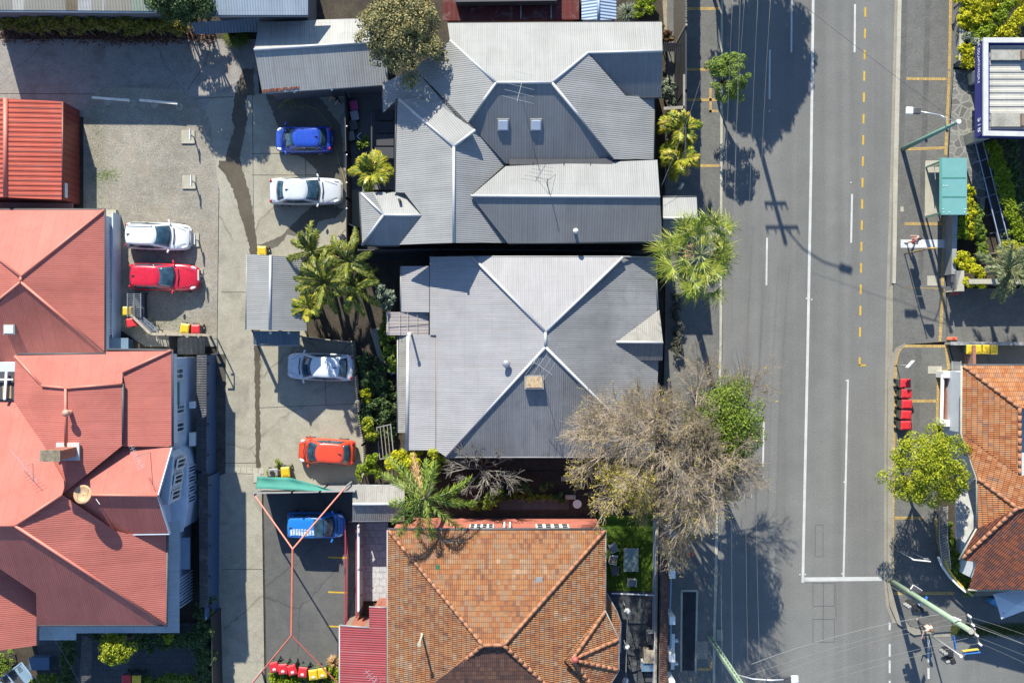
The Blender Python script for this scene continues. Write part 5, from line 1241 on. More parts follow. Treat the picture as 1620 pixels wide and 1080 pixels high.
f = MB(); n = len(V); f.add(V + [(x, y - .05, z) for x, y, z in V], [list(range(n)), list(reversed(range(n, 2 * n)))] + [[i, (i + 1) % n, n + (i + 1) % n, n + i] for i in range(n)]); f.build('blade', mY, st_)
b = P(1418, 577, .12); sg2 = thing('street_sign', 'slim white parking sign on a grey post at the kerb by the northernmost red bin', 'sign', b)
f = MB(); f.tube([(0, 0, 0), (0, 0, 2.1)], .03, 8); f.build('post', M_galvp, sg2, smooth=True)
f = MB(); M_ = Matrix.Rotation(math.radians(48), 3, 'Z'); f.box((.05, .1, 1.95), (.6, .03, .42), M=M_); f.build('sign_plate', M_frame, sg2, bevel=.005)
b = P(1417, 869, .12); s3 = thing('street_sign', 'tall grey street name sign on a post by the corner power pole', 'sign', b)
f = MB(); f.tube([(0, 0, 0), (0, 0, 2.6)], .03, 8); f.build('post', M_galvp, s3, smooth=True)
f = MB(); f.box((.5, -.08, 2.6), (1.1, .04, .22), rz=-.1); f.build('name_blade', M_plate, s3)
b = P(1439, 871, .12); s4 = thing('street_sign', 'bare grey sign post in the tree shade east of the street name sign', 'sign', b)
f = MB(); f.tube([(0, 0, 0), (0, 0, 2.2)], .025, 8); f.build('post', M_galvp, s4, smooth=True)
f = MB(); f.box((.1, .0, 2.1), (.3, .03, .3)); f.build('sign_plate', M_gut, s4)
def signal(base, head, lab, ztop, boards):
    b = P(*base, .12); o = thing('traffic_light', lab, 'traffic light', b)
    f = MB(); f.tube([(0, 0, 0), (0, 0, ztop)], [.06, .05], 10); f.build('post', M_galvp, o, smooth=True)
    for dx, dy, rz in head:
        f = MB(); f.box((dx, dy, ztop - .5), (.3, .36, .95), rz=rz); h_ = f.build('signal_housing', M_trim, o, bevel=.03)
        f = MB(); c, s_ = math.cos(rz), math.sin(rz)
        for k in range(3): 
            zc = ztop - .8 + .3 * k; f.tube([Vector((dx, dy, zc)) + Vector((-c, -s_, 0)) * .14, Vector((dx, dy, zc)) + Vector((-c, -s_, 0)) * .38], .11, 10)
        f.build('visor', m_plain('visor_grey', (.13, .13, .13), .5), h_)
        f = MB(); f.box((dx, dy, ztop - .01), (.2, .3, .04), rz=rz); f.build('housing_top', M_trim, h_)
    f = MB(); f.cyl((0, 0, ztop), .09, .08, 10); f.build('finial', M_frame, o)
    for (dx, dy, L, rz, col) in boards:
        f = MB(); f.box((dx, dy, ztop - .15), (L, .04, .24), rz=rz); f.build('name_blade', col, o)
    return o
blue_s = m_plain('sign_blue', (.03, .13, .40), .5); yel_s = m_plain('sign_amber', (.45, .33, .06), .5)
signal((1411, 927), [(-.3, -.15, .3), (.1, -.42, 1.7)], 'traffic light on a white post below the corner power pole', 4.1, [(.4, .2, .5, 1.2, blue_s)])
signal((1470, 1002), [(-.55, .1, .2), (-.42, -.35, .35)], 'traffic light with yellow and blue street name blades at the side street kerb', 4.2, [(.65, .3, .95, .12, yel_s), (.72, .14, 1.0, .1, blue_s), (-.3, .75, .85, 1.75, blue_s)])
# ================================================================ people (one continuous skinned body each)
def skin_mesh(name, chains, mat, parent, sub=1):
    """chains: list of lists of (x,y,z,r); chains after the first start at an existing point"""
    V, E, Rr = [], [], []; idx = {}
    def vid(p):
        k = (round(p[0], 4), round(p[1], 4), round(p[2], 4))
        if k not in idx: idx[k] = len(V); V.append(p[:3]); Rr.append(p[3])
        return idx[k]
    for ch in chains:
        ids = [vid(p) for p in ch]
        E += [(a, b) for a, b in zip(ids, ids[1:]) if a != b]
    me = bpy.data.meshes.new(name); me.from_pydata(V, E, []); me.materials.append(mat)
    o = bpy.data.objects.new(name, me); C.objects.link(o); o.parent = parent
    md = o.modifiers.new('skin', 'SKIN'); md.use_smooth_shade = True
    if me.skin_vertices:
        for i, sv in enumerate(me.skin_vertices[0].data):
            r = Rr[i]; sv.radius = r if isinstance(r, tuple) else (r, r); sv.use_root = (i == 0); sv.use_loose = False
    s = o.modifiers.new('sub', 'SUBSURF'); s.levels = sub; s.render_levels = sub
    return o
def person(label, pos, rz, pose, skin, shirt, pants, hair, shoes, hold=None):
    """pose dict with hip tilt, legs (L/R knee+ankle), arms (L/R elbow+wrist), lean. x right, y forward"""
    root = thing('person', label, 'person', pos, rz)
    hz = pose.get('hip', .93); ln = pose.get('lean', .05)
    pel = (0, 0, hz, (.15, .11)); ab = (0, ln * .3, hz + .16, (.14, .10)); chs = (0, ln * .7, hz + .36, (.17, .115)); nk0 = (0, ln, hz + .50, (.09, .08)); nk = (0, ln * 1.15 + .015, hz + .57, .055)
    hd = (0, ln * 1.2 + .04, hz + .68, (.075, .095)); ht = (0, ln * 1.2 + .03, hz + .79, (.07, .085))
    ch = [[pel, ab, chs, nk0, nk, hd, ht], [hd, (0, ln * 1.2 + .125, hz + .665, .018)]]
    for s in (-1, 1): ch.append([hd, (s * .085, ln * 1.2 + .03, hz + .68, .016)])
    body = list(ch); legs = []; arms = []
    for s, key in ((-1, 'legL'), (1, 'legR')):
        (kx, ky, kz), (ax, ay, az) = pose[key]
        hip = (s * .095, 0, hz - .06, .095); kn = (s * .1 + kx, ky, kz, .058); an_ = (s * .1 + ax, ay, az, .04)
        legs.append((hip, kn, an_)); body.append([pel, hip, kn, an_, (an_[0], an_[1] + .06, max(.035, az - .05), .035), (an_[0], an_[1] + .15, max(.03, az - .06), .028)])
    for s, key in ((-1, 'armL'), (1, 'armR')):
        e, w_ = pose[key]; sh = (s * .185, ln * .85, hz + .44, .06)
        el = (s * .2 + e[0], e[1], e[2], .042); wr = (s * .2 + w_[0], w_[1], w_[2], .03)
        d = (Vector(wr[:3]) - Vector(el[:3])).normalized(); sx = d.cross(Vector((0, 0, 1)))
        sx = sx.normalized() if sx.length > .1 else Vector((1, 0, 0)); pd = d.cross(sx)
        pm = Vector(wr[:3]) + d * .075; arms.append((sh, el, wr))
        body.append([nk0, sh, el, wr, (*pm, .027)])
        for k in range(4):
            ln_ = (.07, .085, .08, .06)[k]; b0 = pm + sx * (.027 * (k - 1.5) / 1.5) + d * .01
            p1 = b0 + d * ln_ * .55 - pd * .01; p2 = p1 + d * ln_ * .4 - pd * .025
            body.append([(*pm, .027), (*b0, .011), (*p1, .009), (*p2, .008)])
        t0 = Vector(wr[:3]) + d * .03 + sx * .03 * -s; t1 = t0 + d * .04 - sx * .025 * s
        body.append([wr, (*t0, .012), (*t1, .009)])
    skin_mesh('body', body, skin, root, 1)
    k = 1.13
    def up(p, f=k): r = p[3]; return (*p[:3], tuple(q * f for q in r) if isinstance(r, tuple) else r * f)
    sc_ = [[up(ab, 1.2), up(chs), up(nk0, 1.1)]]
    for sh, el, wr in arms:
        mid = tuple((a + b) / 2 for a, b in zip(sh, el)); sc_.append([up(nk0, 1.1), up(sh, 1.25), up(mid, 1.35)] if not pose.get('sleeves') else [up(nk0, 1.1), up(sh, 1.25), up(el, 1.3), up(wr, 1.25)])
    sc_[0].insert(0, up(pel, 1.12)); skin_mesh('shirt', sc_, shirt, root, 1)
    pc = [[up(pel, 1.15), (*ab[:2], ab[2] - .05, (.13, .1))]]
    for hip, kn, an_ in legs:
        if pose.get('shorts'): md = tuple((a * .35 + b * .65) for a, b in zip(hip, kn)); pc.append([up(pel, 1.15), up(hip, 1.15), up(md, 1.25)])
        else: pc.append([up(pel, 1.15), up(hip, 1.12), up(kn, 1.2), up((an_[0], an_[1], an_[2] + .03, an_[3]), 1.3)])
    skin_mesh('trousers' if not pose.get('shorts') else 'shorts', pc, pants, root, 1)
    for hip, kn, an_ in legs:
        f = MB(); f.ball((an_[0], an_[1] + .06, max(.04, an_[2] - .05)), .055, 10, 6); sh_o = f.build('shoe', shoes, root, smooth=True); sh_o.scale = (1, 1, 1)
        for v_ in sh_o.data.vertices: v_.co.y = an_[1] + .06 + (v_.co.y - an_[1] - .06) * 2.5
    f = MB(); c = Vector(ht[:3]); V = []
    f.ball(c + Vector((0, -.025, .0)), .115, 12, 8, sz=1.0)
    f.ball(c + Vector((0, -.07, -.08)), .085, 10, 6); f.build('hair', hair, root, smooth=True)
    f = MB()
    for s in (-1, 1): f.ball((s * .033, ln * 1.2 + .118, hz + .70), .012, 6, 4)
    f.build('eye', M_trim, root)
    f = MB(); f.bar((-.025, ln * 1.2 + .122, hz + .625), (.025, ln * 1.2 + .122, hz + .625), .012, .01); f.build('mouth', m_plain('lip', (.28, .1, .08), .6), root)
    return root
M_skin = m_plain('skin', (.40, .22, .15), .6, .06); M_hair = m_plain('hair_dark', (.02, .014, .01), .6, .3, 8); M_hairb = m_plain('hair_brown', (.11, .055, .025), .6, .3, 8)
M_cl = {n: m_plain('cloth_' + n, c, .9, .12, 6) for n, c in dict(grey=(.22, .22, .23), red=(.42, .05, .05), black=(.015, .016, .02), navy=(.02, .03, .06), cream=(.50, .43, .34), white=(.5, .5, .5), pale=(.42, .38, .38)).items()}
walk = dict(hip=.92, lean=.05, legL=((0, .16, .5), (0, .14, .09)), legR=((0, .1, .5), (0, -.28, .13)), armL=((-.03, -.1, 1.12), (-.02, -.04, .9)), armR=((.03, .1, 1.12), (.02, .26, .98)))
person('pedestrian in a grey top and red shorts on the white strip at the bus stop', P(1438.5, 382.5, .13), math.radians(75), dict(walk, shorts=True), M_skin, M_cl['grey'], M_cl['red'], M_hair, M_cl['white'])
cross = dict(walk, armR=((.16, .12, 1.2), (.34, .34, 1.18)), armL=((-.03, -.04, 1.1), (-.02, .06, .86)))
person('pedestrian in a cream top and dark trousers crossing the side street mouth', P(1455, 983, .02), math.radians(-155), cross, M_skin, M_cl['cream'], M_cl['black'], M_hairb, M_cl['white'])
stand = dict(hip=.93, lean=.12, legL=((0, .03, .5), (0, 0, .09)), legR=((.02, .05, .5), (.02, .04, .09)), armL=((-.06, .1, 1.14), (-.02, .34, 1.05)), armR=((.06, .1, 1.14), (.06, .32, 1.0)))
person('brown haired person in black clothes standing by the dark courtyard fence', P(536, 161, .03), math.radians(150), stand, M_skin, M_cl['black'], M_cl['navy'], M_hairb, M_cl['pale'])

# ================================================================ fences and walls
def fence(name, lab, cat, pts, h, mat, th=.05, z0=0.0, posts=2.4, postmat=None, rails=0, slats=None, group=None):
    o = thing(name, lab, cat, (0, 0, 0), 0, group); q = [P(*p, 0) for p in pts]
    f = MB()
    for a, b in zip(q, q[1:]):
        if slats:
            d = (b - a); L = d.length; k = int(L / slats)
            for i in range(k):
                c = a.lerp(b, (i + .5) / k); f.bar(c + Vector((0, 0, z0 + .06)), c + Vector((0, 0, z0 + h * random.uniform(.97, 1.0))), slats * .72, th * .4, up=d.normalized())
        else:
            d = (b - a).normalized(); nn = Vector((-d.y, d.x, 0)) * th / 2
            f.prism([a - nn, b - nn, b + nn, a + nn], z0, z0 + h)
    f.build('panel', mat, o)
    f = MB(); tot = 0
    for a, b in zip(q, q[1:]):
        L = (b - a).length; k = max(1, int(L / posts))
        for i in range(k + 1):
            c = a.lerp(b, i / k); f.box(c + Vector((0, 0, z0 + h / 2 + .03)), (.1, .1, h + .06))
    f.build('post', postmat or mat, o)
    if rails:
        f = MB()
        for a, b in zip(q, q[1:]):
            for r in range(rails): 
                zz = z0 + h * (r + .6) / rails; f.bar(a + Vector((0, 0, zz)), b + Vector((0, 0, zz)), .07, .1)
        f.build('rail', postmat or mat, o)
    return o
M_fd = m_plain('charcoal_fence', (.02, .022, .027), .6); M_ft = m_plain('tan_paling', (.26, .22, .165), .9, .25, 5); M_fb = m_plain('navy_fence', (.028, .075, .16), .6, .1)
chf = fence('fence', 'charcoal steel fence with pale caps between the parking pad and the courtyard', 'fence', [(553, 158), (555, 250), (556, 320), (556, 388)], 1.8, M_fd, .06)
fence('fence', 'short charcoal fence panel at the corner below the courtyard fence by the silver sedan', 'fence', [(556, 358), (573, 366), (573, 384)], 1.6, M_fd, .05)
for v in (200, 245, 289, 330): f = MB(); f.ball(P(548.5, v, 1.9), .06, 6, 4); f.build('post_cap', M_frame, chf)
tf = fence('fence', 'tall timber paling fence on its retaining wall above the shaded west footpath', 'fence', [(1065, -200), (1066.5, 75)], 4.2, M_ft, .12, slats=.16)
sff = fence('fence', 'dark steel footpath fence in front of the grey house palms', 'fence', [(1067, 75), (1067, 170), (1066, 268)], 4.0, M_fd, .08)
f = MB()
for a, b in (((1050, 172), (1083, 170)), ((1083, 118), (1083, 176))): f.bar(P(*a, 3.9), P(*b, 3.9), .18, .1)
f.build('capping', M_timber, sff)
gt = thing('gate_canopy', 'small dark ribbed canopy over the side gate at the northeast corner of the grey house', 'canopy')
R = Roof(); R.facet(((1049, 68, 2.9), (1083, 70, 2.9), (1060, 82, 2.7)), [(1049, 67), (1084, 69), (1081, 82), (1050, 82)]); R.mb.build('roof', m_corr('dark_rib', (.05, .05, .052), .12, .02), gt, solid=.04)
f = MB()
for u in (1053, 1079): f.bar(P(u, 79, 0), P(u, 79, 2.65), .09)
f.build('post', M_fd, gt)
# navy fence with ribbed capping along the driveway
nf = thing('fence', 'long navy fence with a ribbed grey capping along the driveway beside the big red house', 'fence')
x0 = P(341, 0, 0).x
f = MB(); f.prism([P(339, 562), P(342, 562), P(342, 746), P(339, 746)], 0, 2.4); f.prism([P(345, 746), P(348, 746), P(346, 962), P(343, 962)], 0, 2.4); f.build('panel', M_fb, nf)
R = Roof(); pl = plane((326, 562, 2.5), (326, 740, 2.5), (311, 600, 2.25))
R.facet(pl, [(311.5, 562), (327, 560), (326, 748), (310, 742)]); R.facet(pl, [(314, 748.2), (329, 748.2), (329, 960), (316, 960)])
R.mb.build('capping', m_corr('ribbed_capping', (.062, .062, .065), .15, .03, dirtamt=.4), nf, solid=.04)
f = MB()
for v in range(575, 960, 48): f.bar(P(330 if v < 740 else 333, v, 0), P(330 if v < 740 else 333, v, 2.2), .09)
f.build('post', M_fd, nf)
fence('fence', 'dark paling fence along the bottom of the driveway beside the hedge', 'fence', [(349, 962), (352, 1100)], 1.9, M_fd, .06)
f = thing('timber_fence', 'bleached timber rail fence along the south edge of the gravel lot', 'fence'); m_ = MB()
for a, b in (((207, 498), (237, 527)), ((237, 528), (332, 530))):
    m_.bar(P(*a, 1.3), P(*b, 1.3), .16, .06); m_.bar(P(*a, .8), P(*b, .8), .05, .15)
m_.build('rail', M_ft, f); m_ = MB()
for u, v in ((209, 500), (238, 527), (262, 528), (290, 529), (318, 530), (332, 530)): m_.bar(P(u, v, 0), P(u, v, 1.36), .11)
m_.build('post', M_ft, f)
m_ = MB(); m_.prism([P(242, 514, .3), P(246, 520, .3), P(275, 526, .3), P(286, 527, .3), P(286, 530, .3), P(246, 526, .3)], 0, .3); o = m_.build('sand_pile', M_ft); tag(o, 'low bank of pale rubble against the gravel lot fence', 'rubble'); 
# cabinets by that fence
cb = thing('storage_cabinet', 'dark slatted steel storage rack at the south west corner of the gravel lot', 'rack'); c = P(218, 483, .6)
m_ = MB()
for sx in (-.42, .42):
    for sy in (-.75, .75): m_.bar((c.x + sx, c.y + sy, 0), (c.x + sx, c.y + sy, 1.15), .06)
m_.build('leg', M_darkst, cb); m_ = MB()
for sx in (-.42, 0, .42): m_.bar((c.x + sx, c.y - .75, 1.17), (c.x + sx, c.y + .75, 1.17), .06)
for i in range(12): m_.bar((c.x - .42, c.y - .7 + .127 * i, 1.14), (c.x + .42, c.y - .7 + .127 * i, 1.14), .035)
m_.build('top_grid', m_plain('grey_slat', (.12, .13, .15), .5), cb); m_ = MB(); m_.box((c.x, c.y, .5), (.78, 1.4, .05)); m_.box((c.x, c.y, .1), (.78, 1.4, .05)); m_.build('shelf', M_darkst, cb)
m_ = MB(); q = [P(212, 498, 1.0), P(224, 500, 1.0), P(250, 522, 1.0), P(240, 524, 1.0)]; 
for i in range(3): m_.bar(q[0].lerp(q[1], i / 2), q[3].lerp(q[2], i / 2), .09, .05)
for i in range(4):
    a, b = q[0].lerp(q[3], i / 3), q[1].lerp(q[2], i / 3); m_.bar(a, b, .06, .04)
    m_.bar((a.x, a.y, 0), (a.x, a.y, .98), .06); m_.bar((b.x, b.y, 0), (b.x, b.y, .98), .06)
o = m_.build('trellis', m_plain('slate_rail', (.09, .11, .14), .5)); tag(o, 'angled dark railing frame beside the storage rack', 'railing')
fence('fence', 'dark steel fence panel closing the yard between the rail fence and the navy fence', 'fence', [(281, 533), (283, 560)], 1.6, M_fd, .05)
m_ = MB(); a, b = P(331, 534, 1.6), P(341, 560, 1.6); 
for p, q in ((P(339, 536, 1.5), P(344, 536, 1.5)), (P(344, 536, 1.5), P(344, 560, 1.5)), (P(334, 560, 1.5), P(344, 560, 1.5))): m_.bar(p, q, .06)
for u, v in ((344, 536), (344, 560)): m_.bar(P(u, v, 0), P(u, v, 1.5), .06)
o = m_.build('yard_gate', M_darkst); tag(o, 'small dark gate frame at the north end of the navy fence', 'gate')
br = thing('storage_bay', 'dark tarp covered lean-to between the gravel lot fence and the big red house', 'lean-to')
R = Roof(); R.facet(((282, 534, 1.9), (322, 534, 1.9), (300, 560, 1.7)), [(281, 534), (324, 534), (324, 560), (281, 560)]); R.mb.build('roof', m_corr('tarp_black', (.03, .033, .036), .3, .02), br, solid=.04)
m_ = MB()
for u, v in ((285, 537), (320, 537), (285, 557), (320, 557)): m_.bar(P(u, v, 0), P(u, v, 1.65), .08)
m_.build('post', M_fd, br)
# strip fence at the pad's east side
fence('fence', 'leaning timber paling fence between the parking pad and the creeper covered garden', 'fence', [(561, 540), (567, 590), (572, 650), (578, 700), (580, 745)], 1.3, M_ft, .08, slats=.14)
fence('fence', 'corrugated grey fence with a warped top edge between the pad and the car park', 'fence', [(421, 769), (478, 768), (520, 767), (572, 766)], 2.8, M_gut, .05)
fence('fence', 'timber post and rail fence behind the carport next to the palm clump', 'fence', [(478, 532), (530, 538), (560, 541)], 1.2, M_ft, .06)
fence('fence', 'side boundary fence in the dark alley between the two grey roofed houses', 'fence', [(575, 400), (700, 399), (960, 401), (1038, 402)], 1.9, M_gutd, .06)
# timber walk / dismantled boards in the side garden
for i, (a, b, lab) in enumerate((((592, 520), (612, 590), 'long weathered blue plank path in the side garden'), ((604, 545), (622, 592), 'pale blue edged board leaning beside the side garden path'))):
    m_ = MB(); p, q = P(*a, .3), P(*b, .3); m_.bar(p, q, .55 if i == 0 else .3, .05); o = m_.build('plank', m_plain('blue_board', (.13, .2, .27), .8, .4, 3) if i else M_timber); tag(o, lab, 'plank')
bf = thing('bed_frame', 'old metal bed frame leaning in the side garden beside the orange hatchback', 'frame'); m_ = MB()
q = [P(596, 676, .7), P(618, 671, .9), P(623, 722, .9), P(601, 726, .7)]
for i in range(4): m_.bar(q[i], q[(i + 1) % 4], .06)
m_.build('frame', M_gut, bf); m_ = MB()
for i in range(1, 4): m_.bar(q[0].lerp(q[1], i / 4), q[3].lerp(q[2], i / 4), .045)
m_.build('slat', M_timber, bf)
m_ = MB(); 
for p in q: m_.bar((p.x, p.y, 0), p, .05)
m_.build('leg', M_gut, bf)
# front wall of the terracotta house with tile coping
fw = thing('front_wall', 'low front wall with a terracotta tile coping and white pillars beside the west footpath', 'wall')
m_ = MB(); m_.prism([P(1042, 870), P(1047, 870), P(1043, 1200), P(1038, 1200)], 0, 1.9); m_.build('wall', M_wallw, fw)
R = Roof(); R.facet(((1046, 880, 2.15), (1043, 1080, 2.15), (1056, 900, 1.9)), [(1047, 862), (1058, 862), (1055, 1160), (1043, 1160)]); R.mb.build('coping', MATS['terracotta_dark'], fw, solid=.06)
m_ = MB()
for v in (842, 904, 976, 1034, 1076, 1130): m_.box(P(1061.5 - v * .002, v + (-2), 1.0), (.36, .5, 2.0))
m_.build('pillar', M_frame, fw, bevel=.01)
m_ = MB()
for a, b in ((848, 896), (912, 968), (984, 1026)):
    m_.bar(P(1062, a, 1.0), P(1060, b, 1.0), .09, .07); m_.bar(P(1062, a, .4), P(1060, b, .4), .07, .07)
m_.build('rail', m_plain('rail_blue', (.2, .27, .33), .5), fw)
sb = thing('bench', 'white slatted footpath bench in front of the tiled coping wall', 'bench'); m_ = MB()
m_.bar(P(1065, 1002, .5), P(1064, 1058, .5), .22, .06); m_.build('seat', M_frame, sb); m_ = MB()
for v in (1012, 1048): m_.box(P(1066, v, .25), (.5, .12, .5))
m_.build('leg', M_frame, sb)
gw = thing('wall', 'pale garden wall with rope edging between the front patio and the coping wall', 'wall'); m_ = MB(); m_.prism([P(1033, 815), P(1036, 815), P(1032, 1200), P(1029, 1200)], 0, 1.1); m_.build('wall', M_wallb, gw); m_ = MB(); m_.bar(P(1040, 815, 1.14), P(1036, 1160, 1.14), .13, .1); m_.build('coping', M_ft, gw)
# string lights, furniture
sl = thing('festoon_lights', 'white cable with three pale paper lanterns strung over the dark front patio', 'lights'); m_ = MB(); q = [P(993, 968, 2.4), P(991.5, 1024, 2.3), P(990, 1078, 2.4)]; m_.tube([q[0], q[0].lerp(q[1], .5) - Vector((0, 0, .06)), q[1], q[1].lerp(q[2], .5) - Vector((0, 0, .06)), q[2]], .03, 6); m_.build('cable', M_wire, sl)
for p in q:
    m_ = MB(); m_.tube([p + Vector((0, 0, .15)), p + Vector((0, 0, -.2))], [.05, .22], 6); m_.build('lantern', M_frame, sl)
    m_ = MB(); m_.bar((p.x, p.y, .05), p + Vector((0, 0, -.15)), .05); m_.build('pole', M_gut, sl)
m_ = MB(); m_.bar(P(968, 938, 1.6), P(1035, 941, 1.5), .06); m_.bar(P(968, 938, 0), P(968, 938, 1.6), .06); m_.bar(P(1035, 941, 0), P(1035, 941, 1.5), .06); o = m_.build('rail', M_frame); tag(o, 'thin white rail dividing the lawn from the dark front patio', 'rail')
gtb = thing('garden_table', 'rectangular glass garden table on the front lawn', 'table', P(996, 881, .03)); m_ = MB(); m_.box((0, 0, .72), (.95, 1.5, .03)); m_.build('tabletop', m_plain('frosted_glass', (.16, .2, .17), .15, .3, 3, coat=.5), gtb, bevel=.01); m_ = MB()
for sx in (-1, 1):
    for sy in (-1, 1): m_.bar((sx * .42, sy * .68, 0), (sx * .42, sy * .68, .7), .05); m_.bar((sx * .42, sy * .68, .7), (0, sy * .2, .70), .04)
m_.build('leg', M_darkst, gtb)
def chair(lab, u, v, rz, mat, seatm):
    o = thing('garden_chair', lab, 'chair', P(u, v, .03), rz, 'chairs on the front lawn'); m_ = MB(); m_.box((0, 0, .44), (.5, .5, .05)); m_.build('seat', seatm, o, bevel=.03)
    m_ = MB(); m_.tube([(-.27, -.25, .62), (-.27, .2, .66), (-.2, .28, .72), (.2, .28, .72), (.27, .2, .66), (.27, -.25, .62)], .028, 8); m_.build('armrest', mat, o, smooth=True)
    m_ = MB(); m_.box((0, .27, .68), (.42, .03, .4)); m_.build('backrest', seatm, o, bevel=.02)
    for sx in (-1, 1):
        for sy in (-1, 1): m_ = MB(); m_.bar((sx * .24, sy * .22, 0), (sx * .25, sy * .23, .62), .035); m_.build('leg', mat, o)
    return o
chair('pale framed garden chair south of the glass table', 998, 918, 0, M_frame, M_gut); chair('garden chair with a tan cushion beside the turret house wall', 969, 882, 1.4, M_frame, M_ft); chair('folded back mesh garden chair nearest the tiled roof corner on the lawn', 969, 863, 2.0, M_galvp, M_gut)
chair('dark shaded garden chair west of the glass table', 972, 899, 1.5, M_darkst, M_darkst)
def boxy(name, lab, cat, u, v, size, mat, topm=None, rz=0, z=0, parts=None):
    o = thing(name, lab, cat, P(u, v, z), rz); m_ = MB(); m_.box((0, 0, size[2] / 2), size); m_.build('body', mat, o, bevel=.03)
    m_ = MB(); m_.box((0, 0, size[2] + .025), (size[0] + .06, size[1] + .06, .05)); m_.build('lid', topm or mat, o, bevel=.015); return o
boxy('planter_box', 'tan lidded storage box against the garden wall of the dark front patio', 'box', 1026, 1031, (.8, .75, .9), M_timber, M_ft, 0)
boxy('bar_fridge', 'white and blue lidded cooler box on the dark front patio', 'cooler', 1023, 1047, (.85, .55, .8), M_frame, m_plain('lid_blue_grey', (.10, .16, .24), .5), 0)
boxy('brick_barbecue', 'small dark barbecue box with a pale rim on the front patio', 'barbecue', 1029, 1003, (.6, .65, .9), M_frame, M_trim, 0)
boxy('stool', 'low grey patio stool south of the cooler box', 'stool', 1026, 1067, (.5, .5, .45), M_gut, M_gutd, 0)
rg = thing('outdoor_rug', 'crumpled grey stepping slabs heap on the front patio', 'slabs', P(1004, 1032, .03)); m_ = MB(); rnd = random.Random(3)
for i in range(11): m_.box((rnd.uniform(-.35, .35), rnd.uniform(-1, 1), .05 + .06 * rnd.random()), (rnd.uniform(.4, .8), rnd.uniform(.3, .5), .06), rz=rnd.uniform(-.3, .3))
m_.build('slab', M_pave, rg)
# delivery scooter
def scooter(lab, u, v, rz):
    o = thing('delivery_scooter', lab, 'scooter', P(u, v, .12), rz)
    for y in (-.6, .6):
        m_ = MB(); m_.tube([(-.06, y, .25), (.06, y, .25)], .25, 18); w_ = m_.build('wheel', M_tyre, o); m_ = MB(); m_.tube([(-.065, y, .25), (.065, y, .25)], .14, 12); m_.build('rim', M_rim, w_)
    m_ = MB(); m_.tube([(0, .62, .3), (0, .5, .7), (0, .42, .95)], [.07, .09, .06], 8); m_.tube([(0, .5, .42), (0, .2, .3), (0, -.15, .32), (0, -.5, .55), (0, -.8, .6)], [.1, .17, .19, .19, .1], 10); m_.build('body', M_trim, o, smooth=True)
    m_ = MB(); m_.tube([(-.34, .34, 1.0), (0, .42, 1.0), (.34, .34, 1.0)], .025, 8); m_.build('handlebar', M_galvp, o); m_ = MB(); m_.ball((0, -.22, .78), .17, 12, 6, sz=.5); 
    for v_ in range(len(m_.v)): x, y, z = m_.v[v_]; m_.v[v_] = (x, -.22 + (y + .22) * 1.9, z)
    m_.build('seat', M_trim, o, smooth=True)
    m_ = MB(); m_.box((0, -.66, .98), (.46, .46, .44)); bx = m_.build('delivery_box', m_plain('box_white', (.5, .48, .5), .5), o, bevel=.03); m_ = MB(); m_.box((.12, -.66, 1.205), (.12, .4, .012)); m_.box((-.1, -.7, 1.205), (.18, .14, .012)); m_.build('box_stripe', M_bl['red'], bx)
    return o
scooter('delivery scooter with a white and red box on the west footpath under the bare tree', 1078, 876, 3.0)
m_ = thing('delivery_bag', 'crimson delivery bag next to the scooter on the west footpath', 'bag', P(1088, 872, .12)); b_ = MB(); b_.box((0, 0, .32), (.42, .5, .62), rz=.6); b_.build('body', m_plain('bag_red', (.33, .01, .03), .7), m_, bevel=.06); b_ = MB(); b_.box((0, 0, .66), (.4, .46, .05), rz=.6); b_.build('flap', m_plain('bag_red2', (.26, .01, .03), .7), m_, bevel=.03)
# shade frame over the car park
M_rust = m_plain('coral_steel', (.42, .12, .075), .55, .12, 3)
fr = thing('steel_canopy', 'coral red hip shaped steel frame standing over the car park', 'frame'); zc, zr_ = 2.7, 4.6
cs = [P(402, 782, zc), P(546, 771, zc), P(396, 1084, zc), P(540, 1086, zc)]; r0, r1 = P(463, 868, zr_), P(461, 1005, zr_)
m_ = MB(); m_.tube([r0, r1], .065, 8); m_.build('ridge_beam', M_rust, fr)
for a, b in ((cs[0], r0), (cs[1], r0), (cs[2], r1), (cs[3], r1)): m_ = MB(); m_.tube([a, b], .05, 8); m_.build('hip_beam', M_rust, fr)
for c in cs: m_ = MB(); m_.tube([(c.x, c.y, 0), c], .07, 8); m_.build('post', M_galvp, fr)
sc_ = MB(); N = 26; A, B = P(404, 772, 2.62), P(540, 778, 2.55)
V = []
for i in range(N + 1):
    t_ = i / N; w_ = (17 if t_ < .42 else 17 * max(.1, 1 - (t_ - .42) / .5)) / F; base = A.lerp(B, t_)
    for j in range(5):
        s = j / 4; V.append(base + Vector((0, w_ * s, -.35 * math.sin(PI * s) * .4 - .10 * math.sin(t_ * 19 + s * 2) * s - .25 * s)))
sc_.add(V, [[i * 5 + j, (i + 1) * 5 + j, (i + 1) * 5 + j + 1, i * 5 + j + 1] for i in range(N) for j in range(4)])
o = sc_.build('shade_cloth', m_plain('sail_green', (.03, .17, .135), .8, .15, 2), None, smooth=True, solid=.012); tag(o, 'torn teal green shade cloth bunched along the north edge of the coral frame', 'shade cloth')
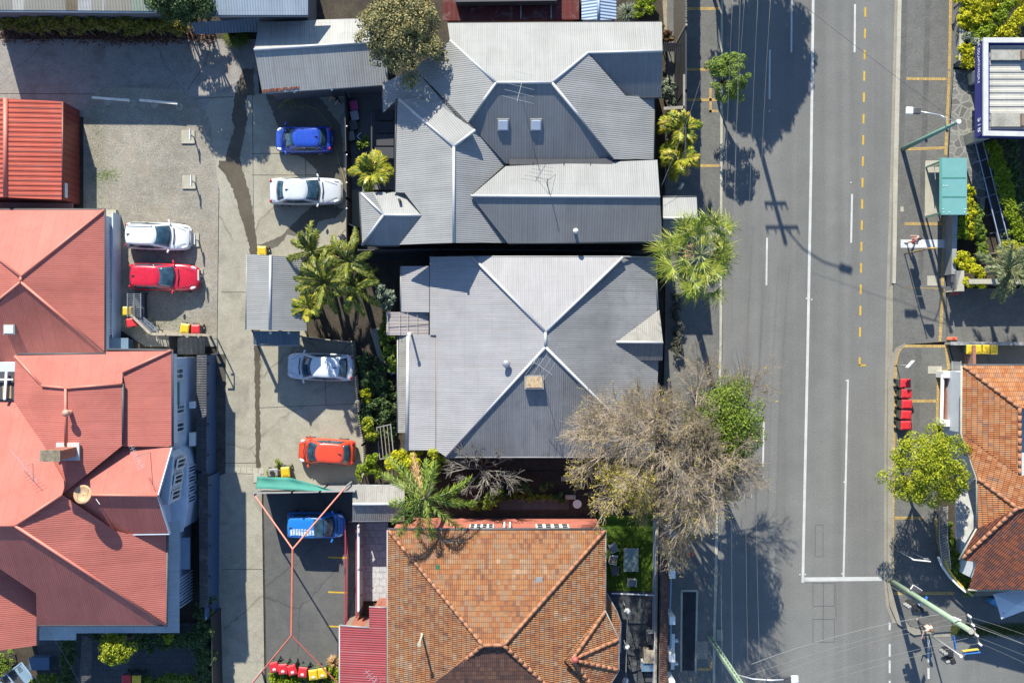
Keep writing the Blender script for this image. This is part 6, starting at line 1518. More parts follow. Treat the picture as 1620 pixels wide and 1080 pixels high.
# red pedestrian cage
rc = thing('railing', 'dark crimson picket railings lining the stair edge between the car park and the tiled patio', 'railing'); mR = m_plain('crimson_steel', (.24, .04, .05), .5)
for (u0, u1) in ((549, 548), (566, 566)):
    m_ = MB(); a, b = P(u0 + 2, 824, 0), P(u1 + 2, 986 if u0 < 560 else 970, 0)
    m_.bar(a + Vector((0, 0, 1.05)), b + Vector((0, 0, 1.05)), .06); m_.bar(a + Vector((0, 0, .15)), b + Vector((0, 0, .15)), .05); k = 44
    for i in range(k + 1): c = a.lerp(b, i / k); m_.bar(c + Vector((0, 0, .15)), c + Vector((0, 0, 1.05)), .03)
    m_.build('rail_panel', mR, rc)
m_ = MB()
for v in (825, 868, 905, 945): m_.bar(P(551, v, 1.05), P(568, v, 1.05), .06) if v in (825,) else m_.bar(P(568, v, 1.05), P(576, v - 8, 1.05), .05)
m_.build('brace', mR, rc)
fence('wall', 'cream boundary wall between the red railings and the white tiled patio', 'wall', [(573, 824), (573, 955)], 1.5, M_wallw, .14)
# hose, mower, misc
m_ = MB(); pts = []
for i in range(60):
    a = i * .34; pts.append(P(440 + 10 * math.sin(a * .7) + i * .55, 164 + 6.5 * math.cos(a), .05))
m_.tube(pts + [P(500, 172, .05), P(525, 200, .05), P(527, 225, .05), P(533, 240, .05), P(538, 262, .05), P(545, 284, .05), P(549, 300, .05)], .022, 5); o = m_.build('garden_hose', m_plain('hose_yellow', (.24, .2, .05), .5)); tag(o, 'yellow garden hose lying in loops on the wet concrete', 'hose')
def mower(lab, u, v, rz):
    o = thing('lawn_mower', lab, 'lawn mower', P(u, v, .03), rz); m_ = MB(); m_.box((0, 0, .22), (.5, .62, .18)); m_.build('deck', M_gut, o, bevel=.06); m_ = MB(); m_.cyl((0, .05, .31), .14, .18, 14); m_.build('engine', M_trim, o, bevel=.02); m_ = MB(); m_.tube([(-.2, -.3, .25), (-.22, -.95, .85), (.22, -.95, .85), (.2, -.3, .25)], .018, 6); m_.build('handle', M_trim, o)
    for sx in (-1, 1):
        for sy in (-.25, .25): m_ = MB(); m_.tube([(sx * .25, sy, .1), (sx * .31, sy, .1)], .1, 12); m_.build('wheel', M_tyre, o)
    m_ = MB(); m_.box((0, -.5, .35), (.38, .34, .3)); m_.build('catcher', M_trim, o, bevel=.05); return o
mower('black lawn mower in the weedy patch by the driveway edge', 434, 746, 1.6); mower('grey lawn mower parked at the corner of the pad by the palm clump', 534, 384, 2.2)
# timber rails on posts at the top of the gravel lot
for i, (a, b, lab) in enumerate((((146, 154.5), (205, 159), 'bleached timber log rail on two posts at the west of the gravel lot head'), ((221, 158.5), (281, 164), 'bleached timber log rail on two posts at the east of the gravel lot head'))):
    o = thing('log_rail', lab, 'rail', (0, 0, 0), 0, 'log rails at the head of the gravel lot'); m_ = MB(); m_.bar(P(*a, .75), P(*b, .75), .14, .12); m_.build('rail', m_plain('bleached_log', (.6, .55, .45), .9, .2, 3) if i == 0 else MATS['bleached_log'], o); m_ = MB()
    for t_ in (.25, .92): c = P(*a, 0).lerp(P(*b, 0), t_) * (1 - .0); m_.bar((c.x * .99, c.y * .99, 0), (c.x * .985, c.y * .985, .7), .1)
    m_.build('post', M_galvp, o); m_ = MB()
    for t_ in (.25, .92):
        c = P(*a, 0).lerp(P(*b, 0), t_); m_.cyl((c.x * .985, c.y * .985, 0), .24, .035, 16)
    m_.build('footing', M_kerb, o)
tps = (((299, 217), 'T shaped parking post on a pale slab, top of the gravel lot column'), ((300.5, 288.5), 'T shaped parking post on a pale slab in the middle of the gravel lot column'), ((306, 380), 'T shaped parking post on a slab at the nose of the white wagon'), ((312, 436), 'T shaped parking post in front of the red hatchback'))
pt = None
for (u, v), lab in tps:
    if pt is None:
        pt = thing('parking_post', lab, 'post', P(u, v, .02), 0, 'parking posts on slabs'); m_ = MB(); m_.box((-.04, 0, .04), (.86, .86, .08)); m_.build('slab', M_kerb, pt, bevel=.01); m_ = MB(); m_.bar((.36, -.05, .0), (.36, -.05, .72), .07); m_.build('post', M_galvp, pt); m_ = MB(); m_.box((.36, -.02, .8), (.05, .68, .2)); m_.build('sign_board', M_frame, pt); o = pt
    else: o = copy_tree(pt); o['label'] = lab
    o.location = P(u, v, .02)
# items east of the road
M_wallg = m_plain('grey_render', (.15, .15, .15), .9, .1)
def wallrun(lab, pts, h, mat, th=.2, cap=None, name='wall', z0=0):
    o = thing(name, lab, 'wall'); q = [P(*p, 0) for p in pts]; m_ = MB(); c_ = MB()
    for a, b in zip(q, q[1:]):
        d = (b - a).normalized(); n = Vector((-d.y, d.x, 0)); m_.prism([a - n * th / 2, b - n * th / 2, b + n * th / 2, a + n * th / 2], z0, h)
        t2 = th / 2 + .03; c_.prism([a - n * t2, b - n * t2, b + n * t2, a + n * t2], h + .002, h + .07)
    m_.build('wall', mat, o); c_.build('coping', cap or mat, o); return o
wallrun('grey rendered garden wall beside the bright hedges at the top right', [(1513, -60), (1509, 103)], .9, M_wallg, .22, M_kerb)
wallrun('short grey wall return under the bright hedge below the top right garden', [(1509, 104), (1535, 106)], .9, M_wallg, .2)
wallrun('slate retaining wall behind the bus stop below the yellow hedge', [(1497, 342), (1494, 436)], 1.2, M_wallg, .22, m_plain('coping_grey', (.2, .21, .21), .9))
wallrun('rendered wall along the north edge of the dark forecourt', [(1512, 448), (1700, 447)], 1.7, M_wallg, .25, M_kerb)
wallrun('graffiti marked pale wall along the south edge of the forecourt', [(1494, 543), (1700, 544)], .8, M_kerb, .16, m_ground('marked_wall', (.05, .06, .1), (.36, .35, .32), 2.2, 9, .3))
wallrun('thin brick post wall beside the yellow bins', [(1526, 546), (1526, 578)], 1.2, M_brick, .14)
pl_ = thing('sign_plinth', 'tapered cream sign plinth with a dark name panel at the forecourt entry', 'sign'); m_ = MB(); m_.prism([P(1499, 462, .3), P(1507, 430, .3), P(1511, 430, .3), P(1511, 462, .3)], 0, 1.5); m_.build('body', M_kerb, pl_); m_ = MB(); m_.bar(P(1507.5, 436, 1.54), P(1507, 456, 1.54), .22, .04); m_.build('name_panel', M_gutd, pl_); m_ = MB(); m_.prism([P(1513, 428, 1.45), P(1524, 428, 1.45), P(1524, 460, 1.45), P(1513, 460, 1.45)], .0, 1.45); m_.build('pier', M_wallg, pl_)
mO = m_plain('barrier_orange', (.48, .13, .05), .6)
for u, v, L, lab, mt in ((1505, 535.5, 16, 'orange wheel stop at the forecourt entrance kerb', mO), (1508, 464, 15, 'dull red wheel stop under the sign plinth', m_plain('wheelstop_red', (.30, .07, .05), .7))):
    o = thing('wheel_stop', lab, 'wheel stop', P(u, v, .08)); m_ = MB(); m_.box((0, 0, .07), (L / F, .2, .13)); m_.build('body', mt, o, bevel=.04); m_ = MB(); m_.box((.1, 0, .14), (.2, .12, .03)); m_.build('marking', M_bl['red'], o)
# ramp beside the pavilion
rp = thing('ramp', 'narrow dark access ramp with steel handrails beside the clipped hedge', 'ramp'); m_ = MB(); m_.prism([P(1540, 226), P(1560, 226), P(1602, 395), P(1580, 395)], .02, .14); m_.build('deck', m_plain('ramp_dark', (.05, .055, .062), .8, .3), rp)
for a, b, z in (((1543, 226), (1585, 395), 1.0), ((1555, 223), (1598, 390), 1.0)):
    m_ = MB(); p, q = P(*a, z), P(*b, z); m_.tube([p, q], .035, 6); k = 6
    for i in range(k + 1): c = p.lerp(q, i / k); m_.tube([(c.x, c.y, .1), c], .025, 6)
    m_.build('handrail', m_plain('rail_steel', (.25, .3, .38), .4), rp)
m_ = MB(); m_.tube([P(1543, 256, .9), P(1541, 262, .9), P(1545, 265, .9)], .03, 6); m_.build('rail_end', M_gutd, rp)
# corner garden fences by the orange tiled house
pf = thing('front_fence', 'white capped brick front fence with slatted gate beside the ochre pavers', 'fence'); m_ = MB(); m_.prism([P(1488, 590), P(1496, 590), P(1494, 672), P(1486, 672)], 0, .8); m_.build('base', M_brick, pf); m_ = MB(); m_.bar(P(1491, 592, 1.05), P(1489, 670, 1.05), .2, .09)
for v in (592, 668): m_.box(P(1491, v, .6), (.4, .4, 1.2))
m_.build('capping', M_frame, pf); m_ = MB()
for i in range(22): m_.bar(P(1500.5, 597 + i * 3.4, .5), P(1507, 598.5 + i * 3.4, .5), .05, .05)
m_.build('slat', M_gut, pf); m_ = MB(); m_.prism([P(1508, 592), P(1514, 592), P(1512, 668), P(1506, 668)], 0, .4); m_.build('step', m_plain('terracotta_step', (.28, .12, .07), .8), pf)
m_ = MB(); m_.ball(P(1515.5, 631, 1.6), .16, 12, 8); m_.tube([P(1515.5, 631, .3), P(1515.5, 631, 1.5)], .03, 6); o = m_.build('globe_lamp', m_plain('globe_grey', (.1, .1, .14), .3), smooth=True); tag(o, 'dark globe lamp post beside the orange tiled house wall', 'lamp')
f2 = thing('picket_fence', 'black wrought picket fence above the brick entrance steps of the orange tiled house', 'fence'); m_ = MB()
for i in range(10):
    m_.bar(P(1506, 572 + i * 1.6, .9), P(1520, 573 + i * 1.6, .9), .035)
m_.bar(P(1506, 571, .9), P(1506, 588, .9), .05); m_.bar(P(1520, 571, .9), P(1520, 588, .9), .05)
for u, v in ((1506, 572), (1520, 572), (1506, 587), (1520, 587)): m_.bar(P(u, v, 0), P(u, v, .9), .05)
m_.build('panel', M_gut, f2)
f3 = thing('picket_fence', 'grey slatted fence along the curved corner garden below the street tree', 'fence'); m_ = MB()
for i in range(40): 
    v = 800 + i * 2.5; u = 1486 + (0 if v < 850 else (v - 850) * .1); m_.bar(P(u, v, .85), P(u + 13, v + 3, .85), .04, .03)
for k in (0, 13):
    m_.bar(P(1486 + k, 800, .85), P(1486 + k, 850, .85), .05); m_.bar(P(1486 + k, 850, .85), P(1491 + k, 900, .85), .05)
for v in (802, 830, 858, 886): m_.bar(P(1486, v, 0), P(1486, v, .85), .05); m_.bar(P(1499, v, 0), P(1499, v, .85), .05)
m_.build('panel', M_galvp, f3)
bw_ = thing('wall', 'curved white topped corner wall painted with blue and yellow stripes', 'wall'); cvp = [(1484, 880), (1490, 895), (1502, 912), (1516, 926), (1528, 936)]
m_ = MB(); a_ = MB(); b2 = MB()
for p, q in zip(cvp, cvp[1:]):
    m_.bar(P(*p, 1.05), P(*q, 1.05), .12, .1); A_, B_ = P(*p, 0), P(*q, 0); d = (B_ - A_).normalized(); n = Vector((-d.y, d.x, 0)) * .06
    a_.prism([A_ - n, B_ - n, B_ + n, A_ + n], 0, .55); b2.prism([A_ - n * .9, B_ - n * .9, B_ + n * .9, A_ + n * .9], .551, .99)
m_.build('capping', M_frame, bw_); a_.build('blue_band', blue_s, bw_); b2.build('yellow_band', yel_s, bw_)
um = thing('cafe_umbrella', 'pale blue white square cafe umbrella below the orange tiled house', 'umbrella'); zt = 2.5; ce = P(1607, 956, zt + .35)
rimp = [P(1571, 939, zt), P(1612, 932, zt - .02), P(1660, 930, zt), P(1652, 962, zt), P(1618, 966, zt), P(1584, 979, zt), P(1578, 958, zt + .02)]
m_ = MB(); n = len(rimp); m_.add([ce] + rimp, [[0, i + 1, (i + 1) % n + 1] for i in range(n)]); m_.build('canopy', m_plain('canopy_white', (.42, .45, .48), .8, .06), um, solid=.012); m_ = MB(); m_.tube([(ce.x, ce.y, 0), ce], .03, 8); m_.build('pole', M_galvp, um); m_ = MB(); m_.bar(P(1587, 969, 2.58), P(1593, 969, 2.58), .1, .04); m_.build('vent', M_trim, um)
boxy('cooler', 'bright blue and yellow sandwich board by the cafe umbrella', 'board', 1569, 950, (.85, .28, .7), m_plain('board_blue', (.05, .24, .42), .5), None, -.5)
m_ = MB(); m_.prism([P(1549, 935, 1.2), P(1600, 935, 1.2), P(1600, 947, 1.2), P(1549, 947, 1.2)], 0, .45); o = m_.build('step_wall', M_timber); tag(o, 'low timber step against the south wall of the orange tiled house', 'step')
# south yard of the big red house
tr = thing('trailer', 'pale blue framed box trailer with a dark scribbled panel at the bottom left corner', 'trailer'); ctr = P(27, 1072, .7); M_ = Matrix.Rotation(math.radians(37), 3, 'Z')
m_ = MB(); m_.box(ctr + M_ @ Vector((-.35, 0, -.1)), (.95, 1.25, .05), M=M_); m_.build('tray', M_gutd, tr); m_ = MB()
for p, q in (((-.9, -.62), (-.9, .62)), ((.9, -.62), (.9, .62)), ((-.9, .62), (.9, .62)), ((-.9, -.62), (.9, -.62)), ((-.3, -.62), (-.3, .62)), ((-.9, 0), (-.3, 0))): m_.bar(ctr + M_ @ Vector((*p, .1)), ctr + M_ @ Vector((*q, .1)), .06)
m_.build('frame', m_plain('frame_blue', (.24, .32, .4), .5), tr); m_ = MB(); m_.box(ctr + M_ @ Vector((.55, 0, .08)), (.6, 1.2, .04), M=M_); pn = m_.build('panel', m_plain('panel_blue', (.15, .22, .28), .5), tr); m_ = MB()
for k in range(4): m_.bar(ctr + M_ @ Vector((.4 + .08 * k, .15, .105)), ctr + M_ @ Vector((.5 + .05 * k, .5, .105)), .03, .01)
m_.build('scribble', M_trim, pn); m_ = MB()
for s in (-1, 1): c = ctr + M_ @ Vector((0, s * .72, -.4)); m_.tube([c, c + M_ @ Vector((0, s * .14, 0))], .28, 14)
m_.build('wheel', M_tyre, tr)
boxy('water_tank', 'flat dark blue lidded box in the shaded south yard below the red wing roof', 'box', 70, 1044, (1.25, .75, .6), m_plain('box_navy', (.04, .075, .12), .6), m_plain('lid_navy', (.05, .09, .15), .5), 0)
ca_ = thing('canopy', 'dark ribbed walkway roof in the shaded south yard between the hedges', 'canopy'); R = Roof(); R.facet(((138, 1040, 2.4), (138, 1080, 2.4), (128, 1050, 2.3)), [(130, 1003), (146, 1010), (142, 1160), (120, 1160)]); R.mb.build('roof', MATS['dark_rib'], ca_, solid=.05); m_ = MB()
for v in (1015, 1060, 1110): m_.bar(P(136, v, 0), P(136, v, 2.2), .09)
m_.build('post', M_fd, ca_)
# courtyard clutter in the north courtyard
for u, v, c, lab in ((562, 170, (.45, .05, .2), 'pink topped crate in the dark north courtyard'), (563, 186, (.3, .32, .34), 'grey crate in the dark north courtyard below the pink one'), (561, 201, (.08, .08, .09), 'black crate against the charcoal fence'), (556.5, 218, (.2, .21, .22), 'pale topped narrow crate near the white L shaped rail')):
    boxy('crate', lab, 'crate', u, v, (.45, .55, .5), M_trim, m_plain('crate_%d' % v, c, .6), .2)
m_ = MB(); m_.bar(P(565, 216, .5), P(571, 210, .5), .05); m_.bar(P(565, 216, .5), P(571, 222, .5), .05); m_.bar(P(565, 216, 0), P(565, 216, .5), .05); o = m_.build('folding_rack', M_frame); tag(o, 'white L shaped folding rack in the north courtyard', 'rack')
sk_ = thing('stair_pit', 'dark stair enclosure against the west wall of the grey house courtyard', 'stair'); m_ = MB()
for i in range(4): m_.box(P(608, 182 + i * 20, .4 + .25 * i), (1.2, .7, .12))
m_.build('tread', M_fd, sk_); m_ = MB()
for u in (588, 626): m_.bar(P(u, 178, 1.4), P(u, 262, 1.4), .08); m_.bar(P(u, 178, 0), P(u, 178, 1.4), .08); m_.bar(P(u, 262, 0), P(u, 262, 1.4), .08)
m_.build('rail', M_fd, sk_)
for u, v, lab in ((1066, 302, 'white folded cloth hanging at the footpath fence by the palms'),):
    o = thing('umbrella', 'closed white umbrella standing by the footpath fence below the orange palm', 'umbrella', P(1070, 300, 0)); m_ = MB(); m_.tube([(0, 0, 0), (0, 0, 2.4)], .03, 6); m_.build('pole', M_galvp, o); m_ = MB(); m_.tube([(0, 0, 1.2), (0, 0, 1.9), (0, 0, 2.35)], [.2, .13, .04], 8); m_.build('canopy', M_frame, o, smooth=True)
sheet('side_court', [(1052, 262), (1072, 262), (1072, 310), (1052, 310)], .04, MATS['white_tiles'], .06)
bl = thing('water_feature', 'small pale bird bath in the dark side garden near the tile house', 'bird bath', P(912, 794, .02)); m_ = MB(); m_.cyl((0, 0, 0), .12, .6, 12, r2=.07); m_.build('pedestal', M_kerb, bl); m_ = MB(); m_.tube([(0, 0, .6), (0, 0, .7)], [.12, .28], 16); m_.build('bowl', M_frame, bl)
for u, v, lab in ((902, 785, 'pale stone block in the side garden beside the bare tree'), (896, 756, 'narrow grey stone bench in the side garden')):
    o = thing('stone_block', lab, 'stone', P(u, v, .0)); m_ = MB(); m_.box((0, 0, .22), (.7, .3, .12)); m_.build('slab', M_kerb, o, bevel=.03); m_ = MB(); m_.box((-.22, 0, .08), (.12, .25, .16)); m_.box((.22, 0, .08), (.12, .25, .16)); m_.build('foot', M_kerb, o)
# ================================================================ vegetation
RV = random.Random(11)
M_bark = m_plain('bark', (.11, .09, .07), .95, .3, 5); M_barkg = m_plain('bark_grey', (.20, .175, .15), .95, .2, 4); M_palmt = m_plain('palm_trunk', (.19, .16, .13), .95, .25, 6)
L_olive = m_leaf('leaf_olive', [(0.079, 0.088, 0.038), (0.158, 0.158, 0.061), (0.280, 0.245, 0.105), (0.350, 0.263, 0.105)], .25)
L_green = m_leaf('leaf_green', [(0.061, 0.105, 0.021), (0.140, 0.210, 0.032), (0.263, 0.333, 0.052)], .3)
L_lime = m_leaf('leaf_lime', [(.08, .12, .008), (.20, .24, .012), (.33, .36, .018), (.42, .40, .03)], .3)
L_yel = m_leaf('leaf_yellow', [(.14, .16, .005), (.42, .41, .01), (.58, .54, .015)], .3)
L_dark = m_leaf('leaf_dark', [(0.021, 0.044, 0.014), (0.052, 0.088, 0.025), (0.105, 0.149, 0.044)], .2)
L_mid = m_leaf('leaf_mid', [(0.052, 0.096, 0.014), (0.131, 0.193, 0.021), (0.245, 0.298, 0.035)], .3)
L_grey = m_leaf('leaf_greygreen', [(0.088, 0.114, 0.079), (0.175, 0.210, 0.140), (0.280, 0.315, 0.228)], .25)
L_vine = m_leaf('leaf_vine', [(0.061, 0.070, 0.018), (0.158, 0.149, 0.021), (0.263, 0.228, 0.026), (0.175, 0.114, 0.035)], .25)
L_autumn = m_leaf('leaf_autumn', [(0.175, 0.175, 0.035), (0.350, 0.298, 0.052), (0.473, 0.333, 0.044)], .3)
L_clip = m_leaf('leaf_clipped', [(.07, .12, .006), (.18, .25, .01), (.29, .34, .018)], .3)
L_palm = m_leaf('frond_green', [(.035, .07, .008), (.09, .16, .015), (.19, .26, .03), (.32, .33, .05)], .2, .4)
L_palmy = m_leaf('frond_yellow', [(.05, .09, .01), (.14, .19, .012), (.32, .31, .02), (.45, .27, .05)], .2, .4)
L_palmd = m_leaf('frond_deep', [(.02, .035, .006), (.06, .085, .01), (.15, .17, .018), (.30, .25, .04)], .18, .4)
L_fan = m_leaf('fan_green', [(.05, .08, .01), (.13, .18, .02), (.25, .28, .035), (.36, .34, .09)], .2, .4)
L_dead = m_leaf('dry_frond', [(0.315, 0.193, 0.088), (0.525, 0.333, 0.158)], .2)
L_grass = m_leaf('grass_blade', [(0.088, 0.158, 0.018), (0.158, 0.263, 0.028), (0.245, 0.333, 0.052)], .3)
L_litter = m_leaf('leaf_litter', [(0.052, 0.026, 0.018), (0.105, 0.049, 0.032), (0.158, 0.088, 0.052)], .1)
def rdir(r=RV):
    z = r.uniform(-1, 1); a = r.uniform(0, 2 * PI); s = math.sqrt(1 - z * z); return Vector((s * math.cos(a), s * math.sin(a), z))
class Leaves:
    def __init__(s): s.v = []; s.f = []
    def leaf(s, p, n, size, asp=.55):
        x = n.orthogonal().normalized(); a = RV.uniform(0, 2 * PI); y = n.cross(x); d = x * math.cos(a) + y * math.sin(a); w = n.cross(d) * size * asp; d = d * size
        b = len(s.v); fold = n * size * .18
        s.v += [p - d, p - w + fold, p + d, p + w + fold]; s.f.append((b, b + 1, b + 2, b + 3))
    def blade(s, p, d, L, w, droop=.3):
        d = d.normalized(); sd_ = d.cross(Vector((0, 0, 1)))
        sd_ = sd_.normalized() * w if sd_.length > .05 else Vector((w, 0, 0)); m = p + d * L * .55; e = p + d * L - Vector((0, 0, L * droop)); b = len(s.v)
        s.v += [p - sd_ * .6, p + sd_ * .6, m + sd_, m - sd_, e]; s.f += [(b, b + 1, b + 2, b + 3), (b + 3, b + 2, b + 4)]
    def fill(s, blobs, n, size, up=.35, shell=.72):
        tot = sum(b[1][0] * b[1][1] + .02 for b in blobs)
        for c, r in blobs:
            k = int(n * (r[0] * r[1] + .02) / tot)
            for _ in range(k):
                d = rdir()
                if d.z < -.25: d.z *= -.6
                q = RV.random(); rad = shell + (1.04 - shell) * q ** .6 if RV.random() < .8 else RV.uniform(.3, shell)
                p = c + Vector((d.x * r[0], d.y * r[1], d.z * r[2])) * rad
                nn = (d * .95 + rdir() * .75 + Vector((0, 0, up))).normalized()
                s.leaf(p, nn, size * RV.uniform(.6, 1.25))
    def build(s, name, mat, parent=None):
        me = bpy.data.meshes.new(name); me.from_pydata([tuple(p) for p in s.v], [], s.f); me.materials.append(mat)
        o = bpy.data.objects.new(name, me); C.objects.link(o); o.parent = parent; return o
def limbs(parent, base, targets, r0, fork=.45, mat=None, name='trunk', wob=.12):
    m_ = MB(); top = base.lerp(sum(targets, Vector()) / len(targets), fork); top.x, top.y = base.lerp(top, .6).x, base.lerp(top, .6).y
    m_.tube([base - Vector((0, 0, .1)), base.lerp(top, .5) + Vector((RV.uniform(-wob, wob), RV.uniform(-wob, wob), 0)), top], [r0, r0 * .85, r0 * .7], 9)
    for t_ in targets:
        mid = top.lerp(t_, .5) + Vector((RV.uniform(-.3, .3), RV.uniform(-.3, .3), .25)); m_.tube([top, mid, t_], [r0 * .5, r0 * .28, r0 * .08], 6)
    return m_.build(name, mat or M_bark, parent, smooth=True)
def tree(lab, cu, cv, cz, rx, ry, rz, nb, n, size, mat, name='tree', cat='tree', group=None, trunk=.16, br=(.35, .6), seed=None, base=None, gap=.0):
    if seed: RV.seed(seed)
    c = P(cu, cv, cz); b = Vector(base) if base else Vector((c.x, c.y, 0)); o = thing(name, lab, cat, b, 0, group); c = c - b; blobs = []; mr = min(rx, ry)
    ph = [RV.uniform(0, 6.28) for _ in range(3)]
    def rim(a): return 1 + .10 * math.sin(2 * a + ph[0]) + .09 * math.sin(3 * a + ph[1]) + .07 * math.sin(7 * a + ph[2])
    for i in range(nb):
        a = 2.39996 * i + RV.uniform(-.3, .3); q = math.sqrt((i + .5) / nb) * RV.uniform(.94, 1.06); r = RV.uniform(*br) * mr
        if RV.random() < gap: continue
        m = rim(a); z = rz * (.95 * (1 - q * q) - .3) + RV.uniform(-.18, .12) * rz
        blobs.append((c + Vector((math.cos(a) * q * (rx * m - r * .7), math.sin(a) * q * (ry * m - r * .7), z)), (r, r, r * .8)))
    for i in range(nb // 3):                     # lower, shaded inner clumps
        a = RV.uniform(0, 6.28); q = RV.uniform(.1, .85); r = RV.uniform(*br) * mr * 1.2
        blobs.append((c + Vector((math.cos(a) * q * rx * .9, math.sin(a) * q * ry * .9, -rz * RV.uniform(.4, .8))), (r, r, r * .7)))
    lf = Leaves(); lf.fill(blobs, n, size, .25, .8); lf.build('crown', mat, o)
    limbs(o, Vector((0, 0, 0)), [bb[0] for bb in blobs[:: max(1, nb // 9)]], trunk); return o
def shrub(lab, pts, n, size, mat, name='shrub', cat='shrub', group=None, stem=True, shell=.7, up=.35):
    """pts: (u,v,z,radius[,zscale])"""
    blobs = []; main = []
    for q in pts:
        c = P(q[0], q[1], q[2]); r = q[3]; main.append((c, (r, r, r * .8)))
        for k in range(7):                      # every mound is made of smaller clumps
            d = rdir(); d.z = abs(d.z) * .7 - .15; rr = r * RV.uniform(.28, .5); blobs.append((c + Vector((d.x, d.y, d.z)) * r * RV.uniform(.45, .85), (rr, rr, rr * (q[4] if len(q) > 4 else .85))))
    m0 = sum((b[0] for b in blobs), Vector()) / len(blobs); base = Vector((m0.x, m0.y, 0)); o = thing(name, lab, cat, base, 0, group)
    lf = Leaves(); lf.fill([(c - base, r) for c, r in blobs], n, size, up, shell); lf.build('foliage', mat, o)
    if stem:
        m_ = MB()
        for c, r in main:
            q = c - base; m_.tube([(q.x * .96, q.y * .96, 0), (q.x + .05, q.y, max(.1, q.z * .6)), (q.x, q.y + .04, max(.2, q.z))], [.05, .035, .015], 5)
        m_.build('stem', M_bark, o)
    return o
def line(a, b, n, z, r, ju=2.0, jv=2.0, zj=.1):
    return [(a[0] + (b[0] - a[0]) * i / max(1, n - 1) + RV.uniform(-ju, ju), a[1] + (b[1] - a[1]) * i / max(1, n - 1) + RV.uniform(-jv, jv), z + RV.uniform(-zj, zj), r * RV.uniform(.8, 1.15)) for i in range(n)]

# trees
tree('large olive green tree overhanging the zinc garage at the top edge', 634, 48, 6.0, 2.7, 2.75, 1.7, 85, 20000, .085, L_olive, seed=5, trunk=.2, br=(.12, .24), gap=.1)
tree('small round dense green street tree at the west kerb', 1154, 121, 3.6, 1.32, 1.8, .9, 34, 6500, .065, L_green, 'street_tree', seed=8, trunk=.09, br=(.15, .27), gap=.08)
tree('yellow green street tree on the east footpath below the red bins', 1473, 741, 4.6, 2.55, 2.75, 1.3, 120, 19000, .07, L_lime, 'street_tree', seed=21, trunk=.13, br=(.10, .19), gap=.12)
tree('green leafy street tree behind the bare tree at the west kerb', 1152, 668, 7.8, 2.25, 2.8, 1.1, 66, 13000, .075, L_mid, 'street_tree', seed=14, trunk=.13, br=(.17, .3), gap=.08)
tree('tall street tree beyond the top of the road whose shade falls over the lanes', 1190, -262, 7.2, 2.8, 4.6, 1.8, 80, 13000, .17, L_dark, 'street_tree', seed=31, trunk=.2, br=(.2, .34))
tree('second tall street tree beyond the top edge shading the west kerb', 1140, -150, 6.0, 1.6, 2.2, 1.3, 12, 3500, .16, L_dark, 'street_tree', seed=33, trunk=.16, br=(.4, .6))
tree('dark leafy tree at the top edge between the cream and the pale blue shed roofs', 288, -16, 4.6, 2.3, 2.1, 1.3, 80, 16000, .09, L_dark, seed=71, trunk=.1, br=(.16, .3))
tree('small bright leaved tree in the shaded south yard', 182, 1028, 4.2, 1.15, 1.05, .7, 26, 3200, .075, L_lime, seed=41, trunk=.07, br=(.2, .34))
# bare deciduous tree
def bare_tree(lab, base, top_z, n1, reach, levels, seed, twig_r, mat, group=None, hz=.55, trunk_r=.26, kids=(3, 4), leaf=None, lean=(0, 0)):
    rnd = random.Random(seed); b = P(*base, 0); o = thing('bare_tree', lab, 'tree', b, 0, group); tr_, cr = MB(), MB(); tips = []
    fork = Vector((lean[0] * .4, lean[1] * .4, top_z * .38)); tr_.tube([(0, 0, -.1), fork * .5 + Vector((.08, -.05, 0)), fork], [trunk_r, trunk_r * .85, trunk_r * .75], 10)
    def grow(p, d, L, r, lv):
        mid = p + d * L * .5 + Vector((rnd.uniform(-1, 1), rnd.uniform(-1, 1), rnd.uniform(-.3, .6))) * L * .08; e = p + d * L
        n_ = 7 if lv == 0 else (5 if lv == 1 else 3); (tr_ if lv == 0 else cr).tube([p, mid, e], [r, r * .8, r * .58], n_, caps=lv < 2)
        if lv >= levels: tips.append(e); return
        for k in range(rnd.randint(*kids)):
            t_ = rnd.uniform(.45, 1.0); s = mid.lerp(e, (t_ - .5) * 2) if t_ > .5 else p.lerp(mid, t_ * 2)
            sp = .75 if lv < 2 else .85
            nd = (d + Vector((rnd.uniform(-1, 1), rnd.uniform(-1, 1), rnd.uniform(-.45, .5))) * sp).normalized()
            grow(s, nd, L * rnd.uniform(.5, .78), max(twig_r, r * rnd.uniform(.42, .6)), lv + 1)
        nd = (d + Vector((rnd.uniform(-1, 1), rnd.uniform(-1, 1), rnd.uniform(-.2, .3))) * .3).normalized(); grow(e, nd, L * rnd.uniform(.55, .75), max(twig_r, r * .58), lv + 1)
    kids_ = kids
    for i in range(n1):
        a = 2.39996 * i + rnd.uniform(-.25, .25); el = hz * (.55 + 3.6 * ((n1 - 1 - i) / n1) ** 2.2) * rnd.uniform(.85, 1.15); d = Vector((math.cos(a), math.sin(a), el)).normalized()
        grow(fork + Vector((0, 0, rnd.uniform(-.2, .6))), d, reach * rnd.uniform(.36, .48), trunk_r * rnd.uniform(.4, .6), 0)
    tr_.build('trunk', M_bark, o, smooth=True); cr.build('branches', mat, o, smooth=True); return o, tips, rnd
M_twig = m_plain('twig_grey', (.285, .225, .16), .95, .22, 2); M_twig2 = m_plain('twig_brown', (.15, .115, .09), .95, .25, 2)
bt, tips, rnd = bare_tree('huge leafless grey twigged tree spreading over the west footpath and the lilac house corner', (1042, 690), 9.8, 19, 6.0, 5, 78, .0086, M_twig, lean=(.0, -.3), hz=.75)
lf = Leaves()
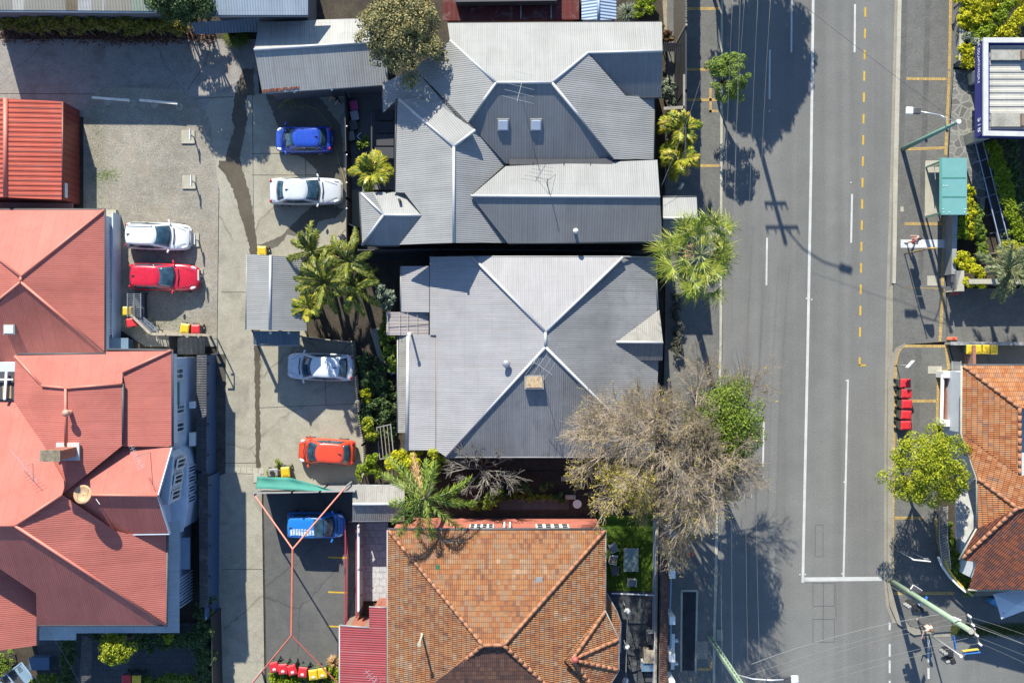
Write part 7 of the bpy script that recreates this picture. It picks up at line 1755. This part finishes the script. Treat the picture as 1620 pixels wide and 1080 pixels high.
for p in tips:
    w_ = .03 + (.42 if (p.x < -1.6 and p.y < -.9) else 0) + (.08 if p.y < -2.5 else 0)
    k = rnd.random()
    if k < w_:
        for _ in range(rnd.randint(2, 5) + (1 if w_ > .4 else 0)): lf.leaf(p + rdir(rnd) * rnd.uniform(.02, .2), rdir(rnd), rnd.uniform(.04, .07))
lf.build('sparse_leaves', L_autumn, bt)
b2_, tips, rnd = bare_tree('small bare gnarled tree between the lilac house and the brick wall', (765, 733), 4.0, 10, 2.8, 3, 13, .012, m_plain('twig_pale', (.19, .17, .145), .95, .2, 2), trunk_r=.12, hz=.45)
shrub('green leafy bush at the foot of the small bare tree', [(776, 786, 1.5, .55), (768, 797, 1.2, .5), (785, 776, 1.6, .4), (752, 800, 1.0, .4)], 1400, .07, L_mid)

# palms
def feather_frond(lf, m_, base, az, el, L, droop, ll, n, w=.028, curl=.0, plume=1.0):
    d = Vector((math.cos(az), math.sin(az), 0)); sd_ = Vector((-d.y, d.x, 0)); pts = []
    for i in range(n + 1):
        t_ = i / n; x = L * (t_ - .12 * t_ * t_ * droop); z = L * (math.tan(el) * t_ - droop * t_ * t_ * .9); pts.append(base + d * x * math.cos(el) + Vector((0, 0, z)) + sd_ * curl * t_ * t_ * L)
    m_.tube(pts[::2] if n % 2 == 0 else pts, [.03 * (1 - .8 * i / max(1, len(pts[::2]) - 1)) + .006 for i in range(len(pts[::2]))], 4, caps=False)
    for i in range(2, n + 1):
        t_ = i / n; f_ = (pts[i] - pts[i - 1]).normalized(); l_ = ll * (.45 + .75 * math.sin(PI * min(1, t_ * .85 + .12)))
        for s in (-1, 1):
            for q in (0, .34, .67):
                p = pts[i - 1].lerp(pts[i], q + RV.uniform(0, .2)); dd = (sd_ * s * RV.uniform(.15, 1.0) + f_ * RV.uniform(.45, 1.2) + Vector((0, 0, RV.uniform(-.7, .8)))) if plume > .5 else (sd_ * s * RV.uniform(.45, .75) + f_ * RV.uniform(.8, 1.1) + Vector((0, 0, RV.uniform(-.3, .12))))
                lf.blade(p, dd, l_ * RV.uniform(.75, 1.1), w, RV.uniform(.25, .8))
def feather_palm(lab, cu, cv, cz, nf, L, mat, droop=.75, ll=.5, seed=1, name='palm', group=None, trunk=.12, el=(.15, .9), n=18, dead=0, azs=None, w=.028, plume=1.0):
    RV.seed(seed); c = P(cu, cv, cz); b = Vector((c.x, c.y, 0)); o = thing(name, lab, 'palm', b, 0, group)
    m_ = MB(); m_.tube([(0, 0, -.1), (.05, .03, cz * .5), (0, 0, cz)], [trunk * 1.2, trunk, trunk * .9], 10); m_.build('trunk', M_palmt, o, smooth=True)
    lf = Leaves(); st = MB()
    for i in range(nf):
        a = (azs[i] if azs else 2.4 * i + RV.uniform(-.35, .35)); e = RV.uniform(*el); feather_frond(lf, st, Vector((0, 0, cz - .05)), a, e, L * RV.uniform(.8, 1.08), droop * RV.uniform(.75, 1.2), ll, n, w, RV.uniform(-.2, .2), plume)
    lf.build('fronds', mat, o); st.build('frond_stem', m_plain('stem_green', (.16, .17, .06), .6), o)
    if dead:
        lf = Leaves(); st = MB()
        for i in range(dead): feather_frond(lf, st, Vector((0, 0, cz - .2)), RV.uniform(0, 6.28), .0, L * .8, 1.1, ll * .8, n, w)
        lf.build('dry_fronds', L_dead, o)
    return o
A_ = [math.radians(x) for x in (-12, 8, 62, 84, 126, 150, 184, 207, 232, 262, 285, 318)]
feather_palm('tall feathery queen palm over the brick house corner and car park shed', 672, 788, 6.4, 12, 3.6, L_palm, .8, .5, 3, azs=A_, trunk=.15, n=26, dead=1, w=.014)
for i, (u, v, z, L, nf, lab) in enumerate(((494, 398, 3.4, 2.35, 12, 'upper palm of the dense clump beside the carport, over the pad edge'), (550, 414, 3.6, 2.45, 13, 'eastern palm of the dense clump beside the carport'), (514, 446, 4.1, 2.7, 15, 'central tallest palm of the dense clump beside the carport'), (560, 458, 3.2, 2.3, 12, 'south eastern palm of the dense clump beside the carport'), (488, 486, 3.0, 2.1, 10, 'southern palm of the dense clump hanging over the carport roof'))):
    feather_palm(lab, u, v, z, nf, L, L_palmd if i != 4 else L_palmy, .85, .42, 50 + i, group='palms of the clump beside the carport', dead=1 if i % 2 == 0 else 0, n=18, w=.03, plume=0, el=(.35, 1.05))
feather_palm('yellow green palm between the courtyard fence and the grey house west wing', 590, 272, 3.0, 12, 1.95, L_palmy, .8, .55, 61, n=18, w=.03, plume=0, el=(.3, 1.0))
feather_palm('upper orange tinged palm at the footpath fence in front of the grey house', 1074, 205, 3.4, 12, 1.7, L_palmy, .8, .55, 62, group='palms at the footpath fence', dead=1, n=18, w=.03, plume=0, el=(.35, 1.05))
feather_palm('lower orange tinged palm at the footpath fence in front of the grey house', 1072, 252, 3.2, 12, 1.65, L_palmy, .85, .55, 63, group='palms at the footpath fence', dead=2, n=18, w=.03, plume=0, el=(.35, 1.05))
feather_palm('grey green feather palm over the forecourt wall at the right edge', 1592, 428, 3.6, 14, 2.3, m_leaf('frond_greygreen', [(.05, .075, .035), (.12, .15, .07), (.20, .22, .11), (.24, .22, .09)], .3, .4), .6, .45, 64, n=20, w=.026)
feather_palm('small golden palm between the ramp and the grey green palm', 1599, 398, 2.4, 9, 1.0, L_palmy, .6, .3, 65, n=12, w=.025)
def fan_palm(lab, cu, cv, cz, nf, L, mat, seed):
    RV.seed(seed); c = P(cu, cv, cz); b = Vector((c.x, c.y, 0)); o = thing('fan_palm', lab, 'palm', b); m_ = MB(); m_.tube([(0, 0, -.1), (.08, 0, cz * .5), (0, 0, cz)], [.26, .2, .19], 12); m_.build('trunk', M_palmt, o, smooth=True)
    lf, st, dd = Leaves(), MB(), Leaves()
    for i in range(nf):
        a = 2.4 * i + RV.uniform(-.3, .3); e = RV.uniform(-.35, .9); d = Vector((math.cos(a) * math.cos(e), math.sin(a) * math.cos(e), math.sin(e))); pl_ = L * RV.uniform(.2, .74); p0 = Vector((0, 0, cz)); hub = p0 + d * pl_ - Vector((0, 0, .12 * pl_)); st.tube([p0, p0.lerp(hub, .5) + Vector((0, 0, .06)), hub], [.03, .024, .018], 5, caps=False)
        sd_ = Vector((-math.sin(a), math.cos(a), 0)); upv = sd_.cross(d).normalized() * -1; tilt = RV.uniform(-.5, .5)
        for k in range(26):
            t_ = (k / 25 - .5) * 2 * 1.9; q = d * math.cos(t_) + (sd_ * math.cos(tilt) + upv * math.sin(tilt)) * math.sin(t_); lf.blade(hub, q + Vector((0, 0, RV.uniform(-.1, .1))), L * .40 * RV.uniform(.6, 1.2) * (.75 + .25 * math.cos(t_)), .022, RV.uniform(.1, 1.0))
    lf.build('fronds', mat, o); st.build('frond_stem', m_plain('stem_lime', (.25, .27, .1), .6), o)
    for i in range(3):
        a = RV.uniform(0, 6.28)
        for k in range(20): dd.blade(Vector((math.cos(a) * .4, math.sin(a) * .4, cz - .1)), Vector((math.cos(a + RV.uniform(-1, 1)), math.sin(a + RV.uniform(-1, 1)), -.2)), .6, .03, .5)
    dd.build('dry_fronds', L_dead, o); return o
fan_palm('big bright green fan palm over the west footpath between the two grey roofed houses', 1108, 404, 6.8, 42, 3.1, L_fan, 9)

# hedges and shrubs, west
shrub('long tangled vine hedge along the top of the concrete lane', line((0, 38), (288, 42), 40, 1.5, .5, 2, 7, .3) + line((0, 30), (288, 36), 22, 2.0, .42, 3, 4, .2), 14000, .075, L_vine, 'vine_hedge', 'hedge')
lf = Leaves()
for _ in range(3200):
    u = RV.choice((RV.gauss(215, 40), RV.uniform(0, 340))); v = RV.gauss(57, 6); lf.leaf(P(u, v, RV.uniform(.03, .25)), (rdir() + Vector((0, 0, 1.4))).normalized(), RV.uniform(.05, .1))
o = lf.build('leaf_litter', L_litter); tag(o, 'brown leaf litter below the vine hedge', 'leaf litter', kind='stuff')
shrub('pale flowering shrub at the top edge beside the cream shed roof', [(262, 13, 2.2, .6), (270, 4, 2.3, .5), (254, 6, 2.0, .5)], 1500, .08, L_autumn)
shrub('golden flowering bush at the end of the vine hedge', [(274, 27, 1.9, .42), (286, 27, 1.9, .4), (294, 26, 1.8, .35)], 1300, .065, L_yel)
shrub('dark green bushes at the top edge between the two shed roofs', [(300, 8, 2.0, .7), (318, 15, 1.8, .55), (288, 10, 1.7, .5), (312, 30, 1.2, .45)], 2200, .09, L_dark)
def tuft(lab, u, v, r, n, mat, z=.2, name='grass_tree', cat='plant', up=.5):
    p = P(u, v, 0); o = thing(name, lab, cat, p); lf = Leaves()
    for _ in range(n):
        a = RV.uniform(0, 6.28); e = RV.uniform(.05, 1.3); lf.blade(Vector((0, 0, z)), Vector((math.cos(a) * math.cos(e), math.sin(a) * math.cos(e), math.sin(e))), r * RV.uniform(.7, 1.1), .018, RV.uniform(.1, .6))
    lf.build('blades', mat, o); m_ = MB(); m_.cyl((0, 0, 0), .12, z + .08, 8); m_.build('stump', M_bark, o); return o
tuft('spiky round grass tree at the corner below the slate lean-to roof', 376, 59, 1.05, 1500, m_leaf('spike_green', [(.03, .05, .015), (.09, .12, .02), (.17, .19, .03)], .25), .35)
shrub('grey green oleander like shrub east of the palm clump', [(605, 462, 2.0, .5), (618, 470, 1.8, .5), (598, 475, 1.6, .4), (612, 482, 1.5, .4)], 1500, .11, L_grey)
shrub('low dark bush in the north courtyard by the stair', [(576, 224, .8, .4), (572, 232, .6, .3)], 500, .08, L_mid)
shrub('dark creeper mass covering the garden between the paling fence and the lilac house', line((580, 562), (585, 690), 14, .7, .5, 6, 4, .25) + line((600, 580), (608, 690), 12, .5, .55, 7, 4, .2) + line((618, 612), (622, 690), 7, .3, .45, 5, 4, .1), 9500, .085, L_dark, 'creeper', 'creeper')
shrub('ivy climbing beside the pergola end', line((606, 505), (612, 560), 6, .9, .35, 3, 3) + line((618, 535), (626, 585), 5, 1.0, .35, 3, 3), 2600, .08, L_mid, 'ivy', 'ivy')
for u, v, r, m_l, lab in ((577, 622, .34, L_yel, 'yellow leaved sprig on the paling fence, upper'), (582, 668, .42, L_lime, 'yellow green bush spilling over the paling fence above the orange hatchback'), (585, 683, .45, L_lime, 'lime bush at the tail of the orange hatchback')):
    shrub(lab, [(u, v, 1.3, r), (u + 4, v + 8, 1.1, r * .8)], 550, .075, m_l)
shrub('bright green bush at the south east corner of the concrete pad', [(578, 738, 1.0, .55), (588, 728, 1.2, .5), (572, 750, .7, .4), (592, 745, 1.0, .5)], 2200, .075, L_clip)
shrub('golden yellow leafy bush below the lilac house south west corner', [(632, 722, 2.0, .6), (648, 730, 2.2, .6), (622, 735, 1.8, .5), (655, 716, 2.2, .45), (640, 745, 1.6, .5)], 3600, .095, L_yel)
shrub('yellow green spray of foliage touching the lilac house gutter', [(688, 714, 2.9, .5), (700, 722, 2.6, .4), (690, 735, 2.2, .5)], 1800, .085, L_lime)
shrub('weedy green patch around the bin and mower', line((428, 752), (458, 756), 7, .15, .3, 3, 5, .05) + [(440, 733, .1, .3), (455, 740, .12, .28)], 1500, .06, L_clip, 'weeds', 'weeds', stem=False)
shrub('bright weeds behind the row of car park bins', line((428, 1070), (534, 1064), 16, .45, .5, 3, 6, .1) + line((430, 1084), (530, 1084), 12, .5, .5, 3, 4), 6500, .075, L_clip, 'weeds', 'weeds')
tuft('straw coloured dry grass tuft beside the crimson annex', 529, 1046, .6, 500, L_dead, .1, 'grass_tuft')
shrub('dark ferny bushes in the shaded side garden by the brick house', [(815, 765, .8, .55), (832, 772, .7, .5), (865, 768, .6, .5), (760, 765, .6, .5), (800, 783, .4, .4), (885, 788, .5, .4)], 2600, .085, L_dark)
shrub('low ferns along the garden walk of the brick house', line((795, 786), (890, 788), 10, .3, .3, 4, 3), 1600, .07, L_mid)
# south yard
shrub('dark hedge below the verandah roof of the big red house', line((150, 1008), (322, 1004), 18, 1.1, .6, 3, 8, .2) + line((190, 1022), (300, 1016), 10, 1.0, .5, 3, 6, .2), 8500, .08, L_dark, 'hedge', 'hedge')
shrub('tall shaded hedge between the driveway fence and the south yard', line((326, 950), (328, 1085), 16, 1.5, .5, 5, 2, .2) + line((316, 965), (318, 1085), 12, 1.2, .5, 4, 2, .2), 7500, .08, L_dark, 'hedge', 'hedge')
shrub('dark bush hedge left of the ribbed walkway roof', line((112, 1010), (108, 1085), 9, 1.0, .55, 5, 2, .2), 3200, .08, L_dark, 'hedge', 'hedge')
shrub('low bushes along the bottom edge of the south yard beside the trailer', line((58, 1076), (112, 1078), 7, .7, .5, 3, 3, .15) + line((12, 1040), (4, 1060), 3, .8, .6, 4, 2), 3000, .08, L_mid)
shrub('low green bushes right of the crimson and yellow bins in the south yard', line((228, 1078), (306, 1076), 9, .6, .5, 3, 3, .15), 2800, .08, L_mid)
shrub('single lime sprig on the dark hedge near the verandah corner', [(265, 1008, 1.9, .32), (268, 1014, 1.7, .22)], 350, .075, L_lime)
# house A front garden
shrub('bright green clump of grassy plants at the top beside the paling fence', [(1012, 8, .4, .55), (1024, 14, .4, .5), (1005, 22, .4, .45), (1030, 4, .4, .5)], 1800, .09, L_clip)
tuft('pale green spear leaved plant north of the grey house east gable', 992, 24, .9, 500, L_grey, .2, 'spear_plant')
shrub('red and green leaved bush at the north east corner of the grey house', [(1052, 48, 1.3, .4), (1058, 58, 1.2, .4), (1050, 62, 1.1, .35)], 1000, .08, m_leaf('leaf_bronze', [(.08, .03, .02), (.14, .07, .03), (.12, .14, .03)], .25))
shrub('grey green shrubs behind the footpath fence above the palms', [(1056, 150, 1.4, .5), (1064, 140, 1.3, .4), (1052, 136, 1.2, .45), (1062, 158, 1.2, .4)], 1500, .09, L_grey)
shrub('creeper covered strip under the fan palm beside the west footpath', line((1070, 470), (1072, 560), 10, .6, .38, 3, 3, .1), 2200, .07, m_leaf('leaf_dull', [(.03, .033, .025), (.07, .07, .05), (.11, .11, .08)], .2), 'creeper', 'creeper')
lf = Leaves()
for _ in range(9000):
    u, v = RV.uniform(960, 1038), RV.uniform(822, 932); lf.blade(P(u, v, .035), rdir() + Vector((0, 0, 1.6)), RV.uniform(.05, .10), .012, .2)
o = lf.build('lawn_grass', m_leaf('lawn_blade', [(.06, .10, .012), (.10, .17, .02), (.15, .22, .035)], .25)); tag(o, 'short bright lawn grass', 'grass', kind='stuff')
# east side
shrub('mound of bright yellow green shrubs at the top right corner beside the grey wall', line((1520, 6), (1562, 8), 6, 1.0, .6, 3, 5) + line((1520, 24), (1555, 26), 5, 1.0, .55, 3, 4) + [(1522, 38, .9, .5), (1535, 42, .9, .4)], 5000, .085, L_yel)
shrub('clipped lime hedge strip running diagonally at the top right', line((1600, 4), (1552, 60), 12, 1.0, .5, 2, 2) + line((1588, 2), (1545, 52), 9, .9, .4, 3, 3), 5000, .075, L_clip, 'hedge', 'hedge')
shrub('grey green bush in the gap of the diagonal hedge at the top right', [(1532, 60, .9, .5), (1542, 68, .9, .45), (1524, 56, .8, .4), (1552, 72, .8, .4)], 1700, .085, L_grey)
shrub('bright yellow shrub row beyond the slate path at the top right edge', line((1624, 6), (1590, 54), 8, 1.0, .6, 4, 4) + line((1604, 62), (1575, 62), 4, .9, .4), 4200, .085, L_yel)
shrub('bright yellow green shrub in front of the navy fascia sign', line((1520, 82), (1548, 84), 5, .9, .5, 3, 5) + line((1522, 98), (1546, 98), 4, .8, .5, 3, 3), 3200, .08, L_yel)
shrub('clipped green hedge along the east handrail of the ramp', line((1568, 230), (1612, 382), 22, 1.1, .52, 3, 2, .06) + line((1576, 232), (1606, 345), 14, 1.1, .45, 3, 2, .06), 9000, .07, L_clip, 'hedge', 'hedge')
shrub('dark leafy hedge behind the clipped hedge at the right edge', line((1600, 232), (1624, 400), 14, .9, .6, 4, 3, .15) + [(1590, 380, .9, .5), (1604, 392, .9, .5)], 4500, .085, L_dark, 'hedge', 'hedge')
shrub('yellow and green hedge between the bus shelter and the ramp', line((1535, 300), (1536, 372), 10, 1.1, .36, 2, 2, .1), 3000, .075, L_yel, 'hedge', 'hedge')
shrub('leafy green shrubs left of the ramp below the bus shelter hedge', line((1544, 330), (1556, 400), 8, .9, .42, 3, 3, .1), 2600, .085, L_mid)
shrub('rounded green bush behind the slate retaining wall', [(1520, 355, 1.0, .5), (1522, 370, 1.0, .5), (1526, 342, 1.0, .35)], 1500, .075, L_clip)
shrub('bright yellow bush above the forecourt wall next to the sign plinth', line((1524, 412), (1546, 430), 5, 1.4, .5, 4, 5) + [(1532, 446, 1.4, .45), (1552, 446, 1.5, .4), (1516, 408, 1.0, .4)], 4000, .08, L_yel)
shrub('dark green garden bed in the curved corner of the orange tiled house', line((1496, 880), (1528, 928), 9, .5, .5, 5, 4, .15) + line((1505, 880), (1540, 920), 7, .5, .5, 5, 4, .15), 3600, .08, L_mid, 'garden_bed', 'plants')
shrub('low green plants beside the slatted corner fence in the tree shade', line((1496, 830), (1502, 870), 5, .5, .4, 3, 3), 1100, .08, L_mid)
lf = Leaves()
for _ in range(9000):
    u, v = RV.uniform(1505, 1640), RV.gauss(996, 5)
    if 984 < v < 1008: lf.blade(P(u, v, .12), rdir() + Vector((0, 0, .9)), RV.uniform(.06, .14), .016, .3)
o = lf.build('verge_grass', m_leaf('verge_blade', [(.03, .05, .012), (.07, .09, .02), (.1, .11, .03)], .25)); tag(o, 'mown grass verge along the side street', 'grass', kind='stuff')
lf = Leaves()
for _ in range(1500):
    u, v = RV.choice(((RV.gauss(152, 8), RV.uniform(180, 330)), (RV.gauss(168, 12), RV.gauss(278, 6)), (RV.gauss(250, 30), RV.gauss(508, 10)))); lf.blade(P(u, v, .02), rdir() + Vector((0, 0, .8)), RV.uniform(.04, .1), .012, .3)
o = lf.build('gravel_weeds', L_grass); tag(o, 'thin weeds scattered over the gravel lot', 'weeds', kind='stuff')
# stones and litter on gravel

# ---------------------------------------------------------------- every post, leg or clip its own mesh
def split_loose(o):
    me = o.data; n = len(me.vertices); par = list(range(n))
    def find(a):
        while par[a] != a: par[a] = par[par[a]]; a = par[a]
        return a
    for e in me.edges:
        a, b = find(e.vertices[0]), find(e.vertices[1])
        if a != b: par[a] = b
    comp = {}
    for p in me.polygons: comp.setdefault(find(p.vertices[0]), []).append(p)
    if len(comp) < 2: return
    co = [tuple(v.co) for v in me.vertices]; first = True
    for k, ps in comp.items():
        idx = {}; vs = []; fs = []
        for p in ps:
            f = []
            for v in p.vertices:
                if v not in idx: idx[v] = len(vs); vs.append(co[v])
                f.append(idx[v])
            fs.append(f)
        m2 = bpy.data.meshes.new(me.name.split('.')[0]); m2.from_pydata(vs, [], fs)
        for mt in me.materials: m2.materials.append(mt)
        if me.polygons[0].use_smooth: m2.polygons.foreach_set('use_smooth', [True] * len(fs))
        if first: o.data = m2; first = False
        else: c = o.copy(); c.data = m2; C.objects.link(c)
SPLIT = {'post', 'leg', 'pillar', 'porch_post', 'verandah_post', 'roof_bolt', 'flood_light', 'downpipe', 'footing', 'foot', 'insulator', 'cable_clamp', 'visor', 'slab', 'step', 'tread', 'brace', 'plinth', 'eye', 'dry_fronds_', 'junction_box', 'pole_cap', 'light_well_beam', 'roof_rib', 'roof_rail', 'stem'}
for o in list(C.objects):
    if o.type == 'MESH' and o.parent is not None and o.name.split('.')[0] in SPLIT and o.data.users == 1: split_loose(o)
    if o.type == 'MESH' and o.parent is not None and o.parent.name.startswith('trailer') and o.name.startswith('wheel'): split_loose(o)
